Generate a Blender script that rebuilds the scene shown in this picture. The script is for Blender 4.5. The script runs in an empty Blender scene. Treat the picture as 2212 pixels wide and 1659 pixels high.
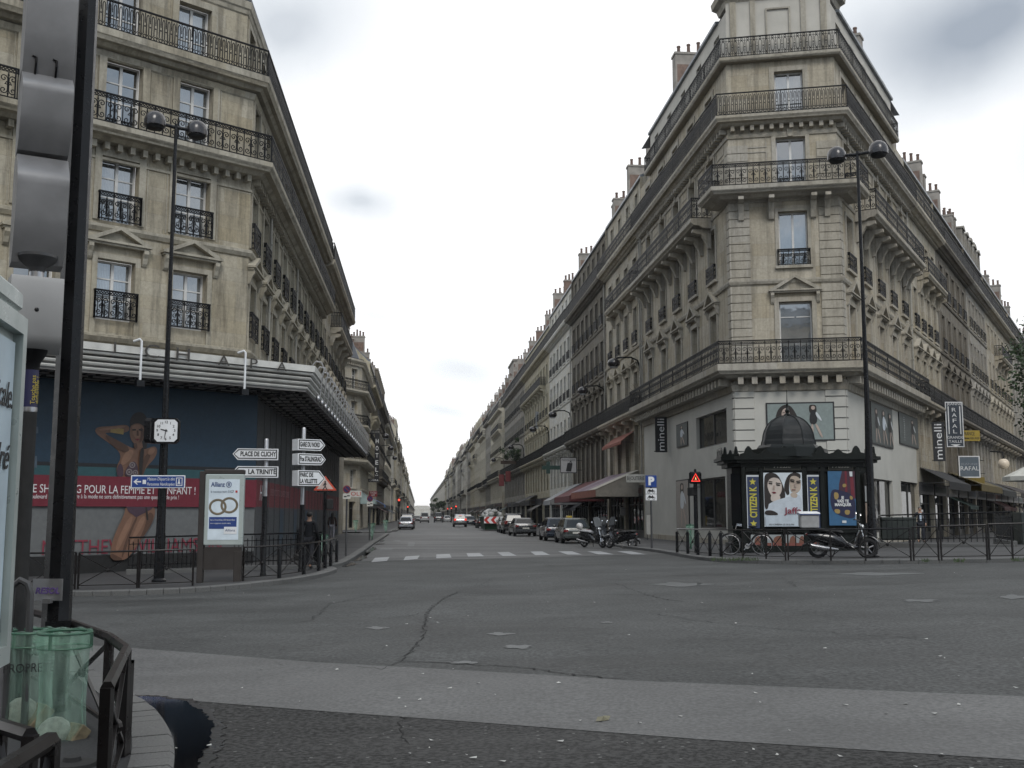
import bpy, bmesh, math, random
import numpy as np
from mathutils import Vector, Matrix
R = math.radians
rnd = random.Random(7)
SC = bpy.context.scene
COL = SC.collection

# ------------------------------------------------------------------ camera model
EYE = 1.65
FPX, CX, CY = 2348.0, 1106.0, 829.5
TH = math.atan((1112 - CY) / FPX)
CT, ST = math.cos(TH), math.sin(TH)
def gz(x, y):
    """height of the road: it climbs gently to the right across the crossing, and is level up the street"""
    w = min(1.0, max(0.0, (62.0 - y) / 26.0))
    return 0.0254 * max(-24, min(40, x)) * w
def _ray(u, v):
    x = (u - CX) / FPX; y = (CY - v) / FPX
    return x, CT - ST * y, ST + CT * y
def D(u, v, Y):
    """the point seen at picture position u, v at distance Y"""
    r = _ray(u, v); k = Y / r[1]
    return Vector((r[0] * k, Y, EYE + r[2] * k))
def G(u, v, h=0.0):
    """the point of the ground (raised by h) seen at u, v"""
    r = _ray(u, v); z = 0.0
    for _ in range(30):
        k = (z + h - EYE) / r[2]
        z = gz(r[0] * k, r[1] * k)
    k = (z + h - EYE) / r[2]
    return Vector((r[0] * k, r[1] * k, z + h))
SD = Vector((-0.0847, 0.9964, 0)); SN = Vector((0.9964, 0.0847, 0))   # along the street, across to its right side
def S(s, l, z=0.0):
    p = SD * s + SN * l
    return Vector((p.x, p.y, z))
def GS(s, l, h=0.0):
    p = SD * s + SN * l
    return Vector((p.x, p.y, gz(p.x, p.y) + h))

# ------------------------------------------------------------------ mesh builder
class MB:
    def __init__(s, M=None):
        s.v = []; s.f = []; s.m = []; s.M = M or Matrix(); s.mi = 0
    def add(s, vs, fs, mi=None):
        b = len(s.v); M = s.M; mi = s.mi if mi is None else mi
        s.v.extend([(M @ Vector(p))[:] for p in vs])
        s.f.extend([tuple(i + b for i in f) for f in fs]); s.m.extend([mi] * len(fs))
    def addnp(s, V, fs, mi=None):
        b = len(s.v); mi = s.mi if mi is None else mi
        A = np.array(s.M); V = V @ A[:3, :3].T + A[:3, 3]
        s.v.extend(map(tuple, V.tolist()))
        s.f.extend([tuple(i + b for i in f) for f in fs]); s.m.extend([mi] * len(fs))
    def quad(s, a, b, c, d, mi=None): s.add([a, b, c, d], [(0, 1, 2, 3)], mi)
    def box(s, x0, x1, y0, y1, z0, z1, mi=None):
        s.add([(x0,y0,z0),(x1,y0,z0),(x1,y1,z0),(x0,y1,z0),(x0,y0,z1),(x1,y0,z1),(x1,y1,z1),(x0,y1,z1)],
              [(0,3,2,1),(4,5,6,7),(0,1,5,4),(1,2,6,5),(2,3,7,6),(3,0,4,7)], mi)
    def bbox(s, x0, x1, y0, y1, z0, z1, b=0.01, mi=None):
        """box with chamfered vertical and top edges"""
        p = [(x0+b,y0),(x1-b,y0),(x1,y0+b),(x1,y1-b),(x1-b,y1),(x0+b,y1),(x0,y1-b),(x0,y0+b)]
        cx, cy = (x0+x1)/2, (y0+y1)/2
        q = [(px+(b if px<cx else -b), py+(b if py<cy else -b)) for px,py in p]
        rings = [[(a,c,z0+b) for a,c in p],[(a,c,z1-b) for a,c in p]]
        vs = [(a,c,z0) for a,c in q]+rings[0]+rings[1]+[(a,c,z1) for a,c in q]
        fs = [tuple(reversed(range(8))), tuple(range(24,32))]
        for k in range(3):
            for i in range(8):
                j=(i+1)%8; fs.append((k*8+i,k*8+j,k*8+8+j,k*8+8+i))
        s.add(vs, fs, mi)
    def prism(s, poly, y0, y1, mi=None, axis='y'):
        """polygon in x, z pushed through from y0 to y1 (or, axis 'z', polygon in x, y between two heights; axis 'x', polygon in y, z)"""
        n = len(poly)
        def P(a, b, t): return (a, t, b) if axis == 'y' else ((a, b, t) if axis == 'z' else (t, a, b))
        vs = [P(a, b, y0) for a, b in poly] + [P(a, b, y1) for a, b in poly]
        fs = [tuple(range(n)), tuple(reversed(range(n, 2*n)))]
        for i in range(n):
            j = (i+1) % n; fs.append((i, n+i, n+j, j))
        s.add(vs, fs, mi)
    def flat(s, poly, y, mi=None):
        s.add([(a, y, b) for a, b in poly], [tuple(range(len(poly)))], mi)
    def tube(s, pts, r, n=8, mi=None, caps=True, closed=False, up=None):
        pts = [Vector(p) for p in pts]; m = len(pts)
        rs = r if isinstance(r, (list, tuple)) else [r] * m
        vs = []; N = None
        for i, p in enumerate(pts):
            if closed: t = pts[(i+1) % m] - pts[i-1]
            else: t = pts[min(i+1, m-1)] - pts[max(i-1, 0)]
            t.normalize()
            if N is None:
                N = up.copy() if up else (Vector((0,0,1)) if abs(t.z) < .9 else Vector((1,0,0)))
            N = N - t * N.dot(t)
            if N.length < 1e-6: N = t.orthogonal()
            N.normalize(); B = t.cross(N)
            for k in range(n):
                a = 2*math.pi*(k+.5)/n
                vs.append(p + (N*math.cos(a) + B*math.sin(a)) * rs[i])
        fs = []
        for i in range(m if closed else m-1):
            j = (i+1) % m
            for k in range(n):
                l = (k+1) % n
                fs.append((i*n+k, i*n+l, j*n+l, j*n+k))
        if caps and not closed:
            fs.append(tuple(reversed(range(n)))); fs.append(tuple(range((m-1)*n, m*n)))
        s.add(vs, fs, mi)
    def bar(s, a, b, w, mi=None): s.tube([a, b], w*.7071, 4, mi)
    def lathe(s, prof, n=16, mi=None, c=(0,0,0), M=None):
        """profile of r, z pairs turned about the z axis at c"""
        vs = []; m = len(prof)
        for r, z in prof:
            for k in range(n):
                a = 2*math.pi*k/n
                p = Vector((r*math.cos(a), r*math.sin(a), z))
                if M: p = M @ p
                vs.append(p + Vector(c))
        fs = []
        for i in range(m-1):
            for k in range(n):
                l = (k+1) % n; fs.append((i*n+k, i*n+l, (i+1)*n+l, (i+1)*n+k))
        fs.append(tuple(reversed(range(n)))); fs.append(tuple(range((m-1)*n, m*n)))
        s.add(vs, fs, mi)
    def ball(s, c, rx, ry=None, rz=None, n=12, m=8, mi=None, M=None):
        ry = ry or rx; rz = rz or rx
        vs = []; c = Vector(c)
        for i in range(1, m):
            f = math.pi*i/m
            for k in range(n):
                a = 2*math.pi*k/n
                p = Vector((rx*math.sin(f)*math.cos(a), ry*math.sin(f)*math.sin(a), rz*math.cos(f)))
                vs.append((M @ p if M else p) + c)
        t = Vector((0,0,rz)); b = Vector((0,0,-rz))
        vs.append((M @ t if M else t)+c); vs.append((M @ b if M else b)+c)
        fs = []; N = (m-1)*n
        for i in range(m-2):
            for k in range(n):
                l = (k+1) % n; fs.append((i*n+k, (i+1)*n+k, (i+1)*n+l, i*n+l))
        for k in range(n):
            l = (k+1) % n
            fs.append((k, l, N)); fs.append(((m-2)*n+l, (m-2)*n+k, N+1))
        s.add(vs, fs, mi)
    def loft(s, rings, mi=None, caps=True, closed=True):
        n = len(rings[0]); vs = [p for r in rings for p in r]; fs = []
        for i in range(len(rings)-1):
            for k in range(n if closed else n-1):
                l = (k+1) % n; fs.append((i*n+k, i*n+l, (i+1)*n+l, (i+1)*n+k))
        if caps and closed:
            fs.append(tuple(reversed(range(n)))); fs.append(tuple(range((len(rings)-1)*n, len(rings)*n)))
        s.add(vs, fs, mi)
    def mesh(s, name, mats, smooth=False):
        me = bpy.data.meshes.new(name)
        me.from_pydata(s.v, [], s.f)
        for m in (mats if isinstance(mats, (list, tuple)) else [mats]): me.materials.append(m)
        if any(s.m): me.polygons.foreach_set('material_index', s.m)
        if smooth:
            me.polygons.foreach_set('use_smooth', [True]*len(s.f))
            try: me.set_sharp_from_angle(angle=R(smooth if smooth is not True else 40))
            except Exception: pass
        me.update()
        return me
    def obj(s, name, mats, parent=None, smooth=False, M=None):
        return put(name, s.mesh(name, mats, smooth), parent, M)

def put(name, me, parent=None, M=None):
    o = bpy.data.objects.new(name, me); COL.objects.link(o)
    if parent is not None: o.parent = parent
    if M is not None: o.matrix_basis = M
    return o
def tag(o, label, cat, group=None):
    o['label'] = label; o['category'] = cat
    if group: o['group'] = group
    return o
def thing(name, label, cat, loc=(0,0,0), rz=0.0, group=None):
    o = bpy.data.objects.new(name, None); COL.objects.link(o)
    o.empty_display_size = .2
    o.location = loc; o.rotation_euler = (0, 0, rz)
    return tag(o, label, cat, group)
def kids(o): return [c for c in COL.objects if c.parent == o]
def dup(root, loc, rz=None, label=None, group=None, scale=None):
    r = root.copy(); COL.objects.link(r); r.location = loc
    if rz is not None: r.rotation_euler = (0, 0, rz)
    if scale: r.scale = scale
    if label: r['label'] = label
    if group: r['group'] = group
    for ch in kids(root):
        c = ch.copy(); COL.objects.link(c); c.parent = r
        for g in kids(ch):
            d = g.copy(); COL.objects.link(d); d.parent = c
    return r
def setting(o): o['kind'] = 'structure'; return o
def RZ(a): return Matrix.Rotation(a, 4, 'Z')
def TR(x, y=0, z=0): return Matrix.Translation((x, y, z))
def frame(p, d):
    """frame at p whose x runs along d (x, y), y points away from the viewer, z up"""
    return Matrix.Translation(p) @ RZ(math.atan2(d[1], d[0]))

_txt = {}
def text_mesh(txt, size, mat, ext=.002, align='CENTER', space=1.0, sx=1.0, line=1.0, shear=0, bold=0):
    k = (txt, size, mat.name, ext, align, space, sx, line, shear, bold)
    if k in _txt: return _txt[k]
    cu = bpy.data.curves.new('t', 'FONT'); cu.body = txt; cu.size = size; cu.extrude = ext
    cu.align_x = align; cu.align_y = 'CENTER'; cu.space_character = space; cu.space_line = line; cu.shear = shear
    cu.offset = bold; cu.resolution_u = 3
    o = bpy.data.objects.new('t', cu); COL.objects.link(o)
    dg = bpy.context.evaluated_depsgraph_get()
    me = bpy.data.meshes.new_from_object(o.evaluated_get(dg))
    bpy.data.objects.remove(o); bpy.data.curves.remove(cu)
    # stand it up: text x,y -> x,z ; facing -y
    me.transform(Matrix(((sx,0,0,0),(0,0,1,0),(0,1,0,0),(0,0,0,1))) if False else Matrix.Diagonal((sx,1,1,1)))
    me.transform(Matrix.Rotation(R(90), 4, 'X'))
    me.materials.clear(); me.materials.append(mat); me.name = 'lettering'
    _txt[k] = me
    return me
def text(parent, txt, size, mat, M, name='lettering', **kw):
    return put(name, text_mesh(txt, size, mat, **kw), parent, M)

# ------------------------------------------------------------------ materials
def _new(name):
    m = bpy.data.materials.new(name); m.use_nodes = True
    nt = m.node_tree; b = nt.nodes['Principled BSDF']
    return m, nt, b
def N(nt, t, **kw):
    n = nt.nodes.new(t)
    for k, v in kw.items():
        if k.startswith('i_'):
            key = k[2:]; n.inputs[int(key) if key.isdigit() else key.replace('_', ' ')].default_value = v
        else: setattr(n, k, v)
    return n
def L(nt, a, b): nt.links.new(a, b)
def c4(c): return (c[0], c[1], c[2], 1)
def ramp(nt, pts):
    r = nt.nodes.new('ShaderNodeValToRGB'); e = r.color_ramp.elements
    while len(e) < len(pts): e.new(0.5)
    for i, (p, c) in enumerate(pts):
        e[i].position = p; e[i].color = c4(c) if not isinstance(c, (int, float)) else (c, c, c, 1)
    return r
def mixc(nt, fac, a, b, blend='MIX'):
    m = nt.nodes.new('ShaderNodeMix'); m.data_type = 'RGBA'; m.blend_type = blend
    for s, v in ((0, fac), (6, a), (7, b)):
        if isinstance(v, (int, float)): m.inputs[s].default_value = v
        elif isinstance(v, (tuple, list)): m.inputs[s].default_value = c4(v)
        else: L(nt, v, m.inputs[s])
    return m.outputs[2]
def math_(nt, op, a, b=0.0, clamp=False):
    m = nt.nodes.new('ShaderNodeMath'); m.operation = op; m.use_clamp = clamp
    for s, v in ((0, a), (1, b)):
        if isinstance(v, (int, float)): m.inputs[s].default_value = v
        else: L(nt, v, m.inputs[s])
    return m.outputs[0]
def noise(nt, vec, scale, detail=4, rough=.55):
    n = N(nt, 'ShaderNodeTexNoise', i_Scale=scale, i_Detail=detail, i_Roughness=rough)
    if vec is not None: L(nt, vec, n.inputs['Vector'])
    return n.outputs[0]
_mats = {}
def mat(name, col, rough=.6, metal=0.0, var=.12, scale=3.0, spec=.5, bump=0.0, emit=0.0, coat=0.0, rvar=.1):
    """painted or plain surface with uneven wear"""
    if name in _mats: return _mats[name]
    m, nt, b = _new(name); g = N(nt, 'ShaderNodeNewGeometry').outputs['Position']
    f = noise(nt, g, scale, 5)
    r = ramp(nt, [(.3, tuple(max(0, x*(1-var)) for x in col)), (.7, tuple(min(1, x*(1+var)) for x in col))])
    L(nt, f, r.inputs[0]); L(nt, r.outputs[0], b.inputs['Base Color'])
    f2 = noise(nt, g, scale*2.3, 4)
    rr = ramp(nt, [(.3, max(.02, rough-rvar)), (.75, min(1, rough+rvar))]); L(nt, f2, rr.inputs[0])
    L(nt, rr.outputs[0], b.inputs['Roughness'])
    b.inputs['Metallic'].default_value = metal; b.inputs['Specular IOR Level'].default_value = spec
    b.inputs['Coat Weight'].default_value = coat; b.inputs['Coat Roughness'].default_value = .08
    if bump:
        bp = N(nt, 'ShaderNodeBump', i_Strength=bump, i_Distance=.02); L(nt, noise(nt, g, scale*12, 4), bp.inputs['Height'])
        L(nt, bp.outputs[0], b.inputs['Normal'])
    if emit:
        b.inputs['Emission Color'].default_value = c4(col); b.inputs['Emission Strength'].default_value = emit
    _mats[name] = m
    return m
def wall_coords(nt):
    g = N(nt, 'ShaderNodeNewGeometry')
    cr = N(nt, 'ShaderNodeVectorMath', operation='CROSS_PRODUCT'); L(nt, g.outputs['True Normal'], cr.inputs[0]); cr.inputs[1].default_value = (0, 0, 1)
    dt = N(nt, 'ShaderNodeVectorMath', operation='DOT_PRODUCT'); L(nt, g.outputs['Position'], dt.inputs[0]); L(nt, cr.outputs[0], dt.inputs[1])
    sp = N(nt, 'ShaderNodeSeparateXYZ'); L(nt, g.outputs['Position'], sp.inputs[0])
    cb = N(nt, 'ShaderNodeCombineXYZ'); L(nt, dt.outputs['Value'], cb.inputs[0]); L(nt, sp.outputs[2], cb.inputs[1])
    return g, cb.outputs[0], sp
def stone(name, col, soot=(.07,.062,.05), sootamt=.55, bw=1.1, bh=.42, joint=.6, warm=1.0):
    """ashlar limestone: courses, uneven blocks, rain streaks and soot"""
    if name in _mats: return _mats[name]
    m, nt, b = _new(name); g, uv, sp = wall_coords(nt)
    br = N(nt, 'ShaderNodeTexBrick', offset=.5, i_Scale=1.0, i_Mortar_Size=.008, i_Mortar_Smooth=.3, i_Bias=-.2, i_Brick_Width=bw, i_Row_Height=bh)
    L(nt, uv, br.inputs['Vector'])
    br.inputs['Color1'].default_value = c4(col)
    br.inputs['Color2'].default_value = c4((col[0]*.90, col[1]*.865, col[2]*.79))
    br.inputs['Mortar'].default_value = c4(tuple(x*(1-.5*joint) for x in col))
    n1 = noise(nt, g.outputs['Position'], .55, 6, .6)
    big = ramp(nt, [(.35, 0.0), (.72, 1.0)]); L(nt, n1, big.inputs[0]); br2 = N(nt, 'ShaderNodeTexBrick', offset=.37, i_Scale=1.0, i_Mortar_Size=.0, i_Bias=-.55, i_Brick_Width=bw*1.27, i_Row_Height=bh*2.0); L(nt, uv, br2.inputs['Vector']); br2.inputs['Color1'].default_value = (1,1,1,1); br2.inputs['Color2'].default_value = (.80,.745,.62,1)
    mp = N(nt, 'ShaderNodeMapping'); mp.inputs['Scale'].default_value = (1.8, .16, 1); L(nt, uv, mp.inputs[0])
    n2 = noise(nt, mp.outputs[0], 1.6, 6, .65)
    st = ramp(nt, [(.46, 0.0), (.62, 1.0)]); L(nt, n2, st.inputs[0])
    fac = math_(nt, 'MULTIPLY', math_(nt, 'ADD', math_(nt, 'MULTIPLY', big.outputs[0], .45), math_(nt, 'MULTIPLY', st.outputs[0], .55)), sootamt)
    c1 = mixc(nt, fac, br.outputs['Color'], soot)
    n3 = noise(nt, g.outputs['Position'], 9, 5, .7)
    f3 = ramp(nt, [(.3, .82), (.7, 1.12)]); L(nt, n3, f3.inputs[0])
    c2 = mixc(nt, 1.0, mixc(nt, 1.0, c1, br2.outputs['Color'], 'MULTIPLY'), f3.outputs[0], 'MULTIPLY')
    L(nt, c2, b.inputs['Base Color']); b.inputs['Roughness'].default_value = .9; b.inputs['Specular IOR Level'].default_value = .25
    bp = N(nt, 'ShaderNodeBump', i_Strength=.35, i_Distance=.02)
    L(nt, math_(nt, 'SUBTRACT', math_(nt, 'MULTIPLY', n3, .6), math_(nt, 'MULTIPLY', br.outputs['Fac'], 1.0)), bp.inputs['Height'])
    L(nt, bp.outputs[0], b.inputs['Normal'])
    _mats[name] = m
    return m
def glass_win(name, dark=(.012,.014,.016), light=(.34,.37,.39), refl=2.8, lightshare=.7, coat=1.0):
    """window pane: dark or curtained room behind, sky and street mirrored in the glass"""
    if name in _mats: return _mats[name]
    m, nt, b = _new(name)
    oi = N(nt, 'ShaderNodeObjectInfo'); g = N(nt, 'ShaderNodeNewGeometry')
    r = ramp(nt, [(1-lightshare-.02, 0.0), (1-lightshare+.02, 1.0)]); L(nt, oi.outputs['Random'], r.inputs[0])
    tc = N(nt, 'ShaderNodeTexCoord'); wv = N(nt, 'ShaderNodeTexWave', i_Scale=6.0, i_Distortion=2.0, i_Detail=2.0); L(nt, tc.outputs['Object'], wv.inputs[0])
    cl = mixc(nt, wv.outputs[1], light, tuple(x*.55 for x in light))
    cc = mixc(nt, math_(nt, 'MULTIPLY', r.outputs[0], noise(nt, g.outputs['Position'], .8, 2)), dark, cl)
    L(nt, cc, b.inputs['Base Color'])
    b.inputs['Roughness'].default_value = .03; b.inputs['Specular IOR Level'].default_value = .5
    b.inputs['IOR'].default_value = refl
    b.inputs['Coat Weight'].default_value = coat; b.inputs['Coat Roughness'].default_value = .02; b.inputs['Coat IOR'].default_value = 1.6
    bp = N(nt, 'ShaderNodeBump', i_Strength=.06, i_Distance=.05); L(nt, noise(nt, g.outputs['Position'], 1.3, 2), bp.inputs['Height'])
    L(nt, bp.outputs[0], b.inputs['Normal']); L(nt, bp.outputs[0], b.inputs['Coat Normal'])
    _mats[name] = m
    return m
def asphalt(name, lo, hi, grain=55, rough=.75, blotch=.35, spark=0.0, bumps=.5, con=.2, spec=.25):
    if name in _mats: return _mats[name]
    m, nt, b = _new(name); P = N(nt, 'ShaderNodeNewGeometry').outputs['Position']
    n1 = noise(nt, P, grain, 3, .6); n2 = noise(nt, P, .35, 5, .6)
    mp = N(nt, 'ShaderNodeMapping'); mp.inputs['Scale'].default_value = (.25, 1.4, 1); mp.inputs['Rotation'].default_value = (0, 0, .06); L(nt, P, mp.inputs[0])
    n3 = noise(nt, mp.outputs[0], .5, 5, .6)
    r1 = ramp(nt, [(.5-con, lo), (.5+con, hi)]); L(nt, n1, r1.inputs[0])
    r2 = ramp(nt, [(.3, 1-blotch), (.7, 1+blotch*.6)]); L(nt, math_(nt, 'ADD', math_(nt, 'MULTIPLY', n2, .55), math_(nt, 'MULTIPLY', n3, .45)), r2.inputs[0])
    c = mixc(nt, 1.0, r1.outputs[0], r2.outputs[0], 'MULTIPLY')
    if spark:
        v = N(nt, 'ShaderNodeTexVoronoi', i_Scale=15.0); L(nt, P, v.inputs['Vector'])
        s1 = math_(nt, 'LESS_THAN', v.outputs['Distance'], .20)
        s2 = math_(nt, 'GREATER_THAN', N(nt, 'ShaderNodeSeparateColor').outputs[0], .5)
        sc = nt.nodes[-1] if False else s2.node.inputs[0].links[0].from_node
        L(nt, v.outputs['Color'], sc.inputs[0])
        s2.node.inputs[1].default_value = 1-spark
        c = mixc(nt, math_(nt, 'MULTIPLY', s1, s2), c, (.13, .13, .125))
    L(nt, c, b.inputs['Base Color'])
    rr = ramp(nt, [(.3, rough-.14), (.7, rough+.12)]); L(nt, n3, rr.inputs[0]); L(nt, rr.outputs[0], b.inputs['Roughness'])
    b.inputs['Specular IOR Level'].default_value = spec
    bp = N(nt, 'ShaderNodeBump', i_Strength=bumps, i_Distance=.006); L(nt, n1, bp.inputs['Height']); L(nt, bp.outputs[0], b.inputs['Normal'])
    _mats[name] = m
    return m
def bagmat(name, col):
    m, nt, b = _new(name); P = N(nt, 'ShaderNodeTexCoord').outputs['Object']
    mp = N(nt, 'ShaderNodeMapping'); mp.inputs['Scale'].default_value = (9, 9, 1.2); L(nt, P, mp.inputs[0])
    n1 = noise(nt, mp.outputs[0], 1.6, 4)
    r = ramp(nt, [(.35, tuple(x*.6 for x in col)), (.65, tuple(min(1, x*1.3) for x in col))]); L(nt, n1, r.inputs[0])
    b.inputs['Roughness'].default_value = .25; L(nt, r.outputs[0], b.inputs['Base Color'])
    bp = N(nt, 'ShaderNodeBump', i_Strength=.6, i_Distance=.03); L(nt, n1, bp.inputs['Height']); L(nt, bp.outputs[0], b.inputs['Normal'])
    tl = N(nt, 'ShaderNodeBsdfTranslucent'); L(nt, r.outputs[0], tl.inputs[0])
    tp = N(nt, 'ShaderNodeBsdfTransparent'); tp.inputs[0].default_value = c4((.86, .95, .90))
    m1 = N(nt, 'ShaderNodeMixShader'); m1.inputs[0].default_value = .45; L(nt, b.outputs[0], m1.inputs[1]); L(nt, tl.outputs[0], m1.inputs[2])
    m2 = N(nt, 'ShaderNodeMixShader'); rf = ramp(nt, [(.3, .92), (.7, .74)]); L(nt, n1, rf.inputs[0]); L(nt, rf.outputs[0], m2.inputs[0])
    L(nt, m1.outputs[0], m2.inputs[1]); L(nt, tp.outputs[0], m2.inputs[2])
    L(nt, m2.outputs[0], nt.nodes['Material Output'].inputs[0])
    return m

IRON = mat('wrought_iron_black', (.006,.006,.007), .55, .0, .3, 3, .2)
BLACK = mat('black_street_paint', (.007,.007,.008), .32, .0, .35, 5, .28)
BLACKM = mat('black_matt', (.012,.012,.012), .8)
STEEL = mat('brushed_steel', (.42,.42,.43), .38, .9, .15, 6)
CHROME = mat('chrome', (.75,.75,.76), .12, 1.0, .05)
GREYBOX = mat('grey_metal_housing', (.21,.21,.215), .42, .3, .18, 2.5)
DKGREY = mat('dark_grey_paint', (.05,.05,.052), .45)
WHITE = mat('white_enamel', (.72,.73,.74), .4, 0, .08)
OFFW = mat('off_white', (.55,.54,.50), .6)
RUBBER = mat('tyre_rubber', (.014,.014,.015), .8)
FRAMEW = mat('window_frame_paint', (.60,.59,.57), .55)
FRAMED = mat('dark_window_frame', (.05,.048,.045), .5)
ZINC = mat('zinc_roof', (.16,.175,.195), .45, .5, .18, 1.2)
SLATE = mat('slate_roof', (.075,.082,.095), .6, 0, .25, 2.5)
BRICK = mat('chimney_brick', (.17,.115,.09), .9, 0, .3, 4)
POT = mat('chimney_pot', (.13,.085,.068), .85, 0, .3, 6)
CHSTONE = mat('chimney_render', (.27,.245,.215), .9, 0, .25, 1.5)
BLUE = mat('sign_blue', (.015,.05,.22), .4)
RED = mat('sign_red', (.45,.03,.025), .4)
INK = mat('lettering_black', (.015,.015,.017), .5)
LETW = mat('lettering_white', (.7,.7,.7), .5)
GLASS = glass_win('window_glass')
GLASSD = glass_win('shop_glass', (.010,.011,.012), (.08,.08,.075), 1.22, .35, 0.0)
CARGLASS = glass_win('car_glass', (.006,.007,.008), (.012,.013,.013), 1.45, .2, .15)
SKINM = mat('skin', (.38,.22,.15), .55)
GREENB = mat('bin_green_paint', (.02,.09,.05), .45)
BAG = bagmat('green_bag_film', (.58,.78,.68))

# ------------------------------------------------------------------ camera, light, sky
cam = bpy.data.cameras.new('camera'); co = bpy.data.objects.new('camera', cam); COL.objects.link(co)
cam.sensor_width = 36; cam.lens = 36*FPX/2212; cam.clip_start = .05; cam.clip_end = 5000
co.location = (0, 0, EYE); co.rotation_euler = (R(90)+TH, 0, 0); SC.camera = co
SUN_EL, SUN_AZ = 43, 170     # azimuth from +Y towards +X
sun = bpy.data.lights.new('sun', 'SUN'); so = bpy.data.objects.new('sun', sun); COL.objects.link(so)
sun.energy = 1.4; sun.angle = R(22); sun.color = (1.0, .96, .90)
sdir = Vector((math.sin(R(SUN_AZ))*math.cos(R(SUN_EL)), math.cos(R(SUN_AZ))*math.cos(R(SUN_EL)), math.sin(R(SUN_EL))))
so.rotation_euler = sdir.to_track_quat('Z', 'Y').to_euler()
so.location = (0, 0, 60)
def build_world():
    w = bpy.data.worlds.new('World'); SC.world = w; w.use_nodes = True; nt = w.node_tree
    nt.nodes.clear(); out = N(nt, 'ShaderNodeOutputWorld')
    sky = N(nt, 'ShaderNodeTexSky'); sky.sky_type = 'NISHITA'; sky.sun_disc = False
    sky.sun_elevation = R(SUN_EL); sky.sun_rotation = R(SUN_AZ); sky.air_density = 1.0; sky.dust_density = 2.0
    b1 = N(nt, 'ShaderNodeBackground', i_Strength=.10); L(nt, sky.outputs[0], b1.inputs[0])
    tc = N(nt, 'ShaderNodeTexCoord'); sp = N(nt, 'ShaderNodeSeparateXYZ'); L(nt, tc.outputs['Generated'], sp.inputs[0])
    az = math_(nt, 'ARCTAN2', sp.outputs[0], sp.outputs[1]); el = math_(nt, 'ARCSINE', sp.outputs[2])
    cb = N(nt, 'ShaderNodeCombineXYZ'); L(nt, az, cb.inputs[0]); L(nt, el, cb.inputs[1])
    n0 = noise(nt, cb.outputs[0], 7.0, 6, .6)
    n1 = N(nt, 'ShaderNodeTexNoise', i_Scale=5.0, i_Detail=5.0); L(nt, cb.outputs[0], n1.inputs[0])
    ws = N(nt, 'ShaderNodeVectorMath', operation='SCALE'); ws.inputs[3].default_value = .09
    sb = N(nt, 'ShaderNodeVectorMath', operation='SUBTRACT'); L(nt, n1.outputs[1], sb.inputs[0]); sb.inputs[1].default_value = (.5,.5,.5)
    L(nt, sb.outputs[0], ws.inputs[0])
    wp = N(nt, 'ShaderNodeVectorMath', operation='ADD'); L(nt, cb.outputs[0], wp.inputs[0]); L(nt, ws.outputs[0], wp.inputs[1])
    total = None
    # thin grey-blue cloud bellies: (picture position they stand at, half width, half height, weight)
    for (u, v, a, e, k) in [(2120,40,.19,.085,.95),(2290,330,.05,.10,.3),(625,25,.10,.07,.65),(765,440,.05,.024,.6),(700,330,.03,.012,.2),(815,705,.045,.013,.25),(985,795,.05,.018,.4),(950,880,.035,.012,.35),(2200,540,.04,.05,.2)]:
        r = _ray(u, v); q = Vector(r).normalized()
        A, E = math.atan2(q.x, q.y), math.asin(q.z)
        s1 = N(nt, 'ShaderNodeVectorMath', operation='SUBTRACT'); L(nt, wp.outputs[0], s1.inputs[0]); s1.inputs[1].default_value = (A, E, 0)
        s2 = N(nt, 'ShaderNodeVectorMath', operation='MULTIPLY'); L(nt, s1.outputs[0], s2.inputs[0]); s2.inputs[1].default_value = (1/a, 1/e, 0)
        ln = N(nt, 'ShaderNodeVectorMath', operation='LENGTH'); L(nt, s2.outputs[0], ln.inputs[0])
        f = math_(nt, 'MULTIPLY', math_(nt, 'SUBTRACT', 1.15, ln.outputs['Value'], True), k)
        total = f if total is None else math_(nt, 'MAXIMUM', total, f)
    back = math_(nt, 'LESS_THAN', sp.outputs[1], 0.1)     # the sky behind the viewer: broken cloud
    bk = ramp(nt, [(.38, .25), (.62, .9)]); L(nt, n0, bk.inputs[0])
    fr_ = total; bk_ = math_(nt, 'MULTIPLY', back, bk.outputs[0])
    cr = ramp(nt, [(0.0, (1.25,1.25,1.25)), (.5, (.88,.92,.96)), (1.0, (.36,.41,.48))]); L(nt, fr_, cr.inputs[0]); cb2 = mixc(nt, bk_, cr.outputs[0], (.50,.68,.88))
    b2 = N(nt, 'ShaderNodeBackground', i_Strength=SKY_K); L(nt, cb2, b2.inputs[0])
    mx = N(nt, 'ShaderNodeMixShader'); mx.inputs[0].default_value = .9
    L(nt, b1.outputs[0], mx.inputs[1]); L(nt, b2.outputs[0], mx.inputs[2]); L(nt, mx.outputs[0], out.inputs[0])
SKY_K = 1.02
build_world()
vs = SC.view_settings; vs.view_transform = 'Standard'; vs.look = 'None'; vs.exposure = 0; vs.gamma = 1
SC.cycles.max_bounces = 6; SC.cycles.diffuse_bounces = 2; SC.cycles.glossy_bounces = 3; SC.cycles.transparent_max_bounces = 12; SC.cycles.transmission_bounces = 4
SC.cycles.use_denoising = True
try: SC.cycles.denoiser = 'OPENIMAGEDENOISE'
except Exception: pass
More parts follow.
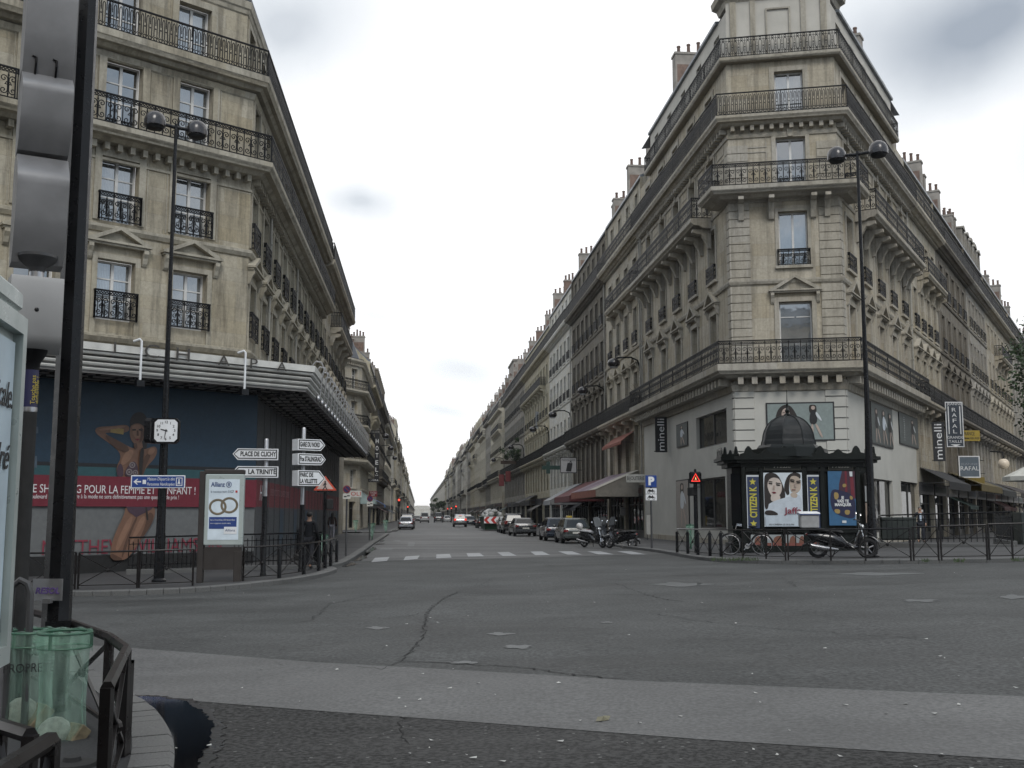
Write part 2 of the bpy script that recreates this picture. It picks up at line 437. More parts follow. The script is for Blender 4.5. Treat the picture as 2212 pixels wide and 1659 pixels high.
# ------------------------------------------------------------------ ground, road, pavements
PI_ = math.pi
ROADM = asphalt('road_asphalt', (.044,.045,.0445), (.094,.097,.096), 21, .78, .55, .04, .5, .14, .22)
ROADFAR = asphalt('street_asphalt', (.044,.045,.045), (.092,.093,.093), 8, .62, .30, 0, .5, .16, .35)
COARSE = asphalt('coarse_wet_asphalt', (.005,.005,.005), (.048,.048,.047), 24, .75, .34, .10, 1.0, .10, .27)
BANDM = asphalt('smooth_resurfaced_strip', (.088,.088,.087), (.160,.160,.158), 26, .8, .42, 0, .25, .2, .25)
PAVE = asphalt('pavement_asphalt', (.045,.045,.046), (.085,.085,.086), 60, .75, .25, 0, .3)
PAVED = asphalt('pavement_dark', (.024,.024,.026), (.050,.050,.052), 50, .75, .3, .02, .3)
GRANITE = asphalt('kerb_granite', (.085,.085,.084), (.16,.16,.155), 70, .7, .25, 0, .3)
PAINT = asphalt('road_paint_worn', (.20,.205,.21), (.40,.41,.42), 26, .6, .35)
PATCH = asphalt('pale_road_patch', (.085,.09,.09), (.14,.145,.145), 40, .6, .3)
CRACKM = mat('crack_black', (.006,.006,.006), .9)

def drape(bm, h):
    geom = lambda: bm.verts[:] + bm.edges[:] + bm.faces[:]
    ys = [v.co.y for v in bm.verts]; xs = [v.co.x for v in bm.verts]
    for y in np.arange(36, 62.1, 1.5):
        if min(ys) < y < max(ys): bmesh.ops.bisect_plane(bm, geom=geom(), plane_co=(0, y, 0), plane_no=(0, 1, 0))
    for x in [-24] + list(np.arange(-22, 40, 2.0)) + [40]:
        if min(xs) < x < max(xs):
            g = bm.verts[:] + bm.edges[:] + bm.faces[:]
            bmesh.ops.bisect_plane(bm, geom=g, plane_co=(x, 0, 0), plane_no=(1, 0, 0))
    bmesh.ops.triangulate(bm, faces=bm.faces[:])
    for v in bm.verts: v.co.z = gz(v.co.x, v.co.y) + h
def sheet(name, poly, h, m, parent=None):
    bm = bmesh.new()
    vs = [bm.verts.new((p[0], p[1], 0)) for p in poly]
    f = bm.faces.new(vs)
    if f.normal.z < 0: bm.normal_update(); 
    bm.normal_update()
    if f.normal.z < 0: f.normal_flip()
    drape(bm, h)
    bm.normal_update()
    for f in bm.faces:
        if f.normal.z < 0: f.normal_flip()
    me = bpy.data.meshes.new(name); bm.to_mesh(me); bm.free(); me.materials.append(m)
    return put(name, me, parent)
def resample(path, step):
    pts = [Vector((p[0], p[1], 0)) for p in path]; out = [pts[0]]; 
    for a, b in zip(pts, pts[1:]):
        n = max(1, round((b-a).length/step))
        for i in range(1, n+1): out.append(a.lerp(b, i/n))
    return out
def smooth_path(path, it=2):
    p = [Vector((q[0], q[1], 0)) for q in path]
    for _ in range(it):
        o = [p[0]]
        for a, b in zip(p, p[1:]): o += [a.lerp(b, .25), a.lerp(b, .75)]
        p = o + [p[-1]]
    return p
def offset(path, d):
    out = []
    for i, p in enumerate(path):
        t = path[min(i+1, len(path)-1)] - path[max(i-1, 0)]; t.z = 0; t.normalize()
        out.append(p + Vector((-t.y, t.x, 0)) * d)
    return out
def kerb(name, path, d, h=.13, w=.30):
    """granite kerb stones; the road edge is the path, the stones lie d (+1 left, -1 right) of it"""
    p = resample(path, 1.0); q = offset(p, d*w); q2 = offset(p, d*.03); mb = MB()
    for i in range(len(p)-1):
        a, b = p[i], p[i+1]; g = (b-a).normalized()*.006
        def V(P, k, hh): x = P[k] + (g if k == i else -g); return (x.x, x.y, gz(x.x, x.y)+hh)
        hh = h + rnd.uniform(-.004, .004)
        r0 = [V(p,i,-.2), V(p,i,hh-.025), V(q2,i,hh), V(q,i,hh), V(q,i,-.2)]
        r1 = [V(p,i+1,-.2), V(p,i+1,hh-.025), V(q2,i+1,hh), V(q,i+1,hh), V(q,i+1,-.2)]
        mb.loft([r0, r1] if d < 0 else [r0[::-1], r1[::-1]])
    return setting(mb.obj(name, GRANITE))

# base ground reaching the horizon, road surface of the crossing and of the street
setting(MB().obj('ground', PAVED)) if False else None
gb = MB(); gb.quad((-700,-120,-2.2),(700,-120,-2.2),(700,1680,-2.2),(-700,1680,-2.2))
setting(gb.obj('ground', PAVED))
setting(sheet('road', [(-70,-12),(75,-12),(75,120),(40,120),S(75,16).xy,S(43,16).xy,S(43,-7.0).xy,(-40,60),(-70,60)], 0.0, ROADM))
setting(sheet('street_road', [S(42.2,-2.2).xy, S(42.2,9.9).xy, S(52,9.9).xy, S(52,15.5).xy, S(1200,15.5).xy, S(1200,-5).xy, S(52,-5).xy, S(52,-2.2).xy], 0.006, ROADFAR))
setting(sheet('street_ground', [S(1200,-60).xy, S(1200,60).xy, S(1670,160).xy, S(1670,-160).xy], 0.0, ROADFAR))

bt = [(-160,1372),(276,1400),(686,1432),(1106,1455),(1376,1472),(2212,1506),(2700,1524),(4200,1580)]
bb = [(4200,1799),(2700,1682),(2212,1644),(1514,1599),(1073,1565),(686,1537),(397,1514),(281,1505),(-160,1478)]
setting(sheet('resurfaced_strip', [G(*p).xy for p in bt+bb], .007, BANDM))
setting(sheet('near_road', [G(*p).xy for p in bb[::-1]] + [(9,-8),(-9,-8)], .004, COARSE))

# pavement of the near corner, where the viewer stands
nk = smooth_path([G(*p).xy for p in [(-260,1330),(-60,1366),(90,1416),(203,1466),(281,1520),(330,1549),(362,1593),(377,1640),(374,1700),(340,1800),(240,2000)]], 2)
nk = [Vector((p.x, p.y, 0)) for p in nk]
kerb('kerb_near', nk, -1, .12, .28)
setting(sheet('pavement_near', [p.xy for p in offset(nk, -.27)] + [(-1.2,-3),(-14,-3),(-14,9)], .115, PAVED))
# puddle by the near kerb
WATER, nt_, b_ = _new('puddle_water'); b_.inputs['Base Color'].default_value = (.004,.004,.005,1); b_.inputs['Roughness'].default_value = .05; b_.inputs['Specular IOR Level'].default_value = .25
WETM = asphalt('wet_rim', (.006,.006,.007), (.022,.022,.024), 18, .30, .3, .2, 1.0, .12, .5)
pw = [(283,1507),(340,1509),(400,1518),(438,1540),(461,1568),(458,1600),(437,1630),(415,1680),(380,1720),(372,1660),(368,1634),(355,1593),(322,1548)]
pw2 = [(278,1503),(340,1505),(410,1512),(455,1533),(484,1566),(482,1606),(462,1640),(440,1700),(400,1750),(372,1720),(368,1634),(355,1593),(322,1548)]
def rough_edge(pts, amp, keep):
    out = []
    for i, p in enumerate(pts):
        a = Vector(G(*p).xy); b = Vector(G(*pts[(i+1) % len(pts)]).xy); n = 12
        for k in range(n):
            q = a.lerp(b, k/n)
            if i < keep: q += Vector((rnd.uniform(-amp, amp), rnd.uniform(-amp, amp)))
            out.append(q)
    return out
setting(sheet('wet_asphalt', rough_edge(pw2, .03, 9), .010, WETM))
setting(sheet('puddle_water', rough_edge(pw, .022, 8), .016, WATER))

# far left corner and the left pavement of the street
lk = [G(*p).xy for p in [(-420,1296),(-200,1294),(0,1291),(140,1289),(300,1286),(440,1280),(560,1268),(640,1258),(700,1247),(738,1233)]]
lk += [S(36.4,-3.3).xy, S(38.2,-2.75).xy, S(41,-2.55).xy, S(60,-2.45).xy, S(92,-2.45).xy]
lk = smooth_path([Vector((p[0], p[1], 0)) for p in lk], 2)
kerb('kerb_far', lk, 1)
setting(sheet('pavement_left', [p.xy for p in offset(lk, .29)] + [S(92,-14).xy,(-30,70),(-70,60),(-70,22)], .128, PAVE))
lk2 = [S(99,-5).xy, S(101.5,-2.8).xy, S(104,-2.45).xy, S(900,-2.45).xy]
kerb('kerb_street', smooth_path(lk2, 2)[:14] + [Vector((*S(s,-2.45).xy, 0)) for s in range(108, 420, 8)], 1)
setting(sheet('pavement_street', [S(99,-5.3).xy, S(101.5,-3.1).xy, S(104,-2.74).xy, S(1000,-2.74).xy, S(1000,-14).xy, S(99,-14).xy], .128, PAVE))
setting(sheet('side_street', [S(92,-2.6).xy, S(99,-2.6).xy, S(108,-60).xy, S(98,-60).xy], .012, ROADFAR))
# right pavement
rk = [S(420,9.2).xy, S(110,9.2).xy, S(62,9.2).xy, S(57,9.6).xy, S(54,10.6).xy]
rk = [S(s,9.2).xy for s in (420,300,220,160,110,80)] + [S(75,9.4).xy,S(71,10.0).xy,S(58,10.2).xy,S(52.5,9.8).xy]
rk += [G(*p).xy for p in [(1395,1190),(1448,1198),(1490,1207),(1535,1213),(1600,1217),(1700,1219),(1850,1219),(2000,1218),(2212,1214),(2500,1207),(2900,1196)]]
rkv = [Vector((p[0], p[1], 0)) for p in rk]; rks = smooth_path(rkv[6:], 2); rk_all = rkv[:6] + rks
kerb('kerb_far_right', rk_all, 1)
E2 = Vector((15.9,51.5,0)); BD = Vector((.5,.866,0)); BN = Vector((.866,-.5,0))     # the boulevard on the right: along, across
RPOLY = [p.xy for p in offset(rk_all, .29)] + [(70,40),(E2+BD*140+BN*8).xy,(E2+BD*140).xy,(E2+BD*20-BN*4).xy,S(60,19).xy,S(420,19).xy]
setting(sheet('pavement_right', RPOLY, .128, PAVE))
setting(sheet('pavement_far_right', [S(420,9.5).xy,S(420,19).xy,S(1000,19).xy,S(1000,9.5).xy], .128, PAVE))

# zebra crossing, each bar its own sheet in one marking
zb = [[(1051,1593),(1096,1589.5),(1103,1578),(1062,1580.5)],[(1142.5,1587.5),(1182,1584),(1188.6,1574),(1148.8,1576.7)],[(1235.6,1582),(1279,1580),(1273.6,1569.5),(1235.6,1571)],
      [(1326,1577),(1371,1576),(1358,1566.5),(1321,1567.5)],[(1423.7,1575.2),(1463.5,1574.7),(1441,1564),(1408,1565)],[(1516,1573),(1558,1572.5),(1536,1562.5),(1502,1562.8)],
      [(1608,1571.8),(1648.5,1571.5),(1620,1562),(1580,1562)],[(1695,1571),(1740,1571),(1700,1562),(1662,1562)],[(1788,1571),(1831,1571),(1786,1562),(1747,1562)]]
for q in zb: setting(sheet('zebra_marking', [G(a*.76276, b*.76276).xy for a, b in q], .013, PAINT))
# worn pale patches in the crossing and bright worn marks in the street
for (u, v, a, b) in [(815,1357,22,3),(1080,1370,26,3),(1120,1398,30,4),(1000,1432,34,3),(1470,1263,60,4),(1990,1298,38,3),(2190,1290,30,4),(1890,1240,90,3),(1310,1345,14,1.5)]:
    n = 22; ph = rnd.random()*6
    poly = [G(u+a*math.cos(2*math.pi*i/n)*(1+.35*math.sin(3*i+ph)), v+b*math.sin(2*math.pi*i/n)*(1+.35*math.cos(5*i+ph))).xy for i in range(n)]
    setting(sheet('road_patch', poly, .006, PATCH))
for (s0, s1, l0, l1) in [(58,66,-.6,-.25),(53,56,-1.9,-1.3),(68,72,-1.6,-1.2),(64,64.5,.6,6.2),(60,60.3,2,6.3),(74,76,7.0,7.2)]:
    setting(sheet('worn_marking', [S(s0,l0).xy,S(s0,l1).xy,S(s1,l1+.05).xy,S(s1,l0).xy], .012, PATCH))
def crack(pts, w=.012):
    w *= .85
    mb = MB(); P = [Vector((*G(*p).xy, 0)) for p in pts]; q = [P[0]]
    for a, b in zip(P, P[1:]):
        n = max(2, int((b-a).length/.12))
        for i in range(1, n+1):
            t = a.lerp(b, i/n)
            if i < n: t += Vector((rnd.uniform(-.05,.05), rnd.uniform(-.05,.05), 0))
            q.append(t)
    for a, b in zip(q, q[1:]):
        d = (b-a).normalized(); n = Vector((-d.y, d.x, 0)); w1 = w*rnd.uniform(.3, 1.3); w2 = w*rnd.uniform(.3, 1.3)
        mb.add([(p.x, p.y, gz(p.x, p.y)+.008) for p in (a-n*w1, b-n*w2, b+n*w2, a+n*w1)], [(0,1,2,3)])
    return setting(mb.obj('road_crack', CRACKM))
def z8(x, y): return ((900+x/1.106)*.76276, (1500+y/1.106)*.76276)
for pts, w in [([(440,195),(375,228),(345,258),(330,330),(300,375),(265,412),(350,416),(620,430),(760,450),(960,472)], .014),
               ([(-60,240),(0,235),(120,222),(250,216),(380,212),(440,200),(560,202),(760,205),(900,203),(1040,206)], .011),
               ([(1035,205),(1080,218),(1145,226)], .016),([(930,168),(985,188),(1035,205)], .008),([(240,276),(300,268),(345,258)], .010),
               ([(1040,262),(1150,280),(1300,300),(1520,318),(1700,330),(1880,342)], .009),([(500,180),(545,152)], .008),([(-60,225),(60,230),(160,205)], .009),
               ([(700,108),(740,114),(640,95)], .008),([(1850,122),(1895,132)], .009),([(258,588),(268,640),(285,672)], .010),([(-120,300),(-20,285),(40,230)], .008),
               ([(265,412),(200,440),(120,430)], .008),([(1480,160),(1500,180),(1450,150)], .007)]:
    crack([z8(*p) for p in pts], w)
# wet gutter along the left kerb, and scattered paper scraps
GUT, nt2, b2_ = _new('gutter_wet'); b2_.inputs['Base Color'].default_value = (.012,.012,.013,1); b2_.inputs['Roughness'].default_value = .16
for s0, s1, l0, w0 in ((38.3,41.5,-2.66,.5),(42.4,47.5,-2.50,.42),(50,58,-2.42,.35),(61,64,-2.4,.6),(66,74,-2.4,.28)):
    n = 18; A1 = [S(s0+(s1-s0)*i/n, l0+.02).xy for i in range(n+1)]; B1 = [S(s0+(s1-s0)*i/n, l0+.04+w0*math.sin(PI_*i/n)**.6*rnd.uniform(.55,1.0)).xy for i in range(1, n)]
    setting(sheet('gutter_water', A1+B1[::-1], .016, GUT))
lm_ = MB()
for _ in range(90):
    u, v = rnd.uniform(200,2212), 1230+430*rnd.random()**1.4; p = G(u, v, .016); a = rnd.uniform(0,6.3); r_ = rnd.uniform(.008,.028); dx = Vector((math.cos(a),math.sin(a),0))*r_; dy = Vector((-dx.y,dx.x,0))*.6
    lm_.add([p-dx-dy, p+dx-dy*.7, p+dx*.8+dy+Vector((0,0,.008)), p-dx*.6+dy], [(0,1,2,3)])
lo_ = lm_.obj('litter', mat('paper_scrap', (.42,.42,.40), .8)); lo_['kind'] = 'stuff'; tag(lo_, 'tiny pale paper scraps and grit scattered over the crossing', 'litter')
# a fallen leaf on the strip
lp = G(1302,1556,.01); lf = MB(TR(lp.x, lp.y, lp.z) @ RZ(.6) @ Matrix.Rotation(.25, 4, 'X'))
lf.add([(-.07,0,.0),(-.03,.035,.018),(0,.022,.01),(.035,.04,.02),(.075,0,.03),(.03,-.035,.015),(-.01,-.02,.006),(-.04,-.03,.014),(0,0,.035)],
       [(0,1,8),(1,2,8),(2,3,8),(3,4,8),(4,5,8),(5,6,8),(6,7,8),(7,0,8)])
tag(lf.obj('fallen_leaf', mat('dry_leaf', (.16,.15,.10), .7)), 'small curled yellow-green leaf lying on the smooth pale road strip', 'leaf')
# ------------------------------------------------------------------ building kit
def ribbon_cell(polys, a, b):
    V = []; Fc = []
    for pl in polys:
        w = a
        if isinstance(pl, tuple): pl, w = pl
        n = len(pl); base = len(V)
        for i, p in enumerate(pl):
            q0 = pl[max(i-1, 0)]; q1 = pl[min(i+1, n-1)]
            tx, tz = q1[0]-q0[0], q1[1]-q0[1]; ln = math.hypot(tx, tz) or 1
            nx, nz = -tz/ln*w, tx/ln*w
            V += [(p[0]+nx, -b, p[1]+nz), (p[0]-nx, -b, p[1]-nz), (p[0]-nx, b, p[1]-nz), (p[0]+nx, b, p[1]+nz)]
        for i in range(n-1):
            o = base+i*4
            for k in range(4): Fc.append((o+k, o+(k+1)%4, o+4+(k+1)%4, o+4+k))
        Fc.append((base+3, base+2, base+1, base)); e = base+(n-1)*4; Fc.append((e, e+1, e+2, e+3))
    return np.array(V, float), Fc
def spiral(cx, cz, r0, r1, t0, t1, sx=1, n=14):
    return [(cx + sx*(r0+(r1-r0)*i/n)*math.cos(t0+(t1-t0)*i/n), cz + (r0+(r1-r0)*i/n)*math.sin(t0+(t1-t0)*i/n)) for i in range(n+1)]
PI = math.pi
def blob(x, z, r): return ([(x-r, z), (x+r, z)], r)
def cell_scroll(w, h):
    p = [([(0, .04*h), (0, h)], .018), [(w/2, .05*h), (w/2, .84*h)], ([(w*.5-.20*w,.44*h),(w*.5+.20*w,.44*h)], .012)]
    r = .21*w if .21*w < .17*h else .17*h
    for sg in (-1, 1):
        c = w/2 + sg*.245*w
        up = spiral(c, .62*h, .02, r, -1.5*PI, PI, sg, 12); lo = spiral(c, .24*h, r, .02, PI, 3.5*PI, sg, 12)
        p.append(up+lo)
        p.append([(w/2, .47*h), (w/2+sg*.10*w, .52*h), (w/2+sg*.16*w, .44*h)])
    p += [blob(w/2, .45*h, .035), blob(w/2, .14*h, .028), blob(w/2, .74*h, .028)]
    n = 5
    for i in range(n):
        x0 = w*i/n; p.append([(x0, .86*h), (x0+w/n, .96*h)]); p.append([(x0, .96*h), (x0+w/n, .86*h)])
    p.append(([(0, .85*h), (w, .85*h)], .011))
    return p
def cell_oval(w, h):
    p = []
    for k in (0, 1):
        x = w*(.25+.5*k); q = .11*w
        p.append([(x-q, .22*h), (x-q, .80*h)]); p.append([(x+q, .22*h), (x+q, .80*h)])
        p.append([(x-q, .80*h), (x-.6*q, .87*h), (x, .9*h), (x+.6*q, .87*h), (x+q, .80*h)])
        p.append([(x-q, .22*h), (x, .14*h), (x+q, .22*h)])
        p.append(blob(x+.25*w, .48*h, .024)); p.append([(x+.25*w, .60*h), (x+.25*w, .95*h)]); p.append(blob(x+.25*w, .70*h, .018))
        p.append(spiral(x+.25*w, .12*h, .06*h, .06*h, 0, 2*PI, 1, 8))
    return p
def cell_loop(w, h):
    p = []; q = .27*w; x = w/2
    p.append([(x-q, .30*h), (x-q, .72*h), (x-.6*q, .79*h), (x, .82*h), (x+.6*q, .79*h), (x+q, .72*h), (x+q, .30*h), (x+.6*q, .23*h), (x, .20*h), (x-.6*q, .23*h), (x-q, .30*h)])
    p.append(blob(0, .5*h, .03)); p.append([(0, .6*h), (0, .95*h)]); p.append([(0, .05*h), (0, .4*h)])
    p.append(spiral(x, .91*h, .05*h, .05*h, 0, 2*PI, 1, 8)); p.append(spiral(x, .11*h, .05*h, .05*h, 0, 2*PI, 1, 8))
    p.append(([(0, .84*h), (w, .84*h)], .009)); p.append(([(0, .18*h), (w, .18*h)], .009))
    return p
def cell_bars(w, h):
    return [[(w*.5, .06*h), (w*.5, .97*h)], ([(0, .80*h), (w, .80*h)], .010), blob(w*.5, .45*h, .03), ([(0, .22*h), (w, .22*h)], .008), blob(0, .3*h, .022), [(0, .1*h), (0, .8*h)]]
def cell_far(w, h):
    return [([(w*.5, .0), (w*.5, h)], .02), ([(0, .6*h), (w, .6*h)], .02)]
STY = {'scroll': (cell_scroll, .56, .0155), 'oval': (cell_oval, .38, .0145), 'loop': (cell_loop, .30, .0125), 'bars': (cell_bars, .17, .022), 'far': (cell_far, .30, .05)}
def railing(mb, pts, z, h, style, post=True):
    """iron railing along a plan path"""
    fn, cw, a = STY[style]
    for p, q in zip(pts, pts[1:]):
        p = Vector((p[0], p[1], 0)); q = Vector((q[0], q[1], 0)); d = q-p; Ln = d.length
        if Ln < .05: continue
        n = max(1, round(Ln/cw)); w = Ln/n
        V, Fc = ribbon_cell(fn(w, h), a, .008); nv = len(V)
        F = frame((p.x, p.y, z), d); M0 = mb.M; mb.M = M0 @ F
        W = np.concatenate([V + np.array((w*i, 0, 0)) for i in range(n)])
        FF = [tuple(x+i*nv for x in f) for i in range(n) for f in Fc]
        mb.addnp(W, FF)
        mb.box(-.02, Ln+.02, -.028, .028, h-.025, h+.03); mb.box(0, Ln, -.014, .014, .02, .06)
        if post:
            for x in ([0, Ln] if Ln < 6 else [Ln*i/max(1, round(Ln/3)) for i in range(max(1, round(Ln/3))+1)]): mb.box(x-.02, x+.02, -.02, .02, 0, h)
        mb.M = M0
def plan_offset(path, d):
    """offset a plan path to its right side (outwards) by d, mitred"""
    out = []; n = len(path); P = [Vector((p[0], p[1])) for p in path]
    for i in range(n):
        ns = []
        if i > 0: t = (P[i]-P[i-1]).normalized(); ns.append(Vector((t.y, -t.x)))
        if i < n-1: t = (P[i+1]-P[i]).normalized(); ns.append(Vector((t.y, -t.x)))
        if len(ns) == 1: m = ns[0]
        else:
            m = (ns[0]+ns[1]).normalized(); m = m / max(.35, m.dot(ns[0]))
        out.append(P[i]+m*d)
    return out
def sweep(mb, path, prof, mi=None, caps=True):
    """profile of (outward, z) pairs carried along a plan path"""
    cols = [plan_offset(path, o) for o, z in prof]
    rings = [[(cols[k][i].x, cols[k][i].y, prof[k][1]) for k in range(len(prof))] for i in range(len(path))]
    mb.loft(rings, mi, caps)
def cut(path, a, b):
    """the stretch of a plan path between lengths a and b"""
    P = [Vector((p[0], p[1])) for p in path]; out = []; s = 0
    for p, q in zip(P, P[1:]):
        l = (q-p).length; s1 = s+l
        if s1 > a and s < b:
            if not out: out.append(p.lerp(q, max(0, (a-s)/l)))
            out.append(p.lerp(q, min(1, (b-s)/l)))
        s = s1
    return out
def segs(path):
    P = [Vector((p[0], p[1])) for p in path]
    return [(p, (q-p).normalized(), (q-p).length) for p, q in zip(P, P[1:])]
_wm = {}
def window_meshes(w, h, bars, frame_m, glass, one):
    k = (round(w, 2), round(h, 2), bars, frame_m.name, glass.name, one)
    if k in _wm: return _wm[k]
    mb = MB(); t = .07
    mb.box(-w/2, -w/2+t, 0, .07, 0, h); mb.box(w/2-t, w/2, 0, .07, 0, h)
    mb.box(-w/2+t, w/2-t, 0, .07, h-t, h); mb.box(-w/2+t, w/2-t, 0, .07, 0, t*1.3)
    if not bars or bars[0] >= 0:
        mb.box(-.05, .05, -.012, .06, t*1.3, h-t)
    for f in bars:
        f = abs(f)
        mb.box(-w/2+t, -.05, .004, .055, h*f-.022, h*f+.022); mb.box(.05, w/2-t, .004, .055, h*f-.022, h*f+.022)
    g = MB(); g.quad((-w/2+t*.5, .04, t*.5), (w/2-t*.5, .04, t*.5), (w/2-t*.5, .04, h-t*.5), (-w/2+t*.5, .04, h-t*.5))
    if one:
        mb.mi = 1; mb.add([v for v in g.v], [(0,1,2,3)]); r = (mb.mesh('window', [frame_m, glass]), None)
    else: r = (mb.mesh('window', frame_m), g.mesh('pane', glass))
    _wm[k] = r
    return r
_pm = {}
def pediment_mesh(w, h, m, kind='tri'):
    k = (w, h, m.name, kind)
    if k in _pm: return _pm[k]
    mb = MB(); y = -.30
    mb.prism([(-w/2, 0), (w/2, 0), (w/2, .07), (-w/2, .07)], y*.75, 0); mb.prism([(-w/2-.05, .075), (w/2+.05, .075), (w/2+.05, .15), (-w/2-.05, .15)], y, 0)
    if kind == 'tri':
        a = .15
        for sg in (-1, 1):
            mb.prism([(sg*(w/2+.05), .153), (sg*(w/2-.28), .153), (0, h-.13), (0, h)][::sg], y+.01, 0)
        mb.prism([(-w/2+.28, .153), (w/2-.28, .153), (0, h-.135)], -.06, 0)
    for sg in (-1, 1):   # consoles that carry it
        x = sg*(w/2-.13)
        mb.prism([(0, 0), (-.24, -.002), (-.25, -.12), (-.16, -.26), (-.11, -.44), (-.05, -.52), (0, -.52)], x-.08, x+.08, axis='x')
    r = mb.mesh('pediment', m); _pm[k] = r
    return r
_gm = {}
def guard_mesh(w, h, style):
    k = (round(w, 2), h, style)
    if k in _gm: return _gm[k]
    mb = MB(); railing(mb, [(-w/2, .05), (-w/2, -.16), (w/2, -.16), (w/2, .05)], 0, h, style); r = mb.mesh('window_guard', IRON); _gm[k] = r
    return r
_sm = {}
def shutter_mesh(w, h, m):
    k = (w, h, m.name)
    if k in _sm: return _sm[k]
    mb = MB()
    for x0 in (0,):
        mb.box(0, .06, -.05, 0, 0, h); mb.box(w-.06, w, -.05, 0, 0, h); mb.box(.06, w-.06, -.05, 0, 0, .08); mb.box(.06, w-.06, -.05, 0, h-.08, h); mb.box(.06, w-.06, -.05, 0, h/2-.04, h/2+.04)
        n = int(h/.11)
        for i in range(n):
            z = .09+(h-.2)*i/n; mb.quad((.06, -.045, z), (w-.06, -.045, z), (w-.06, -.008, z+.07), (.06, -.008, z+.07))
    r = mb.mesh('shutter', m); _sm[k] = r
    return r
class Bld:
    def __init__(s, name, label, o, path, st, trim=None, detail=2, glass=None, fm=None, group=None):
        s.o = Vector((o[0], o[1], 0)); s.root = thing(name, label, 'building', s.o, 0, group)
        s.path = [Vector((p[0], p[1])) - s.o.xy for p in path]
        s.st = st; s.tr = trim or st; s.wall = MB(); s.trim = MB(); s.det = detail; s.glass = glass or GLASS; s.fm = fm or FRAMEW
        s.acc = 0.0
    def fr(s, i):
        p, d, l = segs(s.path)[i]; return frame((p.x, p.y, 0), d), l
    def facade(s, i, rows, z0, z1, rec=.32, F=None, Ln=None, mb=None):
        if F is None: F, Ln = s.fr(i)
        mb = mb or s.wall
        mb.M = F; s.trim.M = F
        ops = []
        for r in rows:
            for x in r['xs']: ops.append((x-r['w']/2, x+r['w']/2, r['z'], r['z']+r['h'], r))
        zs = sorted({z0, z1, *[o[2] for o in ops], *[o[3] for o in ops]})
        for za, zb in zip(zs, zs[1:]):
            cur = sorted([o for o in ops if o[2] <= za+1e-6 and o[3] >= zb-1e-6], key=lambda o: o[0])
            x = 0
            for o in cur + [(Ln, Ln)]:
                if o[0] > x+1e-6: mb.quad((x, 0, za), (o[0], 0, za), (o[0], 0, zb), (x, 0, zb))
                x = max(x, o[1])
        for a, b, c, d, r in ops:
            k = r.get('rec', rec)
            mb.quad((a,0,c),(a,k,c),(a,k,d),(a,0,d)); mb.quad((b,k,c),(b,0,c),(b,0,d),(b,k,d))
            mb.quad((a,0,d),(a,k,d),(b,k,d),(b,0,d)); mb.quad((a,k,c),(a,0,c),(b,0,c),(b,k,c))
        for r in rows:
            w, h, z = r['w'], r['h'], r['z']; k = r.get('rec', rec)
            fmesh, pmesh = window_meshes(w-.01, h-.01, r.get('bars', (.72,)), r.get('fm', s.fm), r.get('gl', s.glass), s.det < 2)
            for x in r['xs']:
                if r.get('skipwin'): continue
                o = put(r.get('name', 'window'), fmesh, s.root, F @ TR(x, k, z+.005))
                if pmesh: put('pane', pmesh, o)
                t = s.trim
                if r.get('sur', True) and s.det >= 1:
                    b = r.get('sw', .17); pr = -.06
                    t.box(x-w/2-b, x-w/2-.001, pr, -.001, z, z+h+b); t.box(x+w/2+.001, x+w/2+b, pr, -.001, z, z+h+b); t.box(x-w/2-.001, x+w/2+.001, pr, -.001, z+h+.001, z+h+b)
                    if r.get('sill'): t.box(x-w/2-b-.04, x+w/2+b+.04, -.16, -.001, z-.14, z-.001)
                if r.get('key') and s.det >= 1: t.prism([(x-.12, z+h+.02), (x+.12, z+h+.02), (x+.17, z+h+.42), (x-.17, z+h+.42)], -.14, -.061)
                if r.get('guard'): put('window_guard', guard_mesh(w+.14, r.get('gh', .82), r['guard'] if s.det >= 2 else 'far'), s.root, F @ TR(x, 0, z))
                if r.get('ped'): put('pediment', pediment_mesh(w+.85, r.get('ph', .75), s.tr, r['ped']), s.root, F @ TR(x, -.001, z+h+r.get('po', .45)))
                if r.get('shut') and rnd.random() < r['shut']:
                    sm = shutter_mesh(.36, h-.04, SHUT)
                    put('shutter', sm, s.root, F @ TR(x-w/2+.02, k-.05, z+.02)); put('shutter', sm, s.root, F @ TR(x+w/2-.38, k-.05, z+.02))
        mb.M = Matrix(); s.trim.M = Matrix()
    def band(s, prof, a=None, b=None, mb=None):
        p = s.path if a is None else cut(s.path, a, b)
        sweep(mb or s.trim, p, prof)
    def dentils(s, z, h, d, w=.17, gap=.36, a=None, b=None, out=.02):
        p = s.path if a is None else cut(s.path, a, b)
        for q, t, l in segs(p):
            s.trim.M = frame((q.x, q.y, 0), t); n = int(l/gap)
            for i in range(n):
                x = (i+.5)*l/n; s.trim.box(x-w/2, x+w/2, -out-d, -out, z-h, z)
        s.trim.M = Matrix()
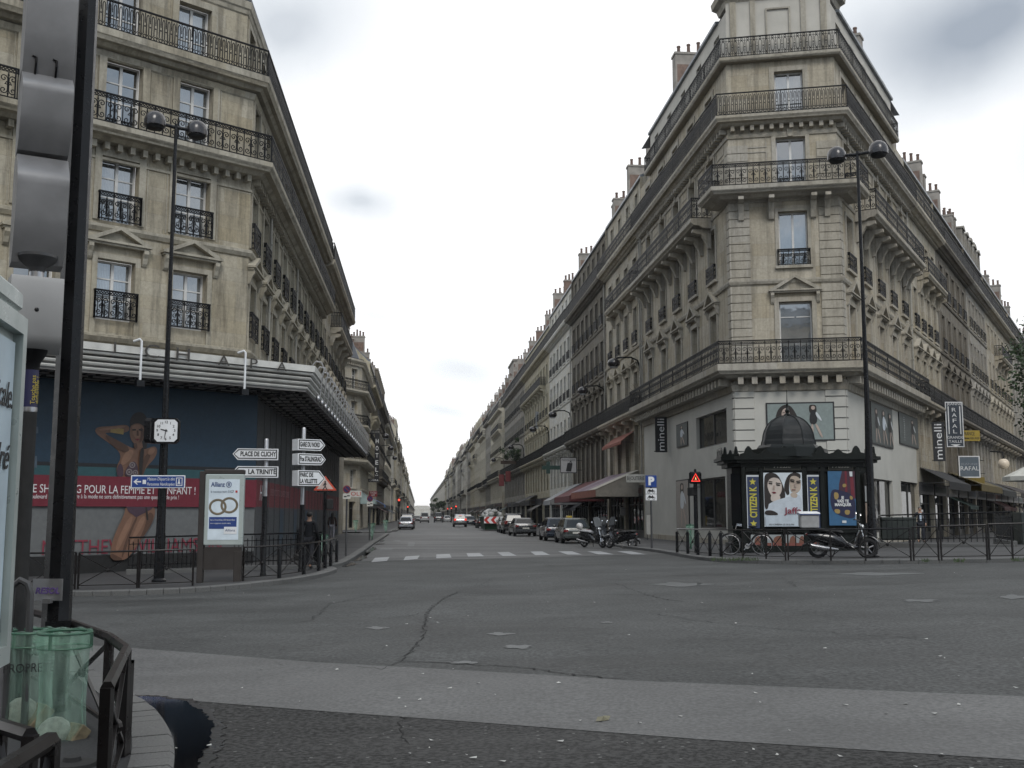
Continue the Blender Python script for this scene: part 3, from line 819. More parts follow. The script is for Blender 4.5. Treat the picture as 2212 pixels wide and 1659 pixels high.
    def balcony(s, a, b, zb, zt, proj, rh, style, inset=.06, ends=True, cons=None, ch=.9, path=None, rmat=None, thin=False):
        p = path or cut(s.path, a, b); mb = MB()
        sweep(mb, p, [(0.004, zb), (proj*.8, zb), (proj-.02, zb+.06), (proj, zb+.1), (proj, zt), (0.004, zt)] if thin else [(0.004, zb-.16), (proj*.45, zb-.14), (proj*.62, zb-.02), (proj*.86, zb), (proj*.9, zb+.06), (proj-.03, zb+.12), (proj, zb+.16), (proj, zt), (0.004, zt)])
        for i, (q, t, l) in enumerate(segs(p)):
            mb.M = frame((q.x, q.y, 0), t)
            for x in ((cons or {}).get(i, []) if isinstance(cons, dict) else (cons if cons and i == 0 else [])):
                pr = proj*.85
                mb.prism([(-.004, zb-.163), (-pr, zb-.163), (-pr-.02, zb-.32), (-pr*.7, zb-.42), (-pr*.55, zb-.40), (-.28, zb-ch*.75), (-.16, zb-ch-.05), (-.004, zb-ch-.1)], x-.13, x+.13, axis='x')
        mb.M = Matrix()
        sl = mb.obj('balcony', s.tr, s.root)
        rb = MB(); rp = plan_offset(p, proj-inset)
        if ends: rp = [p[0]] + rp + [p[-1]]
        railing(rb, rp, zt, rh, style if s.det >= 2 else ('bars' if s.det == 1 else 'far'))
        rb.obj('railing', IRON, sl)
        return sl
    def quoins(s, i, side, z0, z1, w=.62, rh=.42, proud=.05):
        F, l = s.fr(i); s.qb = MB(F)
        z = z0
        while z+rh <= z1+.01:
            x0, x1 = (0.0, w) if side == 0 else (l-w, l)
            b = .028
            s.qb.prism([(x0-(proud if side == 0 else 0), z+.02), (x1+(proud if side else 0), z+.02), (x1+(proud if side else 0), z+rh-.02), (x0-(proud if side == 0 else 0), z+rh-.02)], -proud, -.001)
            z += rh
        s.qb.obj('quoin_strip', s.tr, s.root)
    def finish(s, roof=None, roofm=None, pipes=None):
        s.wall.obj('wall', s.st, s.root)
        if s.trim.v: s.trim.obj('cornice', s.tr, s.root)
    def pipe(s, i, x, z0, z1, m=None):
        F, l = s.fr(i); mb = MB(F); mb.tube([(x, -.12, z0), (x, -.12, z1)], .06, 8)
        for z in np.arange(z0+.6, z1, 2.2): mb.box(x-.075, x+.075, -.2, -.001, z, z+.05)
        mb.obj('drainpipe', m or PIPE, s.root, 40)
GLASST = glass_win('street_window_glass', (.007,.008,.009), (.07,.07,.068), 1.4, .3, .25); FRAMET = mat('street_window_frame', (.20,.19,.175), .6)
PIPE = mat('drainpipe_paint', (.30,.285,.25), .6)
SHUT = mat('shutter_grey', (.23,.225,.21), .65)
_cm = {}
def chimney(roof, M, w, d, h, n, brick=False):
    mb = MB(); mb.box(-w/2, w/2, -d/2, d/2, 0, h, 1 if brick else 0); mb.box(-w/2-.06, w/2+.06, -d/2-.06, d/2+.06, h+.001, h+.14, 0)
    if not brick: mb.box(-w/2-.004, w/2+.004, -d/2+.1, d/2-.1, h*.45, h*.8, 1)
    for i in range(n):
        y = -d/2+d*(i+.5)/n; hh = .45+.3*((i*7) % 3)/2
        mb.mi = 2; mb.lathe([(.12, h+.14), (.10, h+.14+hh), (.13, h+.16+hh), (.12, h+.24+hh)], 8, c=(0, y, 0))
    mb.mi = 0
    return mb.obj('chimney', [CHSTONE, BRICK, POT], roof, False, M)
def mansard(b, F, Ln, z0, za, z1, inset=.45, slope=2.6, ndorm=0, roofm=None, atm=None, attic=True, winw=1.0, chim=True, seed=0, cols=None):
    inset, slope = .2, 2.2
    """attic storey set back behind the top balcony, then a metal roof with chimneys on the party walls"""
    rr = random.Random(seed); roofm = roofm or ZINC
    FI = F @ TR(0, inset, 0)
    if attic:
        xs = cols or [Ln*(i+.5)/ndorm for i in range(ndorm)]
        b.facade(0, [dict(xs=xs, w=winw, h=za-z0-.75, z=z0+.12, bars=(.62,), sur=b.det >= 2, sw=.12)], z0-.05, za, .16, FI, Ln)
    mb = MB(F); y0 = inset-.18; i0 = inset+slope
    mb.prism([(y0, za), (y0, za+.16), (y0+.1, za+.17), (i0, z1), (i0+6, z1+.9), (i0+6, za)], 0.02, Ln-.02, axis='x')
    if not attic:
        pass
    n = int(Ln/.9)
    for i in range(1, n):
        x = Ln*i/n; mb.bar((x, y0+.1, za+.19), (x, i0, z1+.02), .035)
    rf = mb.obj('roof', roofm, b.root)
    if not attic and ndorm:
        for i in range(ndorm):
            x = Ln*(i+.5)/ndorm; d = MB(F); zb = za+.25; hh = min(1.7, (z1-za)*.72); w = .75
            d.box(x-w, x-w+.2, y0+.08, i0-.3, zb, zb+hh); d.box(x+w-.2, x+w, y0+.08, i0-.3, zb, zb+hh)
            d.prism([(x-w-.08, zb+hh), (x+w+.08, zb+hh), (x+w+.08, zb+hh+.1), (x, zb+hh+.38), (x-w-.08, zb+hh+.1)], y0-.02, i0+.2)
            d.quad((x-w+.2, y0+.25, zb), (x+w-.2, y0+.25, zb), (x+w-.2, y0+.25, zb+hh), (x-w+.2, y0+.25, zb+hh), 1)
            d.bar((x, y0+.22, zb), (x, y0+.22, zb+hh), .07)
            d.obj('dormer', [b.tr, b.glass], rf)
    if chim:
        for x in [.5+(Ln-1)*i_/max(1, round(Ln/9)) for i_ in range(max(1, round(Ln/9))+1)]:
            if rr.random() < .95:
                h = rr.uniform(2.2, 3.4); chimney(rf, F @ TR(x, inset+1.3, za-.2), .7, rr.uniform(1.5, 2.1), h, rr.randint(3, 5), rr.random() < .15)
    return rf
def endwalls(b, F, Ln, z1, depth=11, which=(0, 1), zr=None, inset=.2, slope=2.2):
    mb = b.wall; mb.M = F; zr = zr or z1
    for w in which:
        x = 0 if w == 0 else Ln
        mb.add([(x, 0, -1), (x, depth, -1), (x, depth, zr-.1), (x, inset+slope, zr-.1), (x, inset, z1), (x, 0, z1)], [(0,1,2,3,4,5)] if w == 1 else [(5,4,3,2,1,0)])
    mb.M = Matrix()
def shopfronts(b, F, Ln, n, z0, z1, gap=.55, colors=None, seed=0):
    """ground-floor shops: dark framed glass between stone piers, board above, some with awnings"""
    rr = random.Random(seed); w = (Ln-gap)/n
    for i in range(n):
        xa, xb = gap+w*i, w*(i+1); c = rr.choice(colors or SHOPC)
        mb = MB(F); mb.box(xa, xb, .25, .30, z0, z0+.45, 1); mb.box(xa, xb, -.10, .30, z1-.75, z1-.02, 1)
        k = max(2, int((xb-xa)/1.3))
        for j in range(k+1):
            x = xa+(xb-xa)*j/k; mb.box(x-.04, x+.04, .2, .30, z0+.45, z1-.75, 1)
        mb.box(xa, xb, .22, .30, z1-1.35, z1-1.29, 1)
        mb.quad((xa, .27, z0+.45), (xb, .27, z0+.45), (xb, .27, z1-.75), (xa, .27, z1-.75), 2)
        mb.box(xa+.3, xb-.3, -.115, -.101, z1-.58, z1-.2, 0)
        mb.obj('shopfront', [mat('shop_board_%d' % (abs(hash(c)) % 999), c, .55), DKGREY, GLASSD], b.root)
        if rr.random() < .45:
            aw = MB(F); ac = rr.choice(AWC); pj = rr.uniform(.9, 1.4); za = z1-.8
            aw.prism([(-.13, za), (-.13-pj, za-.62), (-.13-pj, za-.86), (-.13-pj+.02, za-.86), (-.13-pj+.03, za-.64), (-.13, za-.03)], xa+.1, xb-.1, axis='x')
            aw.obj('awning', mat('awning_%d' % (abs(hash(ac)) % 999), ac, .8), b.root)
SHOPC = [(.03,.03,.035),(.05,.015,.015),(.02,.03,.05),(.12,.11,.09),(.05,.05,.05),(.02,.04,.03),(.08,.03,.02)]
AWC = [(.05,.015,.015),(.03,.03,.035),(.14,.13,.12),(.02,.04,.035),(.02,.03,.05)]
def terrace(name, label, a, d, Ln, st, z, cols, det, seed, style='bars', shut=0.0, ped=True, bal=('F1','F4'), f3=None, roofm=None, attic=True, shops=3, guards=True, tr=None, fm=None, gnd=True, roofz=(2.9, 5.2), chim=True, group=None, ends=(0, 1), awn=True, entresol=True, key=False):
    """a street house between party walls. z = (ground ceiling, first slab, F1, F2, F3, top slab)"""
    rr = random.Random(seed); p0 = Vector((a[0], a[1])); p1 = p0+Vector(d[:2])*Ln
    b = Bld(name, label, p0, [p0, p1], st, tr, det, glass=GLASST, fm=fm or FRAMET, group=group)
    F, _ = b.fr(0); g0, zs, z1, z2, z3, z4 = z
    mar = .55; sp = (Ln-2*mar)/cols; xs = [mar+sp*(i+.5) for i in range(cols)]; w = min(1.3, sp*.46)
    rows = []
    if entresol: rows.append(dict(xs=xs, w=w*1.1, h=(zs-g0)-1.35, z=g0+.55, bars=(.6,), sur=det >= 2, sill=False))
    b1 = 'F1' in bal
    rows.append(dict(xs=xs, w=w, h=min(2.9, z2-z1-1.5), z=zs+.02 if b1 else z1+.35, bars=(.75,), ped=('tri' if (ped and det >= 1) else None), sill=not b1, guard=None if b1 or not guards else style, shut=shut))
    rows.append(dict(xs=xs, w=w, h=min(2.6, z3-z2-1.1), z=z2+.3, bars=(.72,), sill=True, guard=style if guards and det >= 1 else None, shut=shut, key=key))
    rows.append(dict(xs=xs, w=w, h=min(2.35, z4-z3-1.0), z=z3+.1 if f3 else z3+.3, bars=(.7,), sill=not f3, guard=style if (guards and not f3 and det >= 1) else None, shut=shut))
    bays = max(1, shops)
    if gnd: b.facade(0, [dict(xs=[(Ln)*(i+.5)/bays for i in range(bays)], w=Ln/bays-.6, h=g0-.42, z=.12, skipwin=True, sur=False, rec=.32)] + rows, -1.0, z4)
    else: b.facade(0, rows, -1.0, z4)
    if gnd:
        rrc = SHOPC
        for i in range(bays):
            c = Ln*(i+.5)/bays; hw = (Ln/bays-.6)/2
            shopfronts(b, F @ TR(c-hw, .02, 0), hw*2, 1, .12, g0-.31, 0.0, None, seed*31+i)
    if b1: b.balcony(0, Ln, zs-.3, zs, .85, 1.05, 'bars' if det else 'far', cons=[mar*.5+sp*i for i in range(cols+1)] if det >= 1 else None, ch=.6)
    else: b.band([(0.003, zs-.35), (.14, zs-.3), (.18, zs-.1), (.18, zs), (0.003, zs+.04)])
    if det >= 1:
        b.band([(0.003, z2-.12), (.08, z2-.1), (.12, z2), (.12, z2+.08), (0.003, z2+.1)])
        if not f3: b.band([(0.003, z3-.12), (.08, z3-.1), (.12, z3), (.12, z3+.08), (0.003, z3+.1)])
    if f3:
        i0, i1 = f3; b.balcony(mar+sp*i0-.1, mar+sp*i1+.1, z3-.22, z3+.08, .8, 1.0, style, cons=[.2+sp*i for i in range(i1-i0+1)], ch=.9)
    if det >= 1: b.dentils(z4-.42, .2, .22, .17, .42)
    b.balcony(0, Ln, z4-.32, z4, .75, 1.05, style if det else 'far')
    rf = mansard(b, F, Ln, z4, z4+roofz[0], z4+roofz[1], ndorm=cols, roofm=roofm, attic=attic, seed=seed, cols=xs if attic else None, chim=chim)
    endwalls(b, F, Ln, z4+roofz[0], 11, ends, z4+roofz[1])
    b.finish()
    return b, F, xs
# ------------------------------------------------------------------ the buildings
def on_face(u, v, P, d):
    r = _ray(u, v); n = (d[1], -d[0]); k = (P[0]*n[0]+P[1]*n[1])/(r[0]*n[0]+r[1]*n[1])
    return ((r[0]*k-P[0])*d[0]+(r[1]*k-P[1])*d[1], EYE+r[2]*k)
ST_R0 = stone('stone_wedge', (.47,.425,.345), sootamt=.62, bw=1.5, bh=.62, joint=.5)
TR_R0 = stone('stone_wedge_trim', (.43,.40,.345), sootamt=.55, bw=2.5, bh=5, joint=.1)
ST_L0 = stone('stone_store', (.46,.42,.335), sootamt=.72, bw=1.15, bh=.48, joint=.4)
TR_L0 = stone('stone_store_trim', (.43,.40,.33), sootamt=.65, bw=3, bh=5, joint=.1)
CREAM = mat('cream_render', (.47,.46,.42), .8, 0, .08, .7, .3, .08)
ATTIC = mat('pale_attic_render', (.46,.435,.385), .85, 0, .12, .8, .3, .08)
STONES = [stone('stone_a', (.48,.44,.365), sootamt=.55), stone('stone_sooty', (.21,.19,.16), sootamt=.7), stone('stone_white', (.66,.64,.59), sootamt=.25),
          stone('stone_yellow', (.52,.475,.365), sootamt=.45), stone('stone_grey', (.37,.35,.315), sootamt=.6), stone('stone_pale', (.56,.525,.45), sootamt=.4), stone('stone_far_lightened', (.60,.57,.51), sootamt=.3), stone('stone_far_warm_lightened', (.56,.52,.43), sootamt=.35)]  # both far stones are paler to paint in the brighter, hazier street end

# ---- wedge corner building between the two streets
Pa, Pb, Pc, Pd = S(72.8,15.2).xy, S(51.4,15.2).xy, E2.xy, (E2+BD*18.2).xy
R0 = Bld('corner_building', 'pale stone wedge corner building with four tiers of iron balconies, ringed by a white shop', Pb, [Pa, Pb, Pc, Pd], ST_R0, TR_R0, 2)
LF, LC, LR = [l for _, _, l in segs(R0.path)]
xl = [72.8-s for s in (54.7,58.6,62.4,66.2,70.2)][::-1]
xr = [2.0,5.6,9.1,12.6,16.1]
xc = [3.02]
for i, xs in ((0, xl), (1, xc), (2, xr)):
    big = i == 1
    rows = [dict(xs=xs, w=1.55 if big else 1.3, h=2.98, z=8.96, bars=(-.76,) if big else (.76,), ped='tri', po=.42, ph=.85, sw=.22),
            dict(xs=xs, w=1.38, h=2.72, z=13.72, bars=(), sill=True, guard='scroll', gh=.78, sw=.16, rec=.32),
            dict(xs=xs, w=1.42, h=2.6, z=17.6, bars=(), key=True, sw=.2),
            dict(xs=xs, w=1.38, h=2.32, z=21.29, bars=(), sw=.24, rec=.3)]
    R0.facade(i, rows, 7.9, 24.2)
    l = (LF, LC, LR)[i]
    F, _ = R0.fr(i)
    # sunk panels between the windows
    R0.trim.M = F
    edges = [0]+sorted(xs)+[l]
    for k in range(len(edges)-1):
        a = edges[k]+(1.15 if k else .8); c = edges[k+1]-(1.15 if k < len(xs) else .8)
        if c-a > .7:
            for za, zb in ((17.7,19.55),(19.75,20.35)):
                for (x0,x1,y0,y1) in ((a,c,za,za+.05),(a,c,zb-.05,zb),(a,a+.05,za+.05,zb-.05),(c-.05,c,za+.05,zb-.05)): R0.trim.box(x0,x1,-.035,-.001,y0,y1)
    R0.trim.M = Matrix()
R0.band([(0.003,7.55),(.10,7.6),(.16,7.9),(.05,8.05),(0.003,8.1)])
R0.band([(0.003,12.82),(.10,12.85),(.15,12.97),(.15,13.06),(0.003,13.1)])
R0.band([(0.003,16.95),(.06,16.97),(.1,17.1),(0.003,17.15)])
R0.dentils(8.22, .34, .62, .26, .62, out=.05)
R0.dentils(20.82, .24, .34, .19, .47)
R0.band([(0.003,20.25),(.07,20.28),(.1,20.4),(.02,20.52),(0.003,20.53)])
for i, sd in ((1,0),(1,1)): R0.quoins(i, sd, 9.0, 20.3, .95, .42, .06)
for i, x in ((0, 1),(2, 0)): R0.quoins(i, x, 9.0, 20.3, .5, .42, .06)
for x in (15.9, 4.8): pass
R0.balcony(0.02, LF+LC+LR-.02, 8.36, 8.83, 1.0, 1.1, 'scroll')
cB = LF
R0.balcony(cB-1.7, cB+LC+1.7, 17.22, 17.57, 1.15, 1.08, 'scroll', cons={1: [.55, 2.0, 4.0, LC-.55]}, ch=1.1)
R0.balcony(1.0, LF-3.2, 16.75, 17.1, 1.15, 1.08, 'scroll', cons=[.3,2.0,3.9,5.8,7.7,9.6,11.5,13.4,15.2,16.8], ch=1.1)
R0.balcony(cB+LC+3.4, cB+LC+LR-.6, 16.75, 17.1, 1.15, 1.08, 'scroll', cons=[.3,2.2,4.0,5.8,7.6,9.4,11.2,13,13.9], ch=1.1)
R0.balcony(0.02, LF+LC+LR-.02, 20.98, 21.27, .75, 1.12, 'oval')
R0.balcony(3.2, LF+LC+LR-3.5, 24.17, 24.4, .42, 1.0, 'loop', thin=True)
# attic storey
ap = cut(plan_offset(R0.path, -.06), 3.2, LF+LC+LR-3.4)
for i in range(3):
    (q, t, l) = segs(ap)[i]; F = frame((q.x, q.y, 0), t)
    mb_at = getattr(R0, 'att', None) or MB(); R0.att = mb_at
    if i == 1: R0.facade(1, [], 24.35, 27.5, .2, F, l, mb_at)
    else:
        n = 5; R0.facade(i, [dict(xs=[l*(k+.5)/n for k in range(n)], w=1.05, h=1.95, z=24.45, bars=(.7,), sur=False, rec=.3)], 24.35, 27.0, .2, F, l, mb_at)
for i, e_ in ((0, 0), (2, 1)):
    (q, t, l) = segs(ap)[i]; R0.att.M = frame((q.x, q.y, 0), t); x = 0 if e_ == 0 else l; R0.att.quad((x,0,24.3),(x,5,24.3),(x,5,27.4),(x,0,27.1))
R0.att.M = Matrix(); R0.att.obj('attic_wall', ATTIC, R0.root)
(q, t, l) = segs(ap)[1]; R0.trim.M = frame((q.x, q.y, 0), t)
for (x0, x1, z0, z1) in ((.2,.5,24.4,27.45),(l-.5,l-.2,24.4,27.45),(1.2,1.45,24.5,27.45),(l-1.45,l-1.2,24.5,27.45),(1.95,l-1.95,26.9,26.98),(1.95,2.03,24.5,26.9),(l-2.03,l-1.95,24.5,26.9)):
    R0.trim.box(x0, x1, -.09, -.001, z0, z1)
R0.trim.M = Matrix()
fp = [plan_offset(R0.path, -.30)[k] for k in range(4)]
sweep(R0.trim, cut(fp, LF-1.5, LF+l+1.2), [(0,27.3),(.2,27.35),(.3,27.6),(.55,27.7),(.6,28.0),(-.3,28.05),(-.3,27.3)])
rf = MB()
for a, b_ in ((0, LF-4.6), (LF-3.2+l+1.1, 60)):
    sweep(rf, cut(ap, a, b_), [(.0,26.98),(.16,27.0),(.18,27.12),(.05,27.14),(-.3,27.15),(-.3,26.98)])
cap = plan_offset(R0.path, -.1); rf.add([(p.x, p.y, 27.15) for p in cap], [(0,1,2,3)])
R0.roof = rf.obj('roof', ZINC, R0.root)
for i, x, n_, z_, h_ in ((0, .6, 4, 22, 4.2), (0, 8.6, 3, 26.9, 3.3), (2, 9.0, 3, 26.9, 1.9), (2, LR-.6, 4, 22, 4.4), (2, LR-3.2, 3, 26.9, 1.2)):
    F, _ = R0.fr(i); chimney(R0.roof, F @ TR(x, 1.4, z_), .85, 1.9, h_, n_)
# ground and mezzanine: the white shop
gw = MB(); GR = []
def rect_on(face, u0, v0, u1, v1):
    (P, d) = face; a = on_face(u0, (v0+v1)/2, P, d)[0]; b = on_face(u1, (v0+v1)/2, P, d)[0]
    um = (u0+u1)/2; zt = on_face(um, v0, P, d)[1]; zb = on_face(um, v1, P, d)[1]
    return a, b, zb, zt
Ldir = (Pb-Pa).normalized(); Cdir = (Pc-Pb).normalized(); Rdir = (Pd-Pc).normalized()
SHOPW = {0: [(1506,1032,1568,1142),(1504,892,1570,964)], 2: [(1884,1036,1930,1150),(1948,1042,1988,1150)]}
POST = {0: [(1463,1036,1491,1143),(1463,914,1486,965)], 2: [(1880,878,1926,960),(1942,898,1981,962)]}
for i, (P, d) in ((0, (Pa, Ldir)), (1, (Pb, Cdir)), (2, (Pc, Rdir))):
    F, l = R0.fr(i); ops = []
    for q in SHOPW.get(i, []):
        a, b_, zb, zt = rect_on((P, d), *q); ops.append(dict(xs=[(a+b_)/2], w=b_-a, h=zt-zb, z=zb, bars=(), gl=GLASSD, fm=FRAMED, name='shop_window', sur=False, rec=.18))
    R0.facade(i, ops, -1, 7.9, .18, F, l, gw)
    tm = R0.trim; tm.M = F
    tm.box(.3, l-.3, -.05, -.001, .05, .42)
    tm.M = Matrix()
gw.obj('shop_wall', CREAM, R0.root)
for i, sd in ((0, 1), (1, 0), (1, 1), (2, 0)):
    F, l = R0.fr(i); qs = MB(F); z = .5
    w = .95 if i == 1 else .35
    while z < 7.4:
        x0, x1 = (0, w) if sd == 0 else (l-w, l)
        qs.bbox(x0, x1, -.05, -.001, z+.02, z+.50, .02); z += .52
    qs.obj('quoin_strip', CREAM, R0.root)
R0.finish()
R0.pipe(0, .35, 8.4, 20.9); R0.pipe(2, LR-.35, 8.4, 20.9)
print('R0 ok')

# ---- department store corner building on the left
fd = Vector((.735,.678)).normalized(); L0c = Vector((-9.6,39.3))
pA = L0c-fd*24; pB = L0c-fd*.15; pD = S(68,-6.2).xy
L0 = Bld('department_store', 'sooty stone department store with carved pediments, two balcony tiers and a slatted metal canopy', pB, [pA, pB, pD], ST_L0, TR_L0, 2)
lens = [l for _, _, l in segs(L0.path)]
lf = lens[0]
xf = [lf+.15-t for t in (2.42,5.07,7.72,10.37,13.02,15.67,18.3)][::-1]
xs2 = [1.0+2.92*k for k in range(10)]
for i, xs in ((0, xf), (1, xs2)):
    L0.facade(i, [dict(xs=xs, w=1.3, h=2.05, z=8.1, bars=(.70,.36), ped='tri', po=.45, ph=.68, guard='scroll', gh=.95, sw=.18, rec=.3),
                  dict(xs=xs, w=1.3, h=2.22, z=11.45, bars=(.70,.40), guard='scroll', gh=.95, sw=.24, rec=.3),
                  dict(xs=xs, w=1.28, h=2.5, z=14.6, bars=(.72,.45), sw=.26, rec=.3)], -1, 17.88)
    ip_ = plan_offset(L0.path, -.32); (q_, t__, l_) = segs(ip_)[i]
    L0.facade(i, [dict(xs=[x for x in xs if x < l_-.8], w=1.28, h=2.2, z=17.95, bars=(.70,.42), sw=.24, rec=.3)], 17.5, 21.0, .3, frame((q_.x, q_.y, 0), t__), l_)
    F, l = L0.fr(i); L0.trim.M = F
    for x in xs:      # sunk panel lines beside the windows and aprons under them
        for z0, z1 in ((11.4,13.75),(14.6,17.2)):
            L0.trim.box(x+.95, x+.99, -.02, -.001, z0, z1); L0.trim.box(x-.99, x-.95, -.02, -.001, z0, z1)
        L0.trim.box(x-.84, x-.66, -.07, -.001, 7.62, 8.09); L0.trim.box(x+.66, x+.84, -.07, -.001, 7.62, 8.09)
    L0.trim.M = Matrix()
L0.band([(0.003,7.32),(.10,7.36),(.20,7.5),(.20,7.58),(.06,7.62),(0.003,7.63)])
L0.band([(0.003,11.05),(.06,11.07),(.14,11.2),(.14,11.3),(.03,11.34),(0.003,11.35)])
L0.band([(0.003,13.5),(.05,13.53),(.05,13.62),(0.003,13.63)])
L0.dentils(14.08, .24, .30, .17, .44)
L0.band([(0.003,17.05),(.05,17.1),(.12,17.3),(0.003,17.34)])
TL = sum(lens)
L0.balcony(0, TL-.02, 14.22, 14.55, .85, 1.0, 'scroll')
L0.balcony(0, TL-.02, 17.5, 17.9, .62, 1.0, 'oval')
sweep(L0.trim, plan_offset(L0.path, -.32), [(0.003,20.45),(.05,20.5),(.08,20.65),(.13,20.7),(.16,20.95),(.10,21.0),(0.003,21.02)])
rf = MB(); sweep(rf, plan_offset(L0.path, -.32), [(.1,21.02),(.14,21.12),(.0,21.14),(-1.2,22.0),(-1.2,21.02)])
rf.obj('roof', ZINC, L0.root)
for x in (2.6, 13.2): L0.pipe(1, 2.46+x*.88, 7.7, 14.0)
L0.finish()
# canopy: slatted fascia, dark boarded soffit, loops and lamp hooks
cpath = [Vector(L0.path[0]), Vector(L0c-L0.o.xy)+Vector((0,0)), S(83.5,-6.2).xy-L0.o.xy]
cp = [plan_offset(cpath, 2.5)[k] for k in range(3)]
cmb = MB(); ZB, ZT = 6.02, 6.9
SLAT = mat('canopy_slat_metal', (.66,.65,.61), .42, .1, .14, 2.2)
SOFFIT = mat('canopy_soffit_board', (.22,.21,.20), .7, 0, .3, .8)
sweep(cmb, cp, [(-.05,ZT-.22),(0,ZT-.22),(.02,ZT),(-.25,ZT+.02),(-.25,ZT-.22)])
for k in range(4):
    z = ZB+.04+k*.165; o = -.30+.06*k
    sweep(cmb, cp, [(o-.04,z),(o+.05,z+.02),(o+.07,z+.07),(o+.03,z+.105),(o-.04,z+.105)])
can = cmb.obj('canopy', SLAT, L0.root, 50)
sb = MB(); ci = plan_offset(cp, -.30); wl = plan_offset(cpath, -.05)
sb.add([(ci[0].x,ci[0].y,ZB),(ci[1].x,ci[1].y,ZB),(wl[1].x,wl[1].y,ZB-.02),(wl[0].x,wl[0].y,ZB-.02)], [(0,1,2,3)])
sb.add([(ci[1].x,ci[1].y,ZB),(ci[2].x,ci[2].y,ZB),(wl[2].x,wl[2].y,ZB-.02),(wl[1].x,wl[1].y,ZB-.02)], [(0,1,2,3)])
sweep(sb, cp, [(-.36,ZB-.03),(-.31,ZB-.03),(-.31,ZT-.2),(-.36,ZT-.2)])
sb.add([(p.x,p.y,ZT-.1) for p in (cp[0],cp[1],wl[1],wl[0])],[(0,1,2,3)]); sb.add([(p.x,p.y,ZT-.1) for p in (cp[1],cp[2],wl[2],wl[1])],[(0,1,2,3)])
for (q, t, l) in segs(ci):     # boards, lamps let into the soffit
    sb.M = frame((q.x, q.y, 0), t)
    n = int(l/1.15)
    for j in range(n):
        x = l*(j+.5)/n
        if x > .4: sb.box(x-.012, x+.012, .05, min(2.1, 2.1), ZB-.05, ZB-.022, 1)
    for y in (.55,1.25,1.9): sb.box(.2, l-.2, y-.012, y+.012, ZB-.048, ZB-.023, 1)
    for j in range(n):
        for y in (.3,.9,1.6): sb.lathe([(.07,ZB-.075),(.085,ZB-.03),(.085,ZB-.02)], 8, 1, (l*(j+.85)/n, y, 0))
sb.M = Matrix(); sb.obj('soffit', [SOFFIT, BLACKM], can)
for (q, t, l), n, x0 in zip(segs(cp), (3, 24), (lf-11.5, 1.2)):
    F = frame((q.x, q.y, 0), t)
    for j in range(n if n > 3 else 0):
        x = x0+j*1.55
        if x > l-.4: break
        lp = MB(F); pts = [(x,-.10,ZB-.05),(x,-.16,ZT-.3),(x,-.22,ZT+.05),(x,-.12,ZT+.30),(x,.08,ZT+.34),(x,.22,ZT+.16),(x,.24,ZT-.02)]
        lp.tube(pts, .028, 6); lp.ball((x,-.02,ZB-.16), .09, .09, .13, 8, 6)
        lp.obj('canopy_loop', STEEL, can, 50)
for u in (296, 521):
    q = cp[1]; t_ = on_face(u, 790, (cp[0]+L0.o.xy), fd)[0]
    F = frame((cp[0].x, cp[0].y, 0), fd); lm = MB(F); x = t_
    lm.tube([(x-.16,-.05,ZT+.16),(x-.04,-.24,ZT+.22),(x,-.27,ZT+.16),(x,-.27,ZB-.2)], .038, 8); lm.box(x-.14,x+.12,-.36,-.18,ZB-.40,ZB-.2,1)
    lm.obj('hook_lamp', [WHITE, BLACK], can, 40)
# torn old letters of the former shop sign on the canopy front
F = frame((cp[0].x, cp[0].y, 0), fd); tl = on_face(225, 765, cp[0]+L0.o.xy, fd)[0]
for ch, du, hh in (('I', 0, .5), ('C', 1.2, .62), ('H', 2.25, .62), ('A', 3.7, .5), ('P', 4.8, .5), ('A', 5.9, .45)):
    text(can, ch, hh, mat('old_letter', (.06,.055,.05), .8), F @ TR(tl+.3+du, -.07, ZT-.12-.05*(du > 3)), name='old_lettering', sx=1.3)
print('L0 ok')
# second half of the store, lower balconies and its own break in the roof
zL = (5.9, 7.4, 7.5, 11.2, 14.3, 17.6)
PS = STONES
bL, FL, _ = terrace('street_house', 'grey stone house past the store, its short balcony jutting above the canopy end', S(68.05,-6.2).xy, SD, 22.3, PS[0], (5.9,7.5,7.6,11.2,14.4,17.7), 7, 2, 11, 'bars', bal=('F4',), f3=(2,6), attic=True, gnd=False, entresol=False, roofz=(2.7,4.0), chim=False)
# left row beyond the side street
zz = (3.7, 7.0, 7.1, 11.0, 14.4, 17.5)
hb = Bld('hotel_corner_building', 'pale hotel house with a canted balcony corner beyond the side street', S(115,-6.2).xy, [S(110,-8.9).xy, S(115,-6.2).xy, S(134,-6.2).xy], PS[5], None, 2)
hl = [l for _, _, l in segs(hb.path)]
for i, xs in ((0, [hl[0]*.25, hl[0]*.75]), (1, [1.6+2.6*k for k in range(7)])):
    hb.facade(i, [dict(xs=xs, w=1.25, h=2.7, z=.3, bars=(.75,), gl=GLASSD, fm=FRAMED, sur=False), dict(xs=xs, w=1.2, h=1.9, z=4.4, bars=(.6,), sill=True),
                  dict(xs=xs, w=1.25, h=2.4, z=7.4, bars=(.7,)), dict(xs=xs, w=1.25, h=2.4, z=11.0, bars=(.7,), key=True), dict(xs=xs, w=1.2, h=2.2, z=14.6, bars=(.7,))], -1, 17.8)
hT = sum(hl)
for a, b_, zb, zt, st_ in ((0,hT,6.95,7.35,'scroll'),(0,hl[0]+6,10.6,10.95,'scroll'),(0,hT,14.2,14.55,'scroll')): hb.balcony(a, b_, zb, zt, .8, 1.0, st_)
hb.dentils(17.35,.2,.25); hb.band([(0.003,17.3),(.3,17.4),(.45,17.6),(.45,17.8),(0.003,17.82)])
rf = MB(); sweep(rf, hb.path, [(.2,17.82),(.22,17.95),(-.3,18.0),(-1.4,21.0),(-2.6,21.3),(-2.6,17.82)])
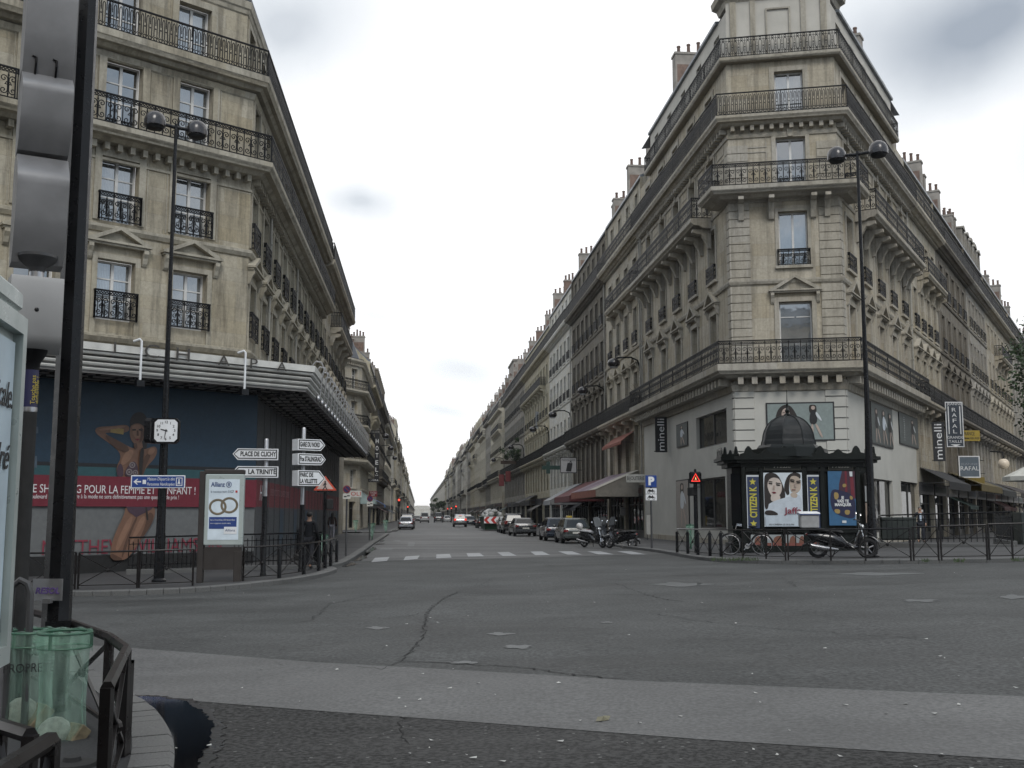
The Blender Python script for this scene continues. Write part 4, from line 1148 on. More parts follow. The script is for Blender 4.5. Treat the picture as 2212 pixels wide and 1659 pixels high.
rfo = rf.obj('roof', SLATE, hb.root)
F, _ = hb.fr(1)
for x, n_ in ((.8,4),(10,3),(18,4)): chimney(rfo, F @ TR(x, 3.0, 20.4), .8, 2.0, 2.6, n_, x > 15)
hb.finish()
left = [('beige stone house with dark balconies after the hotel on the left of the street', 134.2, 26, 9, 1, 3, (3.6,6.9,7.0,10.8,14.2,17.6), 1.0),
        ('brown sooty house fourth along the left of the street', 160.4, 34, 11, 1, 1, (3.8,7.2,7.3,11.2,14.8,18.2), 1.0),
        ('cream house with a pale end wall halfway down the left of the street', 194.6, 40, 12, 1, 5, (3.8,7.2,7.3,11.0,14.4,17.6), .9)]
for k, (lab, s0, Ln, nc, det, stn, z, _) in enumerate(left):
    terrace('street_house', lab, S(s0,-6.2).xy, SD, Ln, PS[stn], z, nc, det, 40+k, 'bars', bal=('F1','F4') if k % 2 else ('F4',), f3=(2, nc-3) if k in (0, 2, 3) else None, attic=k % 2 == 0, roofm=SLATE if k % 2 else ZINC, shops=max(2, int(Ln/9)), ped=k in (0, 2), group='houses lining the left of the street')
# right row: each house runs from its far end to its near end as seen from the street
right = [('beige house with grey shutters and a jutting middle balcony beside the wedge building', 72.9, 14.4, 4, 2, 0, (4.0,8.75,8.83,13.4,17.4,21.3), dict(f3=(1,4), shut=.8, style='scroll')),
         ('soot-blackened house with a balcony along its first and second floors', 87.35, 20.3, 7, 2, 1, (4.0,8.75,8.83,13.2,17.2,21.2), dict(style='bars', f3=None)),
         ('whitish house with narrow windows and a spiked balcony end in the row', 107.7, 18.9, 6, 2, 2, (4.0,8.6,8.7,13.2,17.2,21.3), dict(style='bars', ped=False, shut=.3)),
         ('yellowish stone house with a white letting board on its balcony', 126.7, 30, 9, 1, 3, (4.0,8.5,8.6,13.2,17.2,21.3), dict(f3=(0,8), style='bars')),
         ('grey shuttered house with a leafy bush on its balcony', 156.8, 37.6, 13, 1, 4, (4.0,8.5,8.6,13.2,17.2,21.3), dict(style='bars', shut=.9, ped=False)),
         ('sandy corner house with stacked wrapped balconies midway along the row', 200.5, 32, 9, 1, 7, (4.2,8.7,8.8,13.2,17.4,21.3), dict(style='bars', f3=(3,9)))]
RH = []
for k, (lab, s0, Ln, nc, det, stn, z, kw) in enumerate(right):
    kw = dict(kw)
    RH.append(terrace('street_house', lab, S(s0+Ln,15.2).xy, -SD, Ln, PS[stn], z, nc, det, 70+k, attic=True, roofz=((3.9,5.4),(3.9,5.4),(3.6,5.2),(2.8,5.0),(2.4,4.8),(2.4,5.2),(2.6,5.0),(2.8,5.0),(2.6,5.0),(2.6,5.0),(2.6,5.0))[k], roofm=SLATE if k in (4, 6) else ZINC, shops=max(2, int(Ln/7)), gnd=True, group='houses lining the right of the street', **kw))
    if k < 3:
        RH[-1][0].pipe(0, Ln-.2, 4.2, z[5]-.4)
# the far rows, house by house
ORD = ('fifth','sixth','seventh','eighth','ninth','tenth','eleventh','twelfth','thirteenth','fourteenth','fifteenth','sixteenth','seventeenth','eighteenth','nineteenth','twentieth','twenty-first','twenty-second','twenty-third','twenty-fourth','twenty-fifth','twenty-sixth')
def far_row(side, s, end, first, seed):
    rr = random.Random(seed); k = first
    while s < end and k < len(ORD):
        Ln = rr.uniform(15, 25)+(s-200)*.022; off = rr.uniform(-.35, .35); st = rr.choice((5, 6, 7, 6, 3, 4, 7, 0, 2)); top = rr.uniform(19.3, 22.2)-(1.8 if side < 0 else 0); b1 = rr.random() < .55
        col = {0:'beige',2:'whitish',3:'yellowish',4:'grey',5:'pale',6:'light grey',7:'cream'}[st]; slate = rr.random() < .5
        lab = '%s house with a %s roof, %s from the %s in its row' % (col, 'slate' if slate else 'zinc', ORD[k], 'wedge building' if side > 0 else 'store')
        z = (4.0, 8.2+rr.uniform(-.5,.5), 8.4, 12.4+rr.uniform(-.5,.4), 16.0+rr.uniform(-.4,.4), top)
        kw = dict(bal=('F1','F4') if b1 else ('F4',), attic=rr.random() < .6, roofz=(rr.uniform(2.2,3.8), rr.uniform(4.6,6.5)), shops=3, roofm=SLATE if slate else ZINC, ped=False, style='far', group='houses lining the %s of the street' % ('right' if side > 0 else 'left'), f3=(1, 4) if rr.random() < .4 else None)
        cols = max(4, min(9, int(Ln/2.9)))
        if side > 0: terrace('street_house', lab, S(s+Ln, 15.2+off).xy, -SD, Ln-.05, PS[st], z, cols, 0, seed*50+k, **kw)
        else: terrace('street_house', lab, S(s, -6.2+off).xy, SD, Ln-.05, PS[st], z, cols, 0, seed*50+k, **kw)
        s += Ln; k += 1
    return s
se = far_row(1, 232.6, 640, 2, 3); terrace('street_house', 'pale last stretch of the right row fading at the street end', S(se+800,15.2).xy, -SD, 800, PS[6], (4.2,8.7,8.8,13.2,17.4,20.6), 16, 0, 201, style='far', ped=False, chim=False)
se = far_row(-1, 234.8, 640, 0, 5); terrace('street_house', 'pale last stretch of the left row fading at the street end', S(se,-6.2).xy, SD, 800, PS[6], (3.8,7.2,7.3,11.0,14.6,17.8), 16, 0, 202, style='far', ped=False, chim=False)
# plain tall rear block and dome that rise above the roofs
tb = thing('rear_block', 'plain pale block rising behind the mansard roofs of the right row', 'building', S(196,22))
m_ = MB(RZ(math.atan2(SD.y, SD.x))); m_.box(0,11,-5,5,10,29.6); m_.box(-.2,11.2,-5.2,5.2,29.61,29.95); m_.box(2,4,-2,1,29.96,31.2); m_.tube([(5,0,29.9),(5,0,33)], .05, 5); m_.obj('wall', CHSTONE, tb)
dm = thing('slate_dome', 'rounded slate dome roof rising behind the whitish house', 'dome', S(128,19.4,20))
m_ = MB(); m_.lathe([(3.3,0),(3.3,4.0),(3.2,5.2),(2.85,6.5),(2.2,7.5),(1.2,8.2),(.2,8.45)], 24); m_.obj('dome_shell', SLATE, dm, 30)
# boulevard on the right: houses beyond the wedge building
blv = [('beige boulevard house with grey shutters next to the wedge building', 18.3, 11.2, 4, 2, 0, dict(f3=(1,4), shut=.8, style='scroll')),
       ('dark boulevard house with a bulging second-floor balcony above the yellow shop sign', 29.6, 15.4, 5, 2, 1, dict(style='bars')),
       ('grey boulevard house with plain window rows third after the wedge building', 45.1, 12.7, 5, 1, 4, dict(style='bars')),
       ('boulevard house half hidden by the green street tree', 57.9, 22, 7, 1, 0, dict(style='bars', f3=(2,5))),
       ('last boulevard house behind the street tree at the picture edge', 80.0, 40, 11, 0, 4, dict(style='bars'))]
for k, (lab, t0, Ln, nc, det, stn, kw) in enumerate(blv):
    terrace('boulevard_house', lab, (E2+BD*t0).xy, BD, Ln, PS[stn], (4.0,8.75,8.83,13.3,17.3,21.3), nc, det, 90+k, attic=k != 2, shops=max(2, int(Ln/5)), group='houses along the right-hand boulevard', **kw)
# houses behind the viewer's side of the crossing: what the windows and puddle mirror
for k, (a, d, Ln) in enumerate([((26,-24), Vector((-1,.05,0)), 40), ((-20,-24), Vector((-.6,.8,0)), 30), ((132.8,186), Vector((-.5,-.866,0)), 160)]):
    terrace('opposite_house', ['stone house behind the viewer on the near side of the crossing', 'stone house on the near corner behind the advertising panel', 'stone house closing the near side of the boulevard'][k], a, d, Ln, PS[(0,4,5)[k]], (4.0,8.7,8.8,13.2,17.2,20.8), 9, 0, 120+k, shops=4)
# pale hill and buildings at the very end of the street
eb = thing('end_building', 'small pale building closing the far end of the street', 'building', S(1600,4))
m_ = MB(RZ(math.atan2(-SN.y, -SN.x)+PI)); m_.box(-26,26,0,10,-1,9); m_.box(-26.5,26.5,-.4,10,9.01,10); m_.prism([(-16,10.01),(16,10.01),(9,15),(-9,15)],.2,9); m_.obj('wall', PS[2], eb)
# ------------------------------------------------------------------ signs, street furniture
def fit(parent, txt, m, M, x0, x1, z, h, name='lettering', **kw):
    """lettering stretched to run from x0 to x1 with capitals h tall, centred on z (local x, z of M)"""
    me = text_mesh(txt, h/.72, m, **kw); xs = [v.co.x for v in me.vertices]
    a, b = min(xs), max(xs); k = (x1-x0)/max(1e-4, b-a)
    return put(name, me, parent, M @ Matrix(((k,0,0,x0-a*k),(0,1,0,0),(0,0,1,z),(0,0,0,1))))
def chaikin(p, it=2):
    for _ in range(it):
        o = []
        for i in range(len(p)):
            a, b = p[i], p[(i+1) % len(p)]
            o += [(a[0]*.75+b[0]*.25, a[1]*.75+b[1]*.25), (a[0]*.25+b[0]*.75, a[1]*.25+b[1]*.75)]
        p = o
    return p
def ell(cx, cz, rx, rz, n=18, a0=0): return [(cx+rx*math.cos(2*PI*i/n+a0), cz+rz*math.sin(2*PI*i/n+a0)) for i in range(n)]
def pr(name, col): return mat('print_'+name, col, .55, 0, .10, 6)
def layers(parent, M, items, y0=-.002, step=.002, name='printed_figure'):
    """flat printed shapes, one 2 mm film over the other, as one part"""
    mb = MB(M); mats = []
    for i, (poly, m, *sm) in enumerate(items):
        if m not in mats: mats.append(m)
        p = chaikin(poly, 2) if (sm and sm[0]) else poly
        area = sum(p[k][0]*p[(k+1) % len(p)][1]-p[(k+1) % len(p)][0]*p[k][1] for k in range(len(p)))
        mb.flat(p if area > 0 else p[::-1], y0-step*i, mats.index(m))
    return mb.obj(name, mats, parent)
SK = pr('skin', (.17,.088,.055)); SKD = pr('skin_dark', (.085,.042,.025)); SKL = pr('skin_light', (.235,.13,.083)); HAIR = pr('hair', (.018,.013,.011)); WHT = pr('white', (.55,.58,.60)); CRIM = pr('crimson', (.145,.012,.024))
PBLUE = pr('deep_blue', (.013,.038,.066)); PSEA = pr('sea', (.022,.078,.09)); PSAND = pr('sand', (.13,.135,.135)); PGREY = pr('grey_sheet', (.085,.09,.095)); PBLK = pr('black', (.012,.012,.014)); PGOLD = pr('gold', (.30,.21,.07)); PPALE = pr('pale_face', (.52,.45,.40))

# hoarding on the store front
P0 = L0c + Vector((.735*.0+.678*.06, -.735*.06)); HF = frame((P0.x, P0.y, 0), fd)
def hz(x, y): return on_face((60+x/2.764)*.76276, (1100+y/2.764)*.76276, P0, fd)
hd = thing('advertising_hoarding', 'giant beach advertisement with a woman in a bikini and a crimson text band', 'hoarding', (P0.x, P0.y, 0), math.atan2(fd.y, fd.x))
hd_o = MB(); x0, x1 = -18, .35
for (za, zb, m) in ((.02,.55,0),(.55,1.95,1),(1.95,2.98,2),(2.98,3.3,2),(3.3,4.1,3),(4.1,5.95,3)): pass
hb_ = MB(); hb_.mi = 0; hb_.box(x0, x1, -.03, .05, .35, 2.0)
hb_.box(x0, x1, -.03, .05, 2.0, 3.25, 1); hb_.box(x0, x1, -.03, .05, 3.25, 5.98, 2); hb_.box(x0, x1, -.032, .05, 3.2, 3.32, 3); hb_.box(x0, x1, -.02, .05, -.6, .35, 4)
hb_.obj('printed_sheet', [PSAND, PSEA, PBLUE, PBLK, BLACKM], hd)
def hp(pts): return [hz(*p) for p in pts]
LI = []
def A_(pts, m, sm=True): LI.append((hp(pts), m, sm))
A_([(60,300),(130,300),(130,350),(60,360)], pr('pane_pale', (.07,.10,.13)), False); A_([(55,530),(120,530),(120,620),(55,620)], pr('pane_pale', (.07,.10,.13)), False)
A_([(845,300),(850,230),(900,180),(965,195),(990,270),(975,340),(985,470),(950,560),(915,560),(930,420),(850,330)], HAIR)
A_([(880,400),(940,400),(950,480),(985,470),(1040,450),(1065,480),(1045,545),(970,620),(945,700),(755,700),(735,625),(790,520),(690,430),(570,350),(585,300),(700,298),(830,280),(850,330),(790,352),(690,345),(640,350),(760,412),(850,462),(885,470)], SK)
A_(ell(903, 345, 58, 95), SK, False); A_([(862,300),(880,285),(905,282),(930,290),(938,330),(925,380),(905,400),(885,385),(868,350)], SKL); A_([(925,300),(955,320),(958,370),(935,420),(915,430),(935,370)], SKD); A_([(850,300),(860,250),(905,235),(955,260),(962,310),(930,275),(880,275)], HAIR)
A_([(865,320),(893,318),(893,330),(866,332)], HAIR, False); A_([(915,318),(945,322),(944,334),(916,330)], HAIR, False); A_([(885,398),(905,392),(925,398),(905,410)], CRIM, False)
A_([(900,330),(912,330),(916,372),(898,372)], SKD, False)
A_([(693,305),(798,318),(795,362),(693,345)], PGOLD, False)
A_([(640,350),(760,412),(850,462),(790,510),(690,430)], SKD); A_([(960,520),(1020,500),(965,620),(945,690),(930,640)], SKD)
A_([(600,318),(700,305),(800,292),(815,305),(700,322),(610,335)], SKL); A_([(800,505),(850,475),(880,490),(850,560),(800,600),(765,600)], SKL); A_([(985,480),(1030,462),(1045,480),(1020,520),(985,520)], SKL); A_([(870,430),(900,425),(905,470),(880,480)], SKD); A_([(760,420),(850,475),(815,505),(770,480)], SKD)
A_([(798,690),(812,630),(870,560),(905,600),(912,695)], pr('bikini', (.055,.03,.045))); A_([(738,690),(745,610),(775,580),(795,640),(790,695)], pr('bikini', (.055,.03,.045)))
for c in ((862,600,24),(838,655,26),(885,660,22)):
    A_(ell(c[0], c[1], c[2], c[2], 14), pr('ring', (.20,.17,.17)), False); A_(ell(c[0], c[1], c[2]*.62, c[2]*.62, 12), pr('bikini', (.055,.03,.045)), False); A_(ell(c[0], c[1], c[2]*.35, c[2]*.35, 10), pr('ring', (.20,.17,.17)), False)
A_([(925,470),(955,460),(945,560),(935,700),(915,700),(912,580)], HAIR)
A_([(805,915),(1035,915),(1040,990),(1000,1085),(925,1190),(850,1300),(800,1345),(700,1345),(683,1290),(720,1140),(800,985)], SK); A_([(890,1000),(905,1010),(850,1130),(800,1290),(770,1340),(800,1200)], SKD)
A_([(985,960),(1035,990),(1000,1085),(900,1215),(960,1080)], SKD); A_([(835,1000),(870,1005),(830,1110),(760,1250),(730,1290),(735,1200)], SKL); A_([(930,1000),(965,1000),(945,1070),(870,1190),(830,1240),(870,1130)], SKL); A_([(690,1290),(720,1300),(790,1335),(760,1345),(700,1345)], SKD)
A_([(805,915),(1030,915),(1010,945),(890,1008),(830,965)], pr('bikini', (.055,.03,.045)), False); A_([(960,930),(975,930),(985,1030),(970,1030)], HAIR, False)
# crimson band last, over the figure
zt = hz(700, 690)[1]; zb_ = hz(700, 925)[1]
LI.append(([(x0, zb_), (x1, zb_), (x1, zt), (x0, zt)], CRIM, False))
layers(hd, TR(0, -.031, 0), LI)
HM = TR(0, -.031-.002*len(LI)-.003, 0)
a, z = hz(48, 785); b, _ = hz(1040, 785); h = .27
fit(hd, "SE SHOPPING POUR LA FEMME ET L'ENFANT !", LETW, HM, a, hz(1352, 790)[0], z, h)
fit(hd, "Boulevard", LETW, HM, hz(52,845)[0], hz(190,845)[0], hz(120,847)[1], .14); fit(hd, "Être à la mode ne sera définitivement pas une question de prix !", LETW, HM, hz(390,847)[0], hz(1222,850)[0], hz(800,850)[1], .14)
fit(hd, "MATTHEW WILLIAMSON", pr('red_letters', (.22,.03,.05)), HM @ TR(0,.05,0), hz(160,1240)[0], hz(1560,1240)[0], hz(700,1243)[1], .48)
# sheeted street side of the store
P1 = S(40.6,-6.08).xy; h2 = thing('sheeted_hoarding', 'grey plastic-sheeted hoarding with a faded crimson band down the street side of the store', 'hoarding', (P1.x, P1.y, 0), math.atan2(SD.y, SD.x))
mb = MB(); mb.box(.3, 43, -.03, .06, -.6, 5.98); mb.box(.3, 43, -.036, -.031, 1.95, 2.95, 1)
for k in range(24):
    x = .5+k*1.78; mb.box(x, x+.05, -.06, -.037, .1, 5.9, 2)
    if k % 3 == 1: mb.box(x+.3, x+1.5, -.034, -.0305, .4, 1.9, 3)
mb.obj('printed_sheet', [PGREY, pr('faded_crimson', (.19,.035,.045)), pr('batten', (.12,.12,.12)), pr('dull_blue', (.05,.08,.11))], h2)
fit(h2, "H&M", LETW, TR(0,-.045,0), 1.6, 3.6, 2.45, .62, shear=.25); fit(h2, "BIENTÔT OUVERTURE", pr('faint', (.35,.2,.2)), TR(0,-.045,0), 4.6, 11, 2.55, .28)

# ---- near corner: lamp post, column of grey housings, advertising panel, bins, barriers
def near(u, v, Y): return D(u, v, Y)
p = D(119, 1400, 9.4); pz = gz(p.x, p.y)+.115
lp_ = thing('lamp_post', 'thick black lamp post beside the green bin bags, running out of the picture top', 'lamp post', (p.x, p.y, pz), .5)
mb = MB(); mb.lathe([(.15,0),(.15,.06),(.125,.10),(.118,1.0),(.112,2.2),(.095,7.5),(.08,12)], 8); mb.box(-.10,.10,-.128,-.10,.15,.75); mb.obj('pole', BLACK, lp_, 30)
mb = MB(); q = Vector((-.045, -.20, 1.0)); mb.box(-.15,.10,-.155,-.145,.92,1.10); mb.box(-.05,.02,-.2,-.14,.90,.94)
pl_ = mb.obj('bin_bracket', STEEL, lp_); pl_.rotation_euler = (0,0,-.5)
t_ = text(lp_, 'RESOL', .07, pr('purple_ink', (.10,.06,.20)), RZ(-.5) @ TR(-.025,-.158,1.0), bold=.002, shear=.2)
p = D(36, 1400, 8.9); pz = gz(p.x, p.y)+.115
sg = thing('signal_column', 'grey pole with stacked curved metal housings and a black lower half at the picture edge', 'signal column', (p.x, p.y, pz), .52)
zc = lambda v: D(36, v, 8.9).z-pz
mb = MB(); mb.lathe([(.075,0),(.062,.05),(.060,zc(890))], 14); mb.obj('lower_pole', BLACKM, sg, 30)
mb = MB(); mb.lathe([(.058,zc(890)),(.058,zc(560))], 14); mb.lathe([(.063,zc(888)),(.063,zc(880))], 14); mb.obj('upper_pole', STEEL, sg, 30)
mb = MB(); mb.tube([(0,0,zc(886)+.01),(0,0,zc(800))], .0605, 14); mb.obj('sticker', mat('sticker_navy', (.015,.015,.06), .5), sg, 30)
for k, w in enumerate(("Touche pas", "à mon", "dimanche !")):
    text(sg, w, .052, mat('sticker_yellow', (.45,.36,.05), .5), RZ(.25+.32*k) @ TR(0,-.063,zc(843)) @ Matrix.Rotation(-PI/2, 4, 'Y'), ext=.0005)
W_ = .20
def hood(z0, z1, name='housing'):
    mb = MB(); h = z1-z0
    prof = [(.10,z0),(.0,z0+.02),(-.07,z0+h*.16),(-.12,z0+h*.34),(-.135,z0+h*.42),(-.165,z0+h*.70),(-.167,z0+h*.76),(-.155,z0+h*.81),(-.13,z0+h*.85),(-.02,z1-.015),(.0,z1),(.16,z1),(.20,z0+h*.9),(.20,z0+h*.3),(.16,z0)]
    mb.prism(prof, -W_, W_, axis='x'); o = mb.obj(name, GREYBOX, sg, 25)
    return o
hood(zc(575), zc(340)); hood(zc(335), zc(160)); hood(zc(190), zc(-60))
for dx in (-.1,.06):
    mb = MB(); mb.tube([(dx,-.05,zc(170)),(dx,-.09,zc(150)),(dx,-.09,zc(137)),(dx-.03,-.09,zc(135))], .009, 6); mb.obj('hook', BLACK, sg)
mb = MB(); mb.lathe([(.05,zc(610)),(.055,zc(590)),(.075,zc(578)),(.14,zc(566)),(.16,zc(558)),(.16,zc(552))], 20); mb.obj('collar', DKGREY, sg, 30)
mb = MB(); mb.prism([(.16,zc(755)),(-.03,zc(765)),(-.12,zc(745)),(-.15,zc(728)),(-.15,zc(615)),(-.14,zc(604)),(.16,zc(600)),(.22,zc(610)),(.22,zc(740))], -W_, W_, axis='x'); cb_ = mb.obj('control_box', mat('pale_grey_box', (.33,.33,.33), .5, .2, .06), sg, 25)
mb = MB(); mb.ball((.0,-.152,zc(675)), .018, .006, .018, 8, 6); mb.obj('lock', BLACK, cb_)
mb = MB(); mb.lathe([(.06,zc(800)),(.065,zc(785)),(.11,zc(765)),(.13,zc(757))], 16); mb.obj('lower_collar', BLACK, sg, 30)
# advertising panel seen almost edge-on
p = D(21, 1430, 5.5); pd = Vector((.2,-.98,0)).normalized(); pz = gz(p.x, p.y)+.115
ap_ = thing('advertising_case', 'tall lit advertising case with grey-green metal edge cut off by the picture edge', 'advertising panel', (p.x+pd.x*1.25, p.y+pd.y*1.25, pz), math.atan2(-pd.y, -pd.x))
zt, zb = D(44,690,5.5).z-pz, D(22,1432,5.5).z-pz
FR = mat('panel_frame_grey_green', (.42,.47,.45), .35, .2, .08)
mb = MB(); e = 1.25; g_ = .075
mb.box(0, g_, 0, .16, zb, zt); mb.box(e-g_, e, 0, .16, zb, zt); mb.box(g_, e-g_, 0, .16, zb, zb+g_*1.2); mb.box(g_, e-g_, 0, .16, zt-g_*1.2, zt); mb.box(g_, e-g_, .05, .155, zb+g_*1.2, zt-g_*1.2)
mb.obj('case', FR, ap_); mb = MB(); mb.bbox(.12, e-.1, .0, .22, zt+.001, zt+.13, .03); mb.obj('header', FR, ap_)
mb = MB(); mb.box(g_+.03, e-g_-.03, .030, .045, zb+.15, zt-.14); mb.obj('poster', mat('poster_pale_blue', (.50,.60,.66), .5, emit=.0), ap_)
mb = MB(); mb.prism([(g_+.04,zb+.16),(e-g_-.04,zb+.16),(e-g_-.12,zb+.42),(e-g_-.45,zb+.55),(g_+.04,zb+.62)], .024, .029); mb.obj('poster_foot', PBLK, ap_)
for w, zz_ in (("musicale.", zt-.42), ("André", zt-.72)): fit(ap_, w, INK, TR(0,.022,0), e-g_-.62, e-g_-.06, zz_, .13, shear=.35)

for lx in (.15, e-.32): mb = MB(); mb.box(lx,lx+.17,.03,.14,-.02,zb); mb.obj('leg', BLACK, ap_)
# bag bins
def bagbin(name, label, pos, rz, Hrim, r, Hb, group, pole=False, fill=True, mark=None):
    t = thing(name, label, 'litter bin', pos, rz, group)
    mb = MB(); n = 28
    ring = [(r*math.cos(2*PI*i/n), r*math.sin(2*PI*i/n), Hrim) for i in range(n)]
    mb.tube(ring, .012, 6, closed=True); mb.tube([(x*1.0,y*1.0,z-.105) for x,y,z in ring], .008, 6, closed=True)
    for i in (0, 9, 18): mb.bar(ring[i], (ring[i][0], ring[i][1], Hrim-.11), .02)
    mb.bar((0, r, Hrim-.04), (0, r+.14, Hrim-.04), .03)
    mb.obj('hoop', GREENB if not pole else GREENB, t, 40)
    rings = []
    rr = random.Random(len(label))
    prof = [(1.06, Hrim-.13, 0), (1.07, Hrim-.02, 0), (1.03, Hrim+.018, 0), (.96, Hrim+.012, 0), (.95, Hrim-.13, .1), (.90, Hrim-.3, .5), (.86, Hrim-Hb*.55, .9), (.95, Hrim-Hb*.78, .8), (.90, Hrim-Hb*.92, .8), (.55, Hrim-Hb*.99, .6), (.12, Hrim-Hb, .2)]
    ph = [rr.uniform(0, 6) for _ in range(4)]
    nn = 48
    for k, z, wv in prof:
        row = []
        for i in range(nn):
            a = 2*PI*i/nn; f = 1+wv*(.055*math.sin(7*a+ph[0]+z)+.05*math.sin(11*a+ph[1]+2*z)+.03*math.sin(17*a+ph[2]))
            row.append((r*k*f*math.cos(a), r*k*f*math.sin(a), z+(.02*math.sin(5*a+ph[3]) if z < Hrim-.1 else .006*math.sin(9*a))))
        rings.append(row)
    mb = MB(); mb.loft(rings, caps=False); bg = mb.obj('bag', BAG, t, 60)
    if fill:
        zb = Hrim-Hb
        mb = MB()
        for k in range(3):
            pass
        mb.ball((-.04, 0, zb+.17), r*.72, r*.66, .15, 12, 8); mb.obj('white_rubbish', mat('crumpled_paper', (.42,.41,.38), .8, 0, .35, 16, .3, 1.0), t, 60)
        mb = MB(TR(.07,-.08,zb+.16) @ RZ(.4) @ Matrix.Rotation(.7, 4, 'Y')); mb.bbox(-.045,.045,-.09,.09,-.1,.11,.006); mb.obj('carton', mat('brown_carton', (.14,.115,.07), .8, 0, .4, 20), t)
        mb = MB(); mb.ball((.02,.06,zb+.11), r*.8, r*.75, .10, 12, 8); mb.obj('dark_rubbish', mat('dark_rubbish', (.03,.028,.025), .8, 0, .6, 20), t, 60)
    if mark: fit(t, mark, INK, TR(0,-r*1.02,Hrim-.26) , -r*.95, r*.95, 0, .07)
    return t
q = D(141, 1366, 8.2); bz = gz(q.x, q.y)+.115
bagbin('bag_bin', 'green see-through bag bin with white rubbish and a brown carton, before the lamp post', (q.x, q.y, bz), .5, q.z-bz, .185, .92, 'transparent bag bins')
q = D(68, 1364, 8.75); bz = gz(q.x, q.y)+.115
bagbin('bag_bin', 'green bag bin half hidden behind the signal column, lettered at its rim', (q.x, q.y, bz), .4, q.z-bz, .19, .82, 'transparent bag bins', mark='PROPRETÉ')
# crossed barriers
def barrier(name, label, pts, h=.9, group=None, stubs=(), r=.02, cross=None, low=.09, dbl=False):
    o = Vector(pts[0]); t = thing(name, label, 'barrier', o, 0, group)
    P = [Vector(p)-o for p in pts]; up = Vector((0,0,1))
    mb = MB(); mb.tube([p+up*h for p in P], r*1.25, 6); mb.obj('top_rail', BARP, t, 30)
    mb = MB(); mb.tube([p+up*low for p in P], r*.7, 4); mb.obj('lower_rail', BARP, t)
    for i, p in enumerate(P):
        if i in stubs: continue
        mb = MB(TR(p.x, p.y, p.z)); mb.box(-r, r, -r, r, -.02, h); mb.obj('post', BARP, t)
    for i in (cross if cross is not None else range(len(P)-1)):
        a, b = P[i], P[i+1]; d = (b-a)
        mb = MB(); mb.bar(a+up*low, b+up*(h-.04), r*.9); mb.bar(a+up*(h-.04), b+up*low, r*.9)
        if d.length > .9: c = (a+b)/2+up*(h/2); mb.ball(c, .045, .045, .045, 8, 6)
        mb.obj('cross_brace', BARP, t)
    for i in stubs:
        p = P[i]; mb = MB(TR(p.x, p.y, p.z)); mb.lathe([(.055,-.02),(.055,h*.84),(.045,h*.88),(.02,h*.895)], 10); mb.obj('stub_post', BLACK, t, 30)
    return t
BARP = mat('barrier_brown_black', (.012,.010,.010), .30, .1, .3, 2, .4, rvar=.05)
def onpave(u, v, Y):  # foot of a rail whose top is seen at u,v at distance Y
    p = D(u, v, Y); return Vector((p.x, p.y, gz(p.x, p.y)+.115))
nb = [onpave(40,1296,11.48), onpave(140,1326,9.87), onpave(237,1366,8.32), onpave(273,1394,7.49), onpave(232,1478,5.77)]
barrier('barrier', 'dark crossed street barrier bent round the near kerb corner in front of the puddle', nb, .70, 'crossed barriers on the near corner', r=.028)
c = onpave(279,1394,7.55); mb = MB(); mb.box(-.03,.03,-.03,.03,-.02,.62); mb.prism([(-.03,.62),(.03,.62),(.03,.60+.001)], -.03,.03)
st = tag(mb.obj('stub_post', BARP), 'short square stub post at the bend of the near crossed barrier', 'post'); st.location = c
nb2 = [onpave(111,1590,4.42), onpave(40,1632,4.06), onpave(-70,1700,3.6)]
barrier('barrier', 'crossed barrier with a shiny worn rail cut off by the lower picture edge', nb2, .70, 'crossed barriers on the near corner', r=.028)
nb3 = [onpave(66,1578,4.53), onpave(0,1556,4.76), onpave(-80,1530,5.05)]
barrier('barrier', 'crossed barrier whose rail ends behind the lower signal column', nb3, .70, 'crossed barriers on the near corner', r=.026)
p = onpave(66,1253,8.6); mb = MB(); z1 = D(66,1253,8.6).z-p.z
mb.tube([(.0,.02,-.02),(.0,.02,z1-.35),(.005,.0,z1-.1),(-.02,0,z1-.03),(-.08,0,z1),(-.14,0,z1-.05),(-.15,0,z1-.3),(-.15,.02,-.02)], .028, 8)
hoop_ = tag(mb.obj('tubular_hoop', DKGREY, None, 40), 'curved dark tubular hoop standing behind the signal column and the bins', 'hoop'); hoop_.location = p
mb = MB(); mb.lathe([(.16,0),(.15,.025),(.06,.035),(.05,.06)], 14)
bs_ = tag(mb.obj('base_plate', BLACKM, None, 30), 'round dark base plate lying on the near pavement under the bag', 'plate'); bs_.location = G(155,1655,.117)

